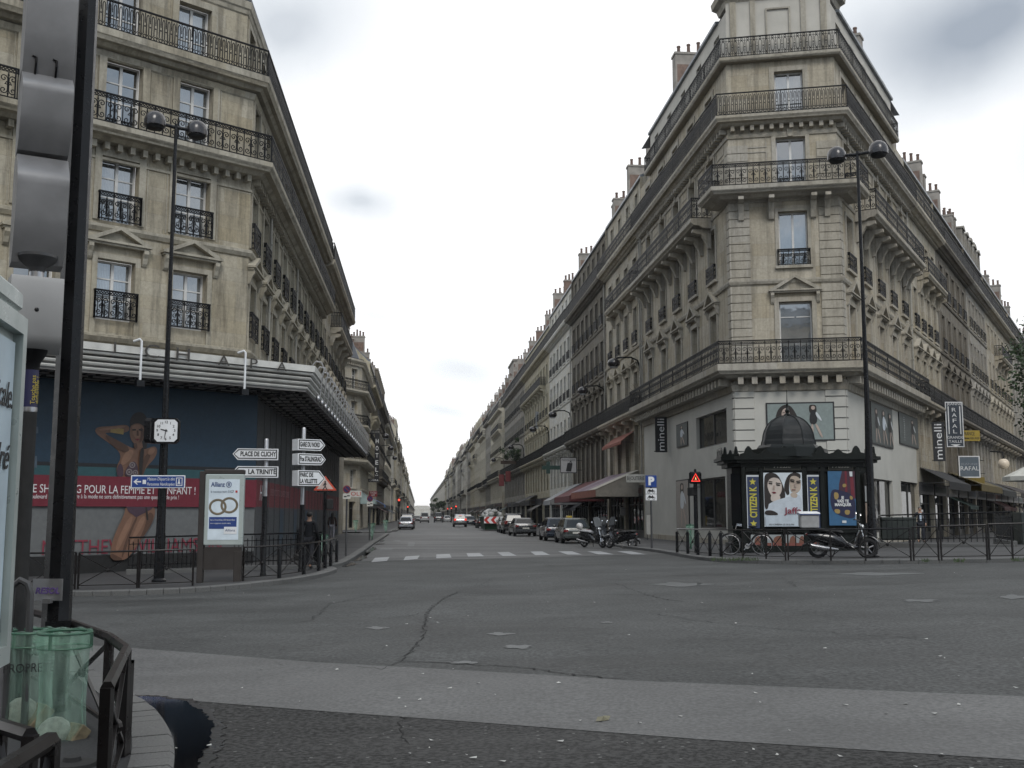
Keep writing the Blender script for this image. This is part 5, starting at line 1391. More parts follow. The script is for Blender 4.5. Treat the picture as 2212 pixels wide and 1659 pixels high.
# ---- far left corner
lb = [G(u, v, .13) for u, v in ((54,1273),(161,1273))]
barrier('barrier', 'crossed black barrier panel left of the thick black lamp post', lb, .88, 'crossed barriers at the store corner')
barrier('barrier', 'wide crossed barrier panel in front of the beach advertisement legs', [G(u, v, .13) for u, v in ((168,1273),(296,1270))], .88, 'crossed barriers at the store corner')
barrier('barrier', 'crossed barrier panel under the street clock post', [G(u, v, .13) for u, v in ((300,1270),(416,1265))], .88, 'crossed barriers at the store corner')
barrier('barrier', 'curved crossed barrier with stub posts following the kerb below the signposts', [G(u, v, .13) for u, v in ((525,1255),(603,1249),(656,1241),(688,1233),(702,1227),(714,1221),(727,1214))], .86, 'crossed barriers at the store corner', stubs=(1,2,3,4,5,6))
def barfence(name, label, runs, h, group=None, plinth=.16, sp=.13):
    o = Vector(runs[0][0]); t = thing(name, label, 'railing', o, 0, group)
    for a, b in runs:
        a = Vector(a)-o; b = Vector(b)-o; d = b-a; n = max(2, int(d.length/sp)); up = Vector((0,0,1))
        mb = MB()
        for i in range(n+1):
            p = a+d*i/n; mb.bar(p+up*(plinth*.9), p+up*(h-.13 if i % 2 else h-.05), .022)
        mb.obj('bars', BLACK, t); mb = MB(); mb.tube([a+up*h, b+up*h], .028, 8); mb.bar(a+up*(plinth+.12), b+up*(plinth+.12), .03); mb.bar(a+up*(h-.2), b+up*(h-.2), .024); mb.obj('rail', BLACK, t)
        mb = MB(frame((a.x,a.y,a.z), d)); mb.bbox(-.05, d.length+.05, -.12, .12, -.25, plinth, .015); mb.obj('plinth', GRANITE, t)
    return t
a, b, c = G(276,1241,.13), G(692,1227,.13), G(640,1205,.13)
barfence('metro_railing', 'black barred railing on a low stone plinth around the stairs below the beach advertisement', [(a, G(440,1235,.13)), (G(505,1233,.13), b), (b, c)], 1.12)
# lamp with two globes, clock and blue sign
def globe_lamp(name, label, foot, ztop, half, group):
    t = thing(name, label, 'street lamp', foot, 0, group); H = ztop
    mb = MB(); mb.lathe([(.19,-.02),(.19,.05),(.14,.10),(.135,1.2),(.118,1.3),(.112,3.2),(.085,4.4),(.064,6.5),(.052,9),(.046,H+.05)], 12); mb.obj('pole', BLACK, t, 30)
    h = Vector((half[0], half[1], 0)); mb = MB(); dz = half[2] if len(half) > 2 else 0
    mb.tube([-h+Vector((0,0,H-.02)), Vector((0,0,H-.05)), h+Vector((0,0,H-.02))], .05, 8); mb.obj('arm', BLACK, t, 30)
    for sg in (-1, 1):
        c = h*sg; mb = MB(); mb.lathe([(.25,H-.15),(.285,H-.14),(.29,H-.02),(.27,H+.10),(.21,H+.20),(.125,H+.26),(.025,H+.28)], 20, c=c); hd_ = mb.obj('lamp_head', GLOBE, t, 40)
        mb = MB(); mb.lathe([(.08,H-.225),(.21,H-.21),(.245,H-.152)], 18, c=c); mb.obj('lens', BLACKM, hd_, 40)
    return t
GLOBE = mat('lamp_bell_grey_black', (.024,.022,.024), .27, .1, .3, 3, .5, coat=.25)
foot = G(343,1257,.13); zt_ = D(352,272,foot.y).z-foot.z
gl = globe_lamp('street_lamp', 'slender twin-globe street lamp carrying the square clock in front of the store', foot, zt_, (.47,.36), 'twin-globe street lamps')
footR = G(1886,1204,.13); zt_ = D(1850,330,footR.y).z-footR.z
globe_lamp('street_lamp', 'slender twin-globe street lamp in front of the wedge building beside the kiosk', footR, zt_, (.56,-.27), 'twin-globe street lamps')
zc_ = D(355,932,foot.y).z
ck = thing('street_clock', 'square white-faced street clock in a black case on the lamp pole', 'clock', (foot.x+.12, foot.y-.22, zc_), .12)
def octo(w, b): return [(-w+b,-w),(w-b,-w),(w,-w+b),(w,w-b),(w-b,w),(-w+b,w),(-w,w-b),(-w,-w+b)]
mb = MB(); mb.prism(octo(.34,.09), -.06, .10); mb.box(-.1,.1,.10,.2,-.1,.1); mb.obj('case', BLACK, ck)
mb = MB(); mb.prism(octo(.295,.08), -.072, -.062); fc = mb.obj('dial', WHITE, ck)
for k in range(1, 13):
    a_ = PI/2-2*PI*k/12; text(fc, str(k), .095, INK, TR(.225*math.cos(a_), -.075, .225*math.sin(a_)), name='numeral', ext=.001, bold=.002)
mb = MB(); 
for ang, ln, w in ((PI/2-2*PI*(9.53/12), .14, .018), (PI/2-2*PI*(31.5/60), .22, .012)):
    dx, dz = math.cos(ang), math.sin(ang); mb.prism([(-dx*.04-dz*w,-dz*.04+dx*w),(-dx*.04+dz*w,-dz*.04-dx*w),(dx*ln+dz*w*.5,dz*ln-dx*w*.5),(dx*ln-dz*w*.5,dz*ln+dx*w*.5)][::-1], -.084-w*.1, -.080)
mb.obj('hands', INK, fc)
mb = MB(TR(-.40,.14,0) @ RZ(-PI/2-.3)); mb.prism(octo(.33,.09), -.05, .12); mb.prism(octo(.28,.08), -.06, -.051, 1); mb.obj('second_case', [BLACK, mat('dial_grey', (.2,.2,.2), .5)], ck)
q = D(345,1041,foot.y); bs = thing('direction_sign', 'blue white-edged sign with an arrow pointing to the centre for disabled people', 'sign', (q.x, q.y-.13, q.z), .05)
mb = MB(); mb.bbox(-.71,.71,-.012,.012,-.17,.17,.008); mb.obj('board', WHITE, bs); mb = MB(); mb.box(-.68,.68,-.016,-.0125,-.145,.145); mb.obj('blue_field', BLUE, bs)
mb = MB(); mb.box(-.58,-.44,-.019,-.017,-.018,.018); mb.prism([(-.64,0),(-.55,-.075),(-.52,-.075),(-.58,0),(-.52,.075),(-.55,.075)], -.019,-.017); mb.box(-.40,-.31,-.019,-.017,-.06,.05); mb.box(.47,.49,-.019,-.017,-.11,.11); mb.box(.62,.64,-.019,-.017,-.11,.11); mb.box(.49,.62,-.019,-.017,.09,.11); mb.box(.49,.62,-.019,-.017,-.11,-.09); mb.ball((.55,-.018,.05),.022,.003,.022,8,6); mb.prism([(.535,.03),(.565,.03),(.59,-.07),(.56,-.07),(.55,-.02),(.54,-.07),(.51,-.07)],-.019,-.017); mb.obj('symbols', LETW, bs)
fit(bs, "Maison Départ.le des", LETW, TR(0,-.019,0), -.28,.44,.07,.085, shear=.2); fit(bs, "Personnes Handicapées", LETW, TR(0,-.019,0), -.28,.44,-.065,.085, shear=.2)
# pale advertising panel with two rings
q = G(472,1258,.13); ad = thing('advertising_stand', 'free-standing brown advertising panel showing two wedding rings on white', 'advertising panel', q, .10)
k_ = FPX*CT/q.y*1.0
def adx(u): return (u-472)/75.0*q.y/31.3
def adz(v): return D(472, v, q.y).z-q.z
BRN = mat('panel_brown_metal', (.040,.034,.031), .5, .2)
x0, x1 = adx(436), adx(518)
mb = MB(); mb.bbox(x0-.13, x0+.02, .0, .26, -.02, adz(1018), .015); mb.obj('leg', BRN, ad); mb = MB(); mb.bbox(x1-.2, x1, .05, .24, -.02, adz(1190), .015); mb.obj('leg', BRN, ad)
mb = MB(); mb.box(x0+.021, x1-.02, .06, .22, adz(1178)-.62, adz(1178)-.05); mb.obj('lower_casing', BRN, ad); mb = MB(); mb.bbox(x0-.02, x1+.02, .0, .24, adz(1024), adz(1014), .02); mb.obj('top_casing', BRN, ad)
mb = MB(); zt, zb = adz(1024)-.003, adz(1178)
mb.bbox(x0+.022, x1+.02, -.02, .2, zb, zt, .02); cs = mb.obj('case', FR, ad)
mb = MB(); mb.box(x0+.12, x1-.09, -.027, -.021, zb+.14, zt-.13); ps = mb.obj('poster', mat('poster_white', (.62,.70,.76), .4), ad)
M_ = TR(0,-.029,0); xa, xb = x0+.12, x1-.09; cxm = (xa+xb)/2; hh = zt-zb; PB = pr('text_blue', (.02,.05,.16))
fit(ad, "Allianz", PB, M_, xa+.05, xa+.40, zt-.27, .12, bold=.004); fit(ad, "le nouveau nom d'AGF", pr('text_grey', (.10,.13,.18)), M_, xa+.05, xb-.14, zt-.45, .075)
mb = MB(); c = Vector((xa+.50, -.031, zt-.265)); mb.tube([c+Vector((.065*math.cos(t),0,.07*math.sin(t))) for t in np.linspace(0, 2*PI, 20)[:-1]], .009, 4, closed=True)
for dx in (-.022, 0, .022): mb.box(c.x+dx-.007, c.x+dx+.007, -.034, -.030, c.z-.04, c.z+.04)
mb.obj('logo', PB, ad)
mb = MB(); mb.box(xb-.10, xb-.05, -.033, -.029, zt-.475, zt-.42); mb.obj('red_mark', RED, ad)
RING = mat('ring_gold', (.26,.22,.16), .35, .6); mb = MB()
for dx, tilt in ((-.15, .25), (.14, -.2)):
    for rr_, th in ((.20,.03),(.185,.02)):
        mb.tube([(cxm+dx+rr_*math.cos(t), -.032, zb+hh*.55+rr_*.92*math.sin(t)+dx*.15) for t in np.linspace(0, 2*PI, 30)[:-1]], [th]*29, 5, closed=True)
for v in range(len(mb.v)): x, y, z = mb.v[v]; mb.v[v] = (x, -.029+(y+.032)*.12, z)
mb.obj('ring_print', RING, ad)
mb = MB(); mb.box(xa+.03, xb-.05, -.032, -.028, zb+.42, zb+.72); mb.obj('blue_box', pr('box_blue', (.02,.05,.20)), ad)
fit(ad, "Après 30 ans d'union, AGF devient Allianz", LETW, TR(0,-.034,0), xa+.06, xb-.09, zb+.645, .04); fit(ad, "notre engagement reste le même", LETW, TR(0,-.034,0), xa+.06, xb-.2, zb+.56, .035)
mb = MB(); mb.box(xb-.36, xb-.04, -.036, -.033, zb+.29, zb+.47); mb.obj('logo_box', WHITE, ad); fit(ad, "Allianz", PB, TR(0,-.038,0), xb-.33, xb-.08, zb+.38, .06)
# signposts
def post(name, label, u, v, vtop, split, cat='signpost', r=.072, foot=None):
    q = foot or G(u, v, .13); t = thing(name, label, cat, q, 0); H = D(u, vtop, q.y).z-q.z; zs = D(u, split, q.y).z-q.z
    mb = MB(); mb.lathe([(r*1.25,-.02),(r*1.2,.06),(r*1.02,.09),(r,zs)], 12); mb.obj('lower_post', BLACK, t, 30)
    mb = MB(); mb.lathe([(r*.92,zs),(r*.92,H-.05),(r*.75,H-.015),(r*.3,H)], 12); mb.obj('upper_post', STEEL, t, 30)
    return t, q, H
def arrowsign(t, q, u0, u1, v0, v1, lines, toleft, label=None, yaw=0.0, thick=.16):
    um = (u0+u1)/2; c = D(um, (v0+v1)/2, q.y-.02); w = (u1-u0)/FPX*q.y*1.0/math.cos(yaw); h = (v1-v0)/FPX*q.y
    M = TR(c.x-q.x, -.09, c.z-q.z) @ RZ(yaw); a = h*.42
    if toleft: poly = [(-w/2,0),(-w/2+a,-h/2),(w/2,-h/2),(w/2,h/2),(-w/2+a,h/2)]
    else: poly = [(w/2,0),(w/2-a,h/2),(-w/2,h/2),(-w/2,-h/2),(w/2-a,-h/2)]
    mb = MB(M); mb.prism(poly, -thick, thick); o = mb.obj('arrow_sign', WHITE, t)
    cx_ = sum(p[0] for p in poly)/5; k1 = .955
    mb = MB(M); yy = -thick-.003
    pin = [(cx_+(x-cx_)*(1-.03/abs(w/2)), z*(1-.05/h*1.0)) for x, z in poly]; pin2 = [(cx_+(x-cx_)*(1-.055/abs(w/2)), z*(1-.105/h)) for x, z in poly]
    for i in range(5):
        j = (i+1) % 5; mb.add([(pin[i][0],yy,pin[i][1]),(pin[j][0],yy,pin[j][1]),(pin2[j][0],yy,pin2[j][1]),(pin2[i][0],yy,pin2[i][1])], [(0,1,2,3)])
    mb.obj('border', INK, o)
    n = len(lines)
    for i, (tx, f0, f1) in enumerate(lines):
        fit(o, tx, INK, M @ TR(0, yy-.002, 0), -w/2+f0*w, -w/2+f1*w, (0 if n == 1 else (.2-.4*i)*h), h*(.42 if n == 1 else .27), bold=.006)
    return o
t, q, H = post('signpost', 'signpost with two white arrows pointing left, the upper reading Place de Clichy', 568, 1244, 947, 1072)
arrowsign(t, q, 507, 600, 970, 994, [("PLACE DE CLICHY", .17, .95)], True, yaw=.22); arrowsign(t, q, 507, 600, 1008, 1032, [("LA TRINITÉ", .34, .95)], True, yaw=.22)
t, q, H = post('signpost', 'signpost with three white arrows pointing right, the top one reading Gare du Nord', 649.5, 1235, 923, 1090)
arrowsign(t, q, 642, 694, 950, 974, [("GARE DU NORD", .08, .80)], False, yaw=.62, thick=.2); arrowsign(t, q, 642, 695, 981, 1005, [("Pce STALINGRAD", .08, .84)], False, yaw=.62, thick=.2); arrowsign(t, q, 642, 694, 1017, 1050, [("PARC DE", .08, .55), ("LA VILLETTE", .08, .70)], False, yaw=.62, thick=.2)
# crossing warning light
q = G(699,1226,.13); t = thing('warning_sign', 'red-edged triangular pedestrian crossing warning sign on a black post behind the curved barrier', 'sign', q, .12)
H = D(699,1022,q.y).z-q.z; zb = D(699,1063,q.y).z-q.z
mb = MB(); mb.lathe([(.06,-.02),(.055,.1),(.05,zb)], 10); mb.obj('post', BLACK, t, 30)
w = .42*q.y/31*1.0; tri = lambda k, dz=0: [(-w*k, zb+dz+.07*(1-k)*6), (w*k, zb+dz+.07*(1-k)*6), (0, zb+(H-zb)*(.5+.5*k))]
mb = MB(); mb.prism(chaikin(tri(1), 1), -.08, .06); mb.obj('housing', BLACK, t)
rz_ = zb+(H-zb)*.36
def tr3(k): return [(x*k, rz_+(z-rz_)*k) for x, z in [(-w,zb),(w,zb),(0,H)]]
mb = MB(); mb.prism(tr3(.78), -.086, -.081); mb.prism(tr3(.56), -.090, -.087, 1); mb.obj('face', [mat('sign_orange_red', (.50,.075,.04), .4), mat('sign_pale', (.52,.40,.36), .4)], t)
mb = MB(TR(0,-.092,rz_-.02)); s_ = w*.9
mb.prism([(-.05*s_,.22*s_),(.06*s_,.22*s_),(.12*s_,.05*s_),(.05*s_,.10*s_),(.05*s_,-.05*s_),(.2*s_,-.30*s_),(.12*s_,-.32*s_),(0,-.1*s_),(-.12*s_,-.32*s_),(-.2*s_,-.30*s_),(-.05*s_,-.05*s_),(-.06*s_,.08*s_),(-.14*s_,-.02*s_),(-.18*s_,.02*s_)][::-1], -.003, 0); mb.ball((0,-.002,.29*s_), .07*s_, .003, .07*s_, 8, 6)
for k in range(5): mb.box((-.42+.19*k)*s_, (-.32+.19*k)*s_, -.003, 0, -.42*s_, -.34*s_)
mb.obj('pictogram', INK, t); mb = MB(); mb.bbox(.05,.26,-.1,.12,zb-.55,zb-.22,.02); mb.obj('signal_box', BLACKM, t)
def noparking(label, u, v, vd, rpx, foot_h=.13, grp=None):
    q = G(u, v, foot_h); t = thing('no_parking_sign', label, 'sign', q, .05, grp); zc2 = D(u, vd, q.y).z-q.z; r = rpx/FPX*q.y
    mb = MB(); mb.lathe([(.045,-.02),(.04,.05),(.04,zc2+r)], 8); mb.obj('post', DKGREY, t, 30); M = TR(0,-.06,zc2) @ Matrix.Rotation(PI/2, 4, 'X')
    mb = MB(); mb.lathe([(r,-.01),(r,.01)], 24, M=M, c=(0,-.06,zc2)) if False else mb.prism(ell(0,zc2,r,r,24), -.065, -.05); mb.obj('disc', mat('sign_dull_red', (.22,.02,.03), .5), t)
    mb = MB(); mb.prism(ell(0,zc2,r*.78,r*.78,24), -.069, -.066); mb.obj('blue_field', mat('sign_navy', (.015,.02,.09), .5), t)
    mb = MB(TR(0,-.072,zc2) @ Matrix.Rotation(PI/4, 4, 'Y')); mb.box(-r*.8,r*.8,-.002,0,-r*.1,r*.1); mb.obj('slash', mat('sign_dull_red', (.22,.02,.03), .5), t)
    mb = MB(); mb.box(-r,r,-.062,-.05,zc2-r*2.5,zc2-r*1.1); mb.obj('plate', OFFW, t); mb = MB(); mb.box(-r*.75,-r*.05,-.066,-.063,zc2-r*2.05,zc2-r*1.75); mb.box(r*.1,r*.8,-.066,-.063,zc2-r*1.85,zc2-r*1.55); mb.prism([(-r*.1,zc2-r*1.95),(r*.2,zc2-r*1.75),(r*.2,zc2-r*1.6)], -.066,-.063); mb.obj('plate_symbol', INK, t)
noparking('round no-parking sign with a tow-away plate on a thin post by the kerb bend', 747, 1201, 1057, 8.2, grp='no-parking signs on the left pavement')
noparking('smaller no-parking sign farther up the left pavement in front of the hotel', 798, 1167, 1077, 6.5, grp='no-parking signs on the left pavement')
def vbin(label, u, v, vtop, foot_h=.13, grp='small green bag bins on thin posts'):
    q = G(u, v, foot_h); t = thing('post_bin', label, 'litter bin', q, 0, grp); H = D(u, vtop, q.y).z-q.z
    mb = MB(); mb.bar((0,.2,-.02),(0,.2,H+.05),.06); mb.tube([(.22*math.cos(a),.22*math.sin(a)-.05,H) for a in np.linspace(0,2*PI,16)[:-1]], .02, 5, closed=True); mb.obj('hoop_post', GREENB, t)
    mb = MB(); rr = random.Random(int(u)); rings = [[(k*.21*math.cos(2*PI*i/18)*(1+.1*math.sin(5*i+rr.random())), k*.21*math.sin(2*PI*i/18)-.05, z) for i in range(18)] for k, z in ((1.08,H-.12),(1.05,H+.01),(.95,H-.02),(.9,H-.3),(.72,.45),(.35,.18),(.1,.12))]
    mb.loft(rings, caps=False); mb.obj('bag', BAG, t, 60)
vbin('green bag bin squeezed behind the curved barrier beside the warning sign', 695, 1212, 1156)
vbin('green bag bin in front of the hotel door by the store end wall', 768, 1150, 1124); vbin('green bag bin beside the smaller no-parking sign', 803, 1166, 1131)
vbin('green bag bin alone near the kerb short of the parked silver car', 833, 1151, 1124); vbin('green bag bin behind the red warning signal at the white shop', 1494, 1186, 1134)
# ------------------------------------------------------------------ right side furniture and signs
# red lit warning signal
q = G(1505,1194,.13); t = thing('pedestrian_signal', 'lit red warning triangle with a walking figure on a black post before the white shop', 'signal', q, .05)
H = D(1505,1019,q.y).z-q.z; zb = D(1505,1045,q.y).z-q.z; w = (H-zb)/2
mb = MB(); mb.lathe([(.085,-.02),(.08,.1),(.075,zb)], 10); mb.obj('post', BLACK, t, 30)
mb = MB(); mb.bbox(-w*1.03,w*1.03,-.07,.07,zb,H,.05); mb.box(-.04,.04,-.03,.03,H,H+.1); mb.obj('housing', BLACK, t)
REDL = mat('red_led', (1.0,.045,.03), .5, emit=1.1, var=0); mid = (zb+H)/2
def T3(k): return [(-w*.78*k, mid-w*.12-w*.52*k), (w*.78*k, mid-w*.12-w*.52*k), (0, mid-w*.12+w*.86*k)]
mb = MB(); a, b = T3(1), T3(.76)
for i in range(3):
    j = (i+1) % 3; mb.add([(a[i][0],-.076,a[i][1]),(a[j][0],-.076,a[j][1]),(b[j][0],-.076,b[j][1]),(b[i][0],-.076,b[i][1])], [(0,1,2,3)])
mb.obj('lit_triangle', REDL, t)
mb = MB(TR(0,-.077,mid-w*.12)); s_ = w*.55
mb.flat([(-.08*s_,.25*s_),(-.2*s_,-.05*s_),(-.05*s_,.0),(-.25*s_,-.5*s_),(-.12*s_,-.5*s_),(0,-.15*s_),(.15*s_,-.5*s_),(.27*s_,-.5*s_),(.08*s_,.05*s_),(.2*s_,.0),(.08*s_,.25*s_)][::-1], 0); mb.ball((0,-.002,.36*s_), .09*s_, .003, .09*s_, 8, 6)
mb.obj('lit_figure', mat('amber_led', (1.0,.55,.2), .5, emit=.9, var=0), t)
zb2 = D(1505,1071,q.y).z-q.z; zt2 = D(1505,1053,q.y).z-q.z; mb = MB(RZ(.5)); mb.bbox(-.30,-.06,-.2,.12,zb2,zt2,.02); mb.prism([(-.30,zt2),(-.06,zt2),(-.06,zt2+.02),(-.30,zt2+.02)], -.34, -.2); mb.obj('signal_head', BLACKM, t)
# parking sign
q = G(1408,1184.5,.13); t = thing('parking_sign', 'blue square parking sign with two motorcycle plates under it', 'sign', q, .02)
pz = lambda v: D(1408,v,q.y).z-q.z; hw = 12/FPX*q.y
mb = MB(); mb.lathe([(.05,-.02),(.045,.1),(.045,pz(1030))], 8); mb.obj('post', DKGREY, t, 30)
mb = MB(); mb.bbox(-hw,hw,-.075,-.05,pz(1053),pz(1027),.01); mb.obj('board', BLUE, t); text(t, 'P', hw*1.9, LETW, TR(0,-.079,(pz(1053)+pz(1027))/2), bold=.03)
for va, vb in ((1055,1067),(1068,1081)):
    mb = MB(); mb.bbox(-hw,hw,-.073,-.05,pz(vb),pz(va),.008); o = mb.obj('plate', WHITE, t); c = (pz(va)+pz(vb))/2
    mb = MB(); r = hw*.22
    for x in (-.45,.45): mb.tube([(x*hw+r*math.cos(a),-.077,c-r*.6+r*math.sin(a)) for a in np.linspace(0,2*PI,12)[:-1]], .012, 4, closed=True)
    mb.prism([(-.5*hw,c-.02),(.1*hw,c-.03),(.45*hw,c-r*.5),(.5*hw,c-r*.4),(.25*hw,c+.1),(.05*hw,c+.04),(-.3*hw,c+.09),(-.55*hw,c+.05)], -.079,-.075); mb.obj('motorcycle_symbol', INK, o)
# barriers and metro railing on the right
barrier('barrier', 'crossed barrier with thick stub posts from the crossing past the leaning bicycle', [G(u,v,.13) for u, v in ((1463,1193),(1486,1196),(1508,1198.5),(1534,1201),(1558,1203),(1605,1206),(1655,1208),(1697,1209))], .87, 'crossed barriers along the boulevard kerb', stubs=(0,1,2,3,4))
barrier('barrier', 'crossed barrier behind the parked scooter', [G(u,v,.13) for u, v in ((1703,1209),(1795,1210),(1870,1210.5),(1968,1210.5))], .87, 'crossed barriers along the boulevard kerb')
barrier('barrier', 'narrow crossed barrier panel right of the scooter', [G(u,v,.13) for u, v in ((1974,1210),(2028,1209.5))], .90, 'crossed barriers along the boulevard kerb')
barrier('barrier', 'widest crossed barrier panel in front of the stone-edged stairs', [G(u,v,.13) for u, v in ((2034,1209.5),(2133,1208))], .92, 'crossed barriers along the boulevard kerb')
barrier('barrier', 'crossed barrier panels running out of the picture below the white parasol', [G(u,v,.13) for u, v in ((2138,1208),(2188,1207),(2290,1205),(2390,1202))], .94, 'crossed barriers along the boulevard kerb')
a, b = G(1906,1183,.13), G(2190,1181,.13); nrm = Vector((.30,.95,0))
barfence('metro_railing', 'black barred railing on a pale stone kerb around the stairs beside the white shop', [(a, b), (b, b+nrm*5), (a, a+nrm*5)], 1.22, plinth=.2, sp=.2)
mb = MB(); w = 78/FPX*a.y; mb.bbox(0, w, -.03, .05, .18, 1.05, .02); mb.box(.05, w-.05, -.036, -.031, .95, 1.0)
o = tag(mb.obj('station_board', mat('panel_dark_green', (.018,.024,.021), .5)), 'dark blank panel fixed at the end of the metro railing beside the street lamp', 'board'); o.location = a+Vector((0,.12,.1)); o.rotation_euler = (0,0,.02)
c = G(2196,1176,.13); mb = MB(); mb.bbox(0, 3.2, -.5, .5, -.02, 1.25, .03); mb.box(.2,2.9,-.56,-.501,.5,.62)
o = tag(mb.obj('station_cabinet', mat('panel_dark_green', (.018,.024,.021), .5)), 'dark cabinet at the end of the stair railing under the parasol', 'cabinet'); o.location = c
# ---- kiosk
KY = 38.6; kc = D(1737,1190,KY); kz = gz(kc.x,kc.y)+.13
kk = thing('newspaper_kiosk', 'dark green-black newspaper kiosk with a ribbed dome, pinnacle and lit film posters', 'kiosk', (kc.x, kc.y, kz), -.06)
KPX = FPX/KY*1.0
kx = lambda u: (u-1737)/KPX
kzv = lambda v: D(1737,v,KY).z-kz
KBL = mat('kiosk_black_green', (.007,.009,.008), .42, .0, .25, 4, .25); KDM = mat('kiosk_dome_lead', (.018,.020,.021), .55, .0, .3, 3, .25)
W2 = kx(1864); cutc = .42; DEP = 2.3
def oct_(w, d0, d1, c): return [(-w+c,d0),(w-c,d0),(w,d0+c),(w,d1-c),(w-c,d1),(-w+c,d1),(-w,d1-c),(-w,d0+c)]
mb = MB(); ze = kzv(1008)
mb.prism(oct_(W2+cutc-.02,.0,DEP,cutc), -.02, .28, axis='z'); mb.prism(oct_(W2+cutc-.12,.10,DEP-.1,cutc-.04), .281, ze, axis='z'); bd = mb.obj('body', KBL, kk)
cols = [kx(u) for u in (1613,1651,1742,1780,1855)]; mb = MB()
for x in cols: mb.bbox(x-.085, x+.085, -.01, .12, .282, ze-.001, .02)
mb.box(-W2+.01, W2-.01, -.008, .099, kzv(1150), kzv(1142)); mb.box(-W2+.01, W2-.01, -.006, .099, kzv(1018), kzv(1014)); mb.obj('pilasters', KBL, kk)
mb = MB()
for w_, z0, z1 in ((W2+cutc+.05, ze, ze+.14), (W2+cutc+.2, ze+.141, ze+.24), (W2+cutc+.30, ze+.241, ze+.36)): mb.prism(oct_(w_, -(w_-W2-cutc), DEP+(w_-W2-cutc), cutc), z0, z1, axis='z')
zr = ze+.36; e = .24; cr = [(-W2-.1,-e+.06),(W2+.1,-e+.06)]
def crest(p, q, n, M=None):
    d = Vector(q)-Vector(p); Ln = d.length; m0 = mb.M; mb.M = frame((p[0],p[1],zr+.001), d); pts = [(0,0)]
    for i in range(n):
        c0 = Ln*(i+.5)/n; s = Ln/n; tall = .36 if i % 2 == 0 else .24
        pts += [(c0-s*.48,.09),(c0-s*.25,.13),(c0-s*.17,tall*.75),(c0-s*.05,tall),(c0+s*.05,tall),(c0+s*.17,tall*.75),(c0+s*.25,.13),(c0+s*.48,.09)]
    pts += [(Ln,0)]; mb.prism(pts[::-1], -.03, .03); mb.M = m0
crest((-W2-.1,-.18), (W2+.1,-.18), 7); crest((-W2-.62,.45), (-W2-.12,-.16), 3); crest((W2+.12,-.16), (W2+.62,.45), 3); crest((-W2-.62,DEP-.4),(-W2-.62,.5),5); crest((W2+.62,.5),(W2+.62,DEP-.4),5)
mb.obj('eaves', KBL, kk)
xd = kx(1722); yd = 1.0; zdb = kzv(958); zdt = kzv(893); rd = kx(1779)-kx(1722)
mb = MB(); mb.lathe([(rd*1.55,zr),(rd*1.5,zr+.3),(rd*1.22,zdb-.18),(rd*1.2,zdb-.1),(rd*1.12,zdb)], 8, c=(xd,yd,0)); mb.obj('dome_base', KBL, kk)
mb = MB(); prof = [(rd*1.05,zdb),(rd*1.03,zdb+.12)]+[(rd*(1.0*math.cos(a)**.85), zdb+.12+(zdt-zdb-.12)*math.sin(a)) for a in np.linspace(.08,1.5,9)]
mb.lathe(prof, 8, c=(xd,yd,0), M=RZ(PI/8)); dmo = mb.obj('dome', KDM, kk)
mb = MB()
for k in range(8):
    a0 = 2*PI*k/8+PI/8; mb.tube([(xd+r_*math.cos(a0), yd+r_*math.sin(a0), z_+.01) for r_, z_ in prof], .025, 5)
mb.obj('ribs', KDM, dmo, 40); zs = kzv(835)
mb = MB(); mb.lathe([(.10,zdt-.04),(.13,zdt+.05),(.06,zdt+.1),(.09,zdt+.2),(.05,zdt+.26),(.035,zdt+.42),(.055,zdt+.45),(.02,zdt+.5),(.008,zs)], 10, c=(xd,yd,0)); mb.obj('pinnacle', KBL, kk, 40)
# posters of the kiosk
def poster(u0, u1, v0, v1, m, name='poster', y=-.02):
    mb = MB(); mb.box(kx(u0), kx(u1), y, y+.015, kzv(v1), kzv(v0)); return mb.obj(name, m, kk)
NAVY = pr('navy', (.022,.035,.085)); YEL = pr('yellow', (.50,.44,.06)); LWH = mat('poster_lit_white', (.60,.66,.70), .5, emit=.0)
def star(cx, cz, r): return [(cx+(r if i % 2 == 0 else r*.42)*math.sin(PI*i/5), cz+(r if i % 2 == 0 else r*.42)*math.cos(PI*i/5)) for i in range(10)]
for u0, u1 in ((1618.5,1645),(1747.5,1773)):
    o = poster(u0,u1,1026,1141,NAVY,'magazine_poster'); a, b = kx(u0), kx(u1); c = (a+b)/2; zt, zb = kzv(1026), kzv(1141)
    mb = MB(); mb.box(a, b, -.024, -.0205, zt-.06, zt); mb.box(a, a+.025, -.024, -.0205, zb, zt-.061); mb.obj('poster_edge', WHT, o)
    layers(o, TR(0,-.024,0), [(star(c, zt-.24, .13), YEL), (star(c, zb+.16, .13), YEL)], name='stars')
    me = text_mesh("CITIZEN K", .40, YEL, bold=.012); xs = [v.co.x for v in me.vertices]; k = (zt-zb-.78)/(max(xs)-min(xs))
    put('lettering', me, o, TR(c+.02,-.03,(zt+zb)/2-.03) @ Matrix.Rotation(-PI/2, 4, 'Y') @ Matrix.Diagonal((k,1,.85,1)))
    poster(u0,u1,1002,1015,KBL,'plate'); 
o = poster(1655,1737,1021,1138,LWH,'film_poster'); a, b, zt, zb = kx(1655), kx(1737), kzv(1021), kzv(1138); w, h = b-a, zt-zb
def pp(x, y): return (a+w*(x-540)/(995-540), zt-h*(y-275)/(940-275))
def PP(*l): return [pp(*p) for p in l]
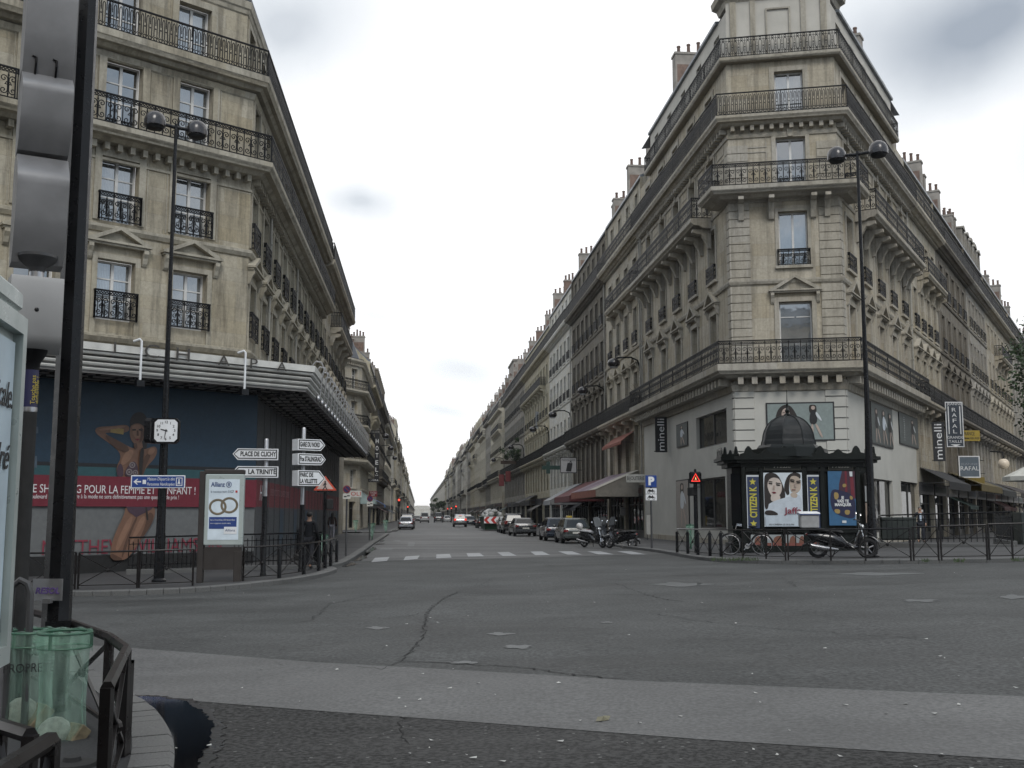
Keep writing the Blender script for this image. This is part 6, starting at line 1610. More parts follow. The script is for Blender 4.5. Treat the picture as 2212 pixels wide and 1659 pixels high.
layers(o, TR(0,-.021,0), [
 (PP((560,275),(700,275),(770,420),(800,560),(770,640),(720,690),(640,760),(580,720),(545,700),(545,400)), HAIR, 1), (PP((840,275),(980,275),(980,360),(930,330),(850,350),(838,480),(845,540),(810,560),(770,450)), HAIR, 1),
 (PP((600,360),(660,330),(730,350),(758,430),(750,520),(700,580),(640,575),(600,510),(582,430)), PPALE, 1), (PP((845,340),(900,305),(980,345),(980,480),(930,530),(880,528),(848,480)), pr('tan_face', (.44,.36,.29)), 1),
 (PP((620,540),(730,540),(735,620),(620,640)), PPALE, 1), (PP((560,690),(640,630),(760,590),(880,560),(985,540),(985,800),(550,800)), pr('shirt', (.50,.55,.60)), 1),
 (PP((850,520),(940,530),(930,590),(860,580)), pr('tan_face', (.44,.36,.29)), 1), (PP((545,740),(640,735),(730,800),(545,802)), HAIR, 1), (PP((545,560),(600,640),(580,730),(545,720)), HAIR, 1),
 (PP((600,395),(645,405),(640,420),(600,412)), HAIR), (PP((690,415),(735,425),(730,440),(690,432)), HAIR), (PP((598,375),(645,385),(645,394),(598,384)), HAIR), (PP((685,395),(740,405),(740,415),(685,405)), HAIR), (PP((632,515),(660,508),(690,522),(660,534)), CRIM), (PP((655,430),(670,430),(668,485),(645,485)), pr('cheek_shade', (.36,.28,.24))),
 (PP((852,365),(905,385),(903,398),(852,380)), HAIR), (PP((930,395),(975,390),(975,402),(930,408)), HAIR), (PP((855,350),(905,365),(905,375),(855,362)), HAIR), (PP((925,378),(978,370),(978,380),(925,388)), HAIR), (PP((870,478),(915,482),(912,492),(870,490)), pr('lip_shade', (.22,.10,.08))), (PP((905,400),(918,400),(928,455),(900,455)), pr('cheek_shade', (.36,.28,.24))),
 (PP((548,802),(985,795),(990,935),(555,935)), pr('pale_blue_grey', (.46,.52,.57)))], name='printed_figure')
fit(o, "Jaffa", pr('red_letters', (.22,.03,.05)), TR(0,-.075,0), pp(770,0)[0], pp(975,0)[0], pp(0,745)[1], .22, bold=.004); fit(o, "AU CINÉMA LE 10 JUIN", INK, TR(0,-.075,0), pp(590,0)[0], pp(880,0)[0], pp(0,912)[1], .055)
o = poster(1792,1849,1018,1135,pr('poster_blue', (.03,.11,.22)),'theatre_poster'); a, b, zt, zb = kx(1792), kx(1849), kzv(1018), kzv(1135); w, h = b-a, zt-zb
def pp(x, y): return (a+w*(x-1330)/(1650-1330), zt-h*(y-265)/(930-265))
layers(o, TR(0,-.021,0), [(PP((1500,265),(1650,265),(1650,600),(1560,640),(1450,560),(1460,420)), pr('dark_plum', (.05,.015,.03))), (PP((1530,265),(1555,265),(1555,520),(1530,520)), CRIM), (PP((1590,340),(1630,340),(1640,600),(1600,600)), CRIM),
 (PP((1365,480),(1480,500),(1640,560),(1650,800),(1600,860),(1380,780),(1345,640)), pr('night_blue', (.012,.014,.05)), 1), (PP((1390,520),(1450,530),(1450,600),(1400,620)), PGOLD, 1), (PP((1500,420),(1545,420),(1545,460),(1500,465)), PGOLD, 1), (PP((1390,730),(1460,730),(1460,790),(1400,780)), PGOLD, 1), (PP((1510,740),(1580,740),(1570,800),(1520,800)), PGOLD, 1), (PP((1580,560),(1620,580),(1610,620),(1580,610)), PGOLD, 1), (PP((1480,870),(1530,870),(1530,900),(1480,900)), WHT), (PP((1585,270),(1620,270),(1620,330),(1590,330)), WHT)])
for s_, y_, x0_, x1_ in (("JE",592,1475,1510),("VAIS TE",635,1425,1565),("MANQUER",678,1400,1595)): fit(o, s_, LETW, TR(0,-.05,0), pp(x0_,0)[0], pp(x1_,0)[0], pp(0,y_)[1], .10, bold=.006)
for u0, u1 in ((1657,1735),(1794,1846)):
    o = poster(u0,u1,1001,1014,KBL,'fascia_plate'); mb = MB(); a, b, zt, zb = kx(u0), kx(u1), kzv(1001), kzv(1014)
    for q_ in ((a,b,zt-.012,zt),(a,b,zb,zb+.012),(a,a+.012,zb+.013,zt-.013),(b-.012,b,zb+.013,zt-.013)): mb.box(q_[0],q_[1],-.024,-.0205,q_[2],q_[3])
    mb.obj('gilt_edge', mat('dull_gilt', (.09,.085,.07), .5), o); fit(o, "Presse", mat('dull_letter', (.30,.29,.26), .5), TR(0,-.026,0), (a+b)/2-.3, (a+b)/2+.3, (zt+zb)/2, .12, shear=.3)
for u0, u1 in ((1625,1645),(1660,1690),(1699,1719),(1721,1737),(1752,1768)):
    o = poster(u0,u1,1155,1179,pr('pale_card', (.26,.28,.28)),'low_poster',-.012); a, b, zt, zb = kx(u0), kx(u1), kzv(1155), kzv(1179)
    rr = random.Random(int(u0)); layers(o, TR(0,-.013,0), [([(a+.3*(b-a),zb),(b,zb),(b,zt-.02),(a+.55*(b-a),zt-.06),(a+.4*(b-a),zt-.2)], pr('orange_fruit', (.16,.065,.04)), 1), ([(a,zb),(b,zb),(b,zb+.1),(a,zb+.1)], pr('red_foot', (.18,.055,.04)))], name='print')
mb = MB(frame((-W2-.40,.42,0), Vector((.44,-.44,0)))); mb.box(.08,.50,-.02,.0,.9,2.75); mb.obj('side_glass', GLASSD, kk)
mb = MB(frame((W2,-.02,0), Vector((.44,.44,0)))); mb.box(.1,.48,-.02,.0,.9,2.75); mb.box(.12,.46,-.026,-.021,1.0,1.7,1); mb.box(.12,.46,-.026,-.021,1.75,2.3,2); mb.obj('side_glass', [GLASSD, pr('paper_tan', (.24,.18,.14)), pr('paper_grey', (.25,.26,.26))], kk)
# ---- pictures and signs of the white shop
def wallpic(name, label, P, d, u0, v0, u1, v1, items, bg, grp=None, frame_=True, cat='poster'):
    a, b, zb, zt = rect_on((P, d), u0, v0, u1, v1); w = b-a; h = zt-zb; c = Vector(P)+Vector(d)*a
    t = thing(name, label, cat, (c.x, c.y, zb), math.atan2(d.y, d.x), grp)
    mb = MB(); mb.box(0, w, -.06, -.004, 0, h); mb.obj('board', INK, t)
    mb = MB(); f = .07 if frame_ else .03; mb.box(f, w-f, -.065, -.061, f, h-f); mb.obj('sheet', bg, t)
    layers(t, TR(0,-.066,0), [([(f+(w-2*f)*x, f+(h-2*f)*z) for x, z in p], m, s) for p, m, s in items], name='printed_figure')
    return t, w, h
PGREEN = pr('pale_green_grey', (.215,.255,.245)); PB2 = pr('pale_skin', (.42,.33,.28))
WOMAN = lambda x, w, z0, z1, dress: [([(x-w*.3,z0+(z1-z0)*.72),(x-w*.35,z1-.02),(x,z1),(x+w*.3,z1-.03),(x+w*.25,z0+(z1-z0)*.68)], HAIR, 1), (ell(x, z0+(z1-z0)*.90, w*.16, (z1-z0)*.06, 10), PB2, 0),
   ([(x-w*.35,z0+(z1-z0)*.40),(x-w*.25,z0+(z1-z0)*.80),(x+w*.25,z0+(z1-z0)*.82),(x+w*.35,z0+(z1-z0)*.42)], dress, 1), ([(x+w*.2,z0+(z1-z0)*.80),(x+w*.45,z0+(z1-z0)*.7),(x+w*.7,z0+(z1-z0)*.52),(x+w*.6,z0+(z1-z0)*.5),(x+w*.2,z0+(z1-z0)*.66)], WHT, 1),
   ([(x-w*.2,z0+(z1-z0)*.42),(x+w*.0,z0+(z1-z0)*.42),(x-w*.05,z0+.0),(x-w*.2,z0+.0)], PB2, 1), ([(x+w*.08,z0+(z1-z0)*.42),(x+w*.3,z0+(z1-z0)*.42),(x+w*.75,z0+.02),(x+w*.6,z0+.0)], PB2, 1)]
port = [([(.05,0),(.10,.45),(.13,.8),(.20,.97),(.28,.98),(.34,.85),(.40,.55),(.38,.3),(.30,0)], HAIR, 1), ([(.19,.60),(.19,.80),(.24,.90),(.285,.84),(.29,.66),(.25,.54)], PB2, 1), ([(.20,.76),(.23,.77),(.23,.75),(.20,.745)], HAIR, 0), ([(.255,.765),(.28,.76),(.28,.745),(.255,.75)], HAIR, 0), ([(.225,.62),(.26,.62),(.245,.595)], CRIM, 0), ([(.22,.3),(.30,.3),(.30,.56),(.23,.52)], PB2, 1), ([(.08,0),(.18,.35),(.35,.30),(.42,0)], PBLK, 1)]
wallpic('shop_billboard', 'wide framed fashion billboard above the kiosk, a portrait beside a walking woman', Pb, Cdir, 1655, 869, 1803, 953, [([(x*1.25-.02,z) for x,z in p_],m_,s_) for p_,m_,s_ in port]+WOMAN(.70,.19,.04,.97,PBLK), PGREEN, cat='billboard')
wallpic('shop_poster', 'fashion poster with three standing women on the boulevard side, behind the lamp post', Pc, Rdir, 1880, 876, 1926, 964, WOMAN(.22,.22,.02,.9,PBLK)+WOMAN(.55,.22,.02,.92,pr('shirt', (.50,.55,.60)))+WOMAN(.85,.2,.02,.9,PBLK), pr('grey_green', (.075,.088,.085)), 'fashion posters of the white shop')
t, w, h = wallpic('shop_poster', 'smaller lettered poster on the boulevard side next to the drainpipe', Pc, Rdir, 1941, 896, 1981, 964, WOMAN(.68,.25,.05,.9,PBLK), pr('grey_green', (.075,.088,.085)), 'fashion posters of the white shop')
put('lettering', text_mesh("minelli", .55, pr('pale_letter', (.35,.37,.36))), t, TR(w*.22,-.085,h*.5) @ Matrix.Rotation(-PI/2, 4, 'Y'))
wallpic('shop_poster', 'small square fashion poster high on the street side of the white shop', Pa, Ldir, 1463, 914, 1487, 965, WOMAN(.5,.4,.0,.95,pr('shirt', (.50,.55,.60))), pr('grey_green', (.075,.088,.085)), 'fashion posters of the white shop')
wallpic('shop_poster', 'tall poster of slim legs at street level behind the red signal', Pa, Ldir, 1463, 1036, 1490, 1143, WOMAN(.5,.5,.02,.96,WHT), pr('beige_sheet', (.30,.27,.24)), 'fashion posters of the white shop')
# mannequins behind the big shop windows read as dim figures: printed blinds just inside the panes are left out
def banner(name, label, foot, d, z0, z1, w, txt, vertical=True, col=INK, lc=LETW, cat='banner', brackets=True, size=.6, grp=None, k=.9):
    t = thing(name, label, cat, (foot[0], foot[1], z0), math.atan2(d[1], d[0]), grp); h = z1-z0
    mb = MB(); mb.bbox(.08, .08+w, -.05, .05, 0, h, .012); mb.obj('board', col, t)
    if brackets:
        mb = MB()
        for z in (.06, h-.06): mb.bar((-.02,0,z),(.12+w,0,z),.04) if False else mb.box(0,.079,-.02,.02,z-.02,z+.02)
        mb.obj('bracket', IRON, t)
    if vertical:
        me = text_mesh(txt, size, lc); xs = [v.co.x for v in me.vertices]; kk_ = h*k/(max(xs)-min(xs))
        for sgn in (0, 1): put('lettering', me, t, (TR(.08+w/2, 0, h/2) @ (RZ(PI) if sgn else Matrix())) @ TR(0,-.056,0) @ Matrix.Rotation(-PI/2, 4, 'Y') @ Matrix.Diagonal((kk_,1,1,1)))
    return t, h
# signs on the street side stand out from the wall towards the road, read from the crossing
def out_l(s, l=15.2): p = S(s, l); return (p.x, p.y), (-SN.x, -SN.y)
def sign_face(s, w, l=15.19):
    """a sign square to the right-hand wall whose lettering faces the crossing: frame origin at its road end"""
    p = S(s, l-w-.1); return (p.x, p.y), (SN.x, SN.y)
p, d = sign_face(65.6, .78); banner('shop_banner', 'black upright shop banner with white name on the street side of the white shop', p, d, 5.45, 7.62, .74, 'minelli', size=.62, grp='black shop banners')
q = E2+BD*18.0+BN*.95; banner('shop_banner', 'black upright shop banner with white name on the boulevard side by the drainpipe', q, (-BN.x*.0+ .95, -.25), 4.9, 7.3, .68, 'minelli', size=.62, grp='black shop banners')
def facesign(name, label, u0, v0, u1, v1, Y, fields, col, cat='sign', yaw=0.0, thick=.08, edge=None, hang=True):
    c = D((u0+u1)/2, (v0+v1)/2, Y); w = (u1-u0)/FPX*Y; h = (v1-v0)/FPX*Y
    t = thing(name, label, cat, c, yaw); mb = MB(); mb.bbox(-w/2, w/2, -thick, thick, -h/2, h/2, .012); mb.obj('board', col, t)
    if edge:
        mb = MB(); e = min(w, h)*.05
        for q_ in ((-w/2,w/2,h/2-e,h/2),(-w/2,w/2,-h/2,-h/2+e),(-w/2,-w/2+e,-h/2+e,h/2-e),(w/2-e,w/2,-h/2+e,h/2-e)): mb.box(q_[0],q_[1],-thick-.012,-thick-.002,q_[2],q_[3])
        mb.obj('edge', edge, t)
    for tx, fx0, fx1, fz, fh, lm in fields: fit(t, tx, lm, TR(0,-thick-.012,0), -w/2+fx0*w, -w/2+fx1*w, -h/2+fz*h, fh*h)
    if hang:
        mb = MB(); mb.bar((w/2-.02,0,h*.3),(w/2+.5,0.35,h*.3),.04); mb.bar((w/2-.02,0,-h*.3),(w/2+.5,.35,-h*.3),.04); mb.obj('bracket', IRON, t)
    return t, w, h
SLB = mat('sign_slate_blue', (.035,.045,.06), .5); YELB = mat('sign_yellow', (.33,.235,.03), .5)
t, w, h = facesign('vertical_shop_sign', 'tall slate-blue vertical sign lettered in white downwards with an arrow at its foot', 2042, 868, 2080, 966, 73, [("JEANNE",.1,.95,.95,.055,LETW),("R",.38,.62,.82,.085,LETW),("A",.36,.64,.70,.085,LETW),("F",.40,.62,.58,.085,LETW),("A",.36,.64,.46,.085,LETW),("L",.40,.62,.34,.085,LETW),("GRANDE",.05,.95,.21,.06,LETW),("TAILLE",.12,.88,.12,.06,LETW)], SLB, edge=LETW)
layers(t, TR(0,-.085,0), [([(-.3*w,-.44*h),(.3*w,-.44*h),(0,-.49*h)], LETW), ([(-.36*w,-.28*h+.2),(-.30*w,-.28*h+.2),(-.30*w,.40*h),(-.36*w,.40*h)], LETW), ([(.30*w,-.28*h+.2),(.36*w,-.28*h+.2),(.36*w,.40*h),(.30*w,.40*h)], LETW)], y0=-.008, name='arrow_and_lines')
facesign('shop_sign', 'square grey-blue shop sign with white top below the tall vertical sign', 2070, 985, 2116, 1032, 78, [("JEANNE",.1,.9,.62,.10,mat('sign_dim_letter', (.25,.27,.30), .5)),("RAFAL",.08,.94,.42,.20,LETW)], mat('sign_grey_blue', (.10,.125,.15), .5), edge=LETW)
facesign('shop_sign', 'yellow shop sign with black lettering behind the tall vertical sign', 2078, 930, 2116, 953, 82, [("FRANCE",.05,.7,.68,.34,INK),("CHAUSSURES",.05,.95,.26,.2,INK)], YELB)
facesign('shop_fascia', 'yellow shop front fascia above the dark doorway on the boulevard', 2062, 1030, 2150, 1060, 80, [("FRANCE CHAUSSURES",.06,.9,.4,.3,mat('ochre_letter', (.12,.09,.03), .6))], mat('fascia_ochre', (.20,.145,.03), .6), yaw=.75, hang=False)
facesign('shop_sign', 'cream board reading BIJOUTERIE next to the striped awning', 1353, 1025, 1394, 1042, 71.5, [("BIJOUTERIE",.04,.95,.5,.48,INK)], OFFW, yaw=-.05)
t, w, h = facesign('shop_sign', 'square white leather-goods sign with a black handbag picture', 1210, 988, 1246, 1022, 100, [("MAROQUINERIE",.1,.9,.82,.13,INK)], mat('sign_white_dim', (.42,.42,.42), .5), edge=INK)
layers(t, TR(0,-.095,0), [([(-.16*w,-.38*h),(.16*w,-.40*h),(.24*w,.12*h),(-.06*w,.15*h)], INK, 0), ([(.05*w,.12*h),(.09*w,.28*h),(.17*w,.27*h),(.19*w,.12*h),(.15*w,.12*h),(.13*w,.22*h),(.11*w,.22*h),(.09*w,.12*h)], INK, 0)], name='bag_picture')
c = D(1184,1010,112); t = thing('pharmacy_cross', 'dark green unlit pharmacy cross standing out from the right-hand row', 'sign', c, 0)
mb = MB(); k = .62; mb.prism([(-k,-k/3),(-k/3,-k/3),(-k/3,-k),(k/3,-k),(k/3,-k/3),(k*2.4,-k/3),(k*2.4,k/3),(k/3,k/3),(k/3,k),(-k/3,k),(-k/3,k/3),(-k,k/3)], -.1, .1); mb.obj('cross', mat('cross_green', (.015,.045,.035), .5), t)
facesign('letting_board', 'white letting board tied to a balcony of the yellowish house', 1157, 889, 1179, 931, 140, [("À LOUER",.1,.9,.82,.14,INK),("BUREAUX",.12,.88,.62,.08,INK),("700 m2",.2,.8,.3,.14,INK)], mat('sign_white_dim', (.42,.42,.42), .5), 'board', hang=False)
facesign('blue_plate', 'small blue sign on the long first-floor balcony of the right row', 1143, 982, 1155, 993, 150, [("BIS",.2,.8,.5,.4,LETW)], mat('sign_bright_blue', (.05,.13,.32), .5))
for u0, v0, u1, v1, Y, lab in ((1092,1018,1103,1040,170,'red vertical shop banner under a wrapped balcony in the right row'), (1078,1025,1089,1050,182,'red vertical shop banner farther on in the right row')):
    facesign('red_banner', lab, u0, v0, u1, v1, Y, [], mat('banner_red', (.17,.03,.03), .6), 'banner')
# hotel sign and shop signs on the left
p = S(132,-6.15); t = thing('hotel_sign', 'tall black vertical hotel sign with white letters down the left row', 'sign', (p.x,p.y,0), math.atan2(SN.y, SN.x))
z0, z1 = 5.95, 11.8; mb = MB(); mb.box(.75,1.33,-.06,.06,z0+.001,z1-.001); mb.box(-.05,1.33,-.055,.055,z1-.45,z1); mb.box(-.35+.4,1.33,-.055,.055,z0-.4,z0); mb.obj('board', mat('sign_black', (.012,.012,.014), .5), t)
for i, ch in enumerate("HOTEL"): fit(t, ch, LETW, TR(0,-.066,0), .87, 1.21, z1-1.35-i*.86, .52, bold=.01)
fit(t, "EXCELSIOR", mat('dull_letter', (.30,.29,.26), .5), TR(0,-.062,0), .02, 1.28, z1-.23, .2); fit(t, "OPERA", LETW, TR(0,-.062,0), .18, 1.26, z0-.2, .22)
layers(t, TR(0,-.064,0), [(star(.95, z0+.42, .09), LETW), (star(1.14, z0+.42, .09), LETW), (star(1.045, z0+.62, .09), LETW)], name='stars')
facesign('shop_fascia', 'cream shop board with red letters above the hotel corner door', 754, 1060, 781, 1074, 111, [("OLI",.12,.92,.5,.62,RED)], OFFW, yaw=.45, hang=False)
facesign('shop_sign', 'red shop sign with pale letters standing out below the hotel sign', 797, 1061, 815, 1073, 128, [("TIVOLI",.1,.9,.7,.35,LETW),("CAFÉ",.3,.7,.28,.3,LETW)], mat('sign_deep_red', (.20,.025,.03), .5))
def awning(label, face, s0, s1, z, pj, drop, top, val, cheeks=None, vh=.35, name='awning', l=15.2, pd=None):
    """shop awning on the right wall (l=15.2) or the left (l=-6.2): slanting cloth, front valance, side cheeks"""
    if l > 0: p, d = S(s1, l), -SD
    else: p, d = S(s0, l), SD
    if pd: p, d = pd
    t = thing(name, label, 'awning', (p.x, p.y, 0), math.atan2(d.y, d.x)); w = s1-s0; n = len(top)
    mb = MB(); k = 0
    for i, (f0, f1, m) in enumerate(top):
        a, b = w*f0, w*f1; mb.add([(a,-.02,z),(b,-.02,z),(b,-pj,z-drop),(a,-pj,z-drop),(a,-.02,z-.03),(b,-.02,z-.03),(b,-pj,z-drop-.03),(a,-pj,z-drop-.03)], [(0,3,2,1),(4,5,6,7),(0,1,5,4),(1,2,6,5),(2,3,7,6),(3,0,4,7)], i)
    mb.obj('cloth', [m for _, _, m in top], t)
    mb = MB(); n = max(4, int(w/.5)); 
    pts = [(0,z-drop-.035),(w,z-drop-.035)]+[(w-w*i/(n*2), z-drop-vh-(.05 if i % 2 else 0)) for i in range(2*n+1)]
    mb.prism(pts[::-1], -pj-.01, -pj+.01); mb.obj('valance', val, t)
    for x in (.05, w-.05): 
        mb = MB()
        if cheeks: mb.add([(x,-.02,z-.04),(x,-pj+.02,z-drop-.04),(x,-pj+.02,z-drop-vh),(x,-.02,z-drop-vh)], [(0,1,2,3)])
        else: mb.bar((x,-.02,z-drop-.1),(x,-pj+.04,z-drop-.06),.035)
        mb.obj('cheek' if cheeks else 'arm', cheeks or DKGREY, t)
    return t
CL = lambda n, c: mat('cloth_'+n, c, .8, 0, .15, 3)
awning('large striped mauve and cream café awning with an orange valance', 0, 74.5, 86.5, 4.75, 3.1, 1.35, [(0,.16,CL('mauve_pale',(.20,.155,.185))),(.16,.5,CL('mauve',(.145,.10,.13))),(.5,.74,CL('mauve_pale',(.20,.155,.185))),(.74,1,CL('cream',(.36,.34,.29)))], CL('orange', (.20,.055,.032)), CL('cream_dark', (.24,.22,.19)), .5)
awning('dark red café awning beyond the striped one', 0, 89, 99, 4.6, 2.9, 1.4, [(0,1,CL('dark_red',(.09,.018,.02)))], CL('dark_red',(.09,.018,.02)), CL('dark_red',(.09,.018,.02)), .45)
awning('pale grey awning beyond the dark red one', 0, 101.5, 107, 4.6, 3.0, 1.6, [(0,1,CL('pale_grey',(.24,.24,.24)))], CL('pale_grey',(.24,.24,.24)), CL('pale_grey',(.24,.24,.24)), .4)
awning('black awning low over a shop in the grey shuttered house', 0, 140, 150, 4.2, 2.4, 1.0, [(0,1,CL('black',(.02,.02,.022)))], CL('black',(.02,.02,.022)), None, .3)
awning('small orange awning shading the mezzanine windows above the café', 0, 76, 84, 7.6, 1.0, .75, [(0,1,CL('orange', (.20,.055,.032)))], CL('orange', (.20,.055,.032)), None, .2)
awning('pale green-grey awning at the hotel corner door', 0, 116, 121, 4.1, 1.6, 1.0, [(0,.5,CL('green_grey',(.28,.36,.36))),(.5,1,CL('pale_grey',(.34,.34,.34)))], CL('green_grey',(.28,.36,.36)), CL('green_grey',(.28,.36,.36)), .3, l=-6.2)
awning('bright blue-edged awning farther along the left row', 0, 136, 142, 3.9, 1.9, 1.0, [(0,1,CL('blue_cloth',(.06,.12,.30)))], CL('blue_cloth2',(.12,.22,.45)), None, .3, l=-6.2)
for t0, t1, zz_, pj, c_, lab in ((19.2,28.8,4.6,1.7,(.02,.02,.022),'black shop awning on the boulevard just past the drainpipe'),(30.5,43.5,4.7,2.2,(.10,.075,.02),'dull ochre awning over the yellow shop front on the boulevard'),(46,57,4.6,2.0,(.022,.024,.024),'dark awning behind the globe lamp on the boulevard'),(59,78,4.6,2.2,(.028,.02,.02),'long dark awning under the street tree on the boulevard')):
    q_ = E2+BD*t0; awning(lab, 0, t0, t1, zz_, pj, .9, [(0,1,CL('blv%d' % int(t0), c_))], CL('blv%d' % int(t0), c_), None, .45, pd=(q_, BD))
# wall lamps on curved arms along the right row, two on the left
def wall_lamp(label, s, l, z, out, grp):
    p = S(s, l, z); t = thing('wall_lamp', label, 'street lamp', p, math.atan2(-SN.y, -SN.x) if l > 0 else math.atan2(SN.y, SN.x), grp)
    mb = MB(); mb.tube([(.02,0,-1.2),(.08,0,-.2),(.25,0,.25),(.7,0,.45),(out-.3,0,.42),(out,0,.28)], .06, 8); mb.box(-.0,.1,-.1,.1,-1.5,-.9); mb.obj('arm', BLACK, t, 40)
    mb = MB(); mb.lathe([(.30,-.22),(.42,-.08),(.44,.05),(.36,.24),(.2,.34),(.06,.37)], 16, c=(out,0,0)); o = mb.obj('lamp_head', GLOBE, t, 40); mb = MB(); mb.lathe([(.08,-.34),(.24,-.31),(.30,-.225)], 14, c=(out,0,0)); mb.obj('lens', mat('lamp_lens_grey', (.35,.36,.37), .2), o, 40)
for s, z, lab in ((73.4,12.0,'wall lamp on a curved arm where the wedge building meets the shuttered house'), (87.6,11.7,'wall lamp on a curved arm on the soot-blackened house'), (108,11.6,'wall lamp on a curved arm on the whitish house'), (127,11.6,'wall lamp on a curved arm below the letting board'), (158,11.4,'wall lamp on the shuttered house beyond the letting board'), (195,11.4,'wall lamp on the sandy corner house')):
    wall_lamp(lab, s, 15.18, z, 1.9, 'wall lamps along the right row')
for s, z, lab in ((137,11.4,'wall lamp just past the hotel sign on the left row'), (162,11.4,'second wall lamp past the hotel sign on the left row'), (190,11.4,'third wall lamp past the hotel sign on the left row')): wall_lamp(lab, s, -6.18, z, 1.9, 'wall lamps along the left row')
# spiked fans that part the balconies of neighbouring houses
def fan(label, p, d, z, r=1.5):
    t = thing('balcony_spikes', label, 'spikes', (p.x, p.y, z), math.atan2(d.y, d.x), 'spiked balcony dividers'); mb = MB()
    for k in range(13):
        a = -.5+k*.27; c, s_ = math.cos(a), math.sin(a); mb.tube([(.25*c*.8+.0,0,.3+.25*s_),(r*.8*c,0,.3+r*s_)], [.014,.006], 4)
    mb.tube([(.55*math.cos(a),0,.3+.6*math.sin(a)) for a in np.linspace(-.5,2.8,14)], .012, 4); mb.obj('spikes', IRON, t)
for s, lab in ((72.9,'spiked fan between the wedge building and the shuttered house'), (107.6,'spiked fan between the sooty and the whitish house'), (126.6,'spiked fan before the yellowish house')): fan(lab, S(s,15.2), -SN, 9.2)
fan('spiked fan on the boulevard side of the wedge building', (E2+BD*18.25), BN, 9.2); fan('spiked fan high on the top balcony of the shuttered house', S(73.0,15.2), -SN, 21.6)
# white parasol and globe lamp at the picture edge
c = G(2222,1190,.13); c = D(2268,1100,45); c.z = gz(c.x,c.y)+.13; t = thing('parasol', 'pale café parasol lit from above at the right picture edge', 'parasol', (c.x, c.y, c.z)); zz = D(2222,990,c.y).z-c.z
mb = MB(); n = 8; R_ = 1.75
rim = [(R_*math.cos(2*PI*i/n+.2), R_*math.sin(2*PI*i/n+.2), zz-.75) for i in range(n)]
mb.add(rim+[(0,0,zz+.1)]+[(x,y,z-.18) for x,y,z in rim], [(i,(i+1)%n,n) for i in range(n)]+[(i,n+1+i,n+1+(i+1)%n,(i+1)%n) for i in range(n)]); mb.obj('canopy', CL('parasol',(.52,.51,.46)), t)
mb = MB(); mb.tube([(0,0,-.02),(0,0,zz+.2)], .03, 8); mb.lathe([(.3,-.0),(.28,.08),(.05,.1)], 12); mb.obj('pole', DKGREY, t)
c = D(2168,1002,46); t = thing('globe_lamp', 'small round white globe lamp on a wall bracket above the parasol', 'lamp', c); mb = MB(); mb.ball((0,0,0), .23, n=16, m=10); mb.obj('globe', mat('globe_opal', (.60,.50,.38), .35), t, True); mb = MB(); mb.tube([(0,0,.22),(0,.05,.5),(0,1.2,.6)], .03, 6); mb.lathe([(.08,.2),(.08,.25)], 8); mb.obj('bracket', IRON, t)
# ------------------------------------------------------------------ vehicles
def carpaint(name, col, metal=.3): return mat('carpaint_'+name, col, .28, metal, .05, 2, .5, 0, 0, .7, .05)
LAMP_R = mat('tail_lamp_red', (.16,.012,.012), .2, coat=.8); LAMP_ON = mat('brake_lamp_on', (.8,.05,.03), .3, emit=.7, var=0); LAMP_W = mat('headlamp_clear', (.45,.46,.47), .12, .3, coat=.8)
PLATE = mat('number_plate', (.50,.50,.46), .5); BUMP = mat('bumper_plastic', (.022,.022,.024), .55)
KIND = {'hatch': dict(L=3.85, W=.83, H=1.46, belt=.92, hood=.86, xr0=-1.86, xr1=-1.45, xf1=.25, xf0=1.10, boot=0),
        'saloon': dict(L=4.55, W=.88, H=1.40, belt=.90, hood=.84, xr0=-1.55, xr1=-.95, xf1=.35, xf0=1.15, boot=.98),
        'suv': dict(L=4.55, W=.91, H=1.72, belt=1.08, hood=1.02, xr0=-2.16, xr1=-1.85, xf1=.30, xf0=1.15, boot=0),
        'van': dict(L=5.0, W=.97, H=2.15, belt=1.25, hood=1.15, xr0=-2.45, xr1=-2.36, xf1=1.15, xf0=2.0, boot=0)}
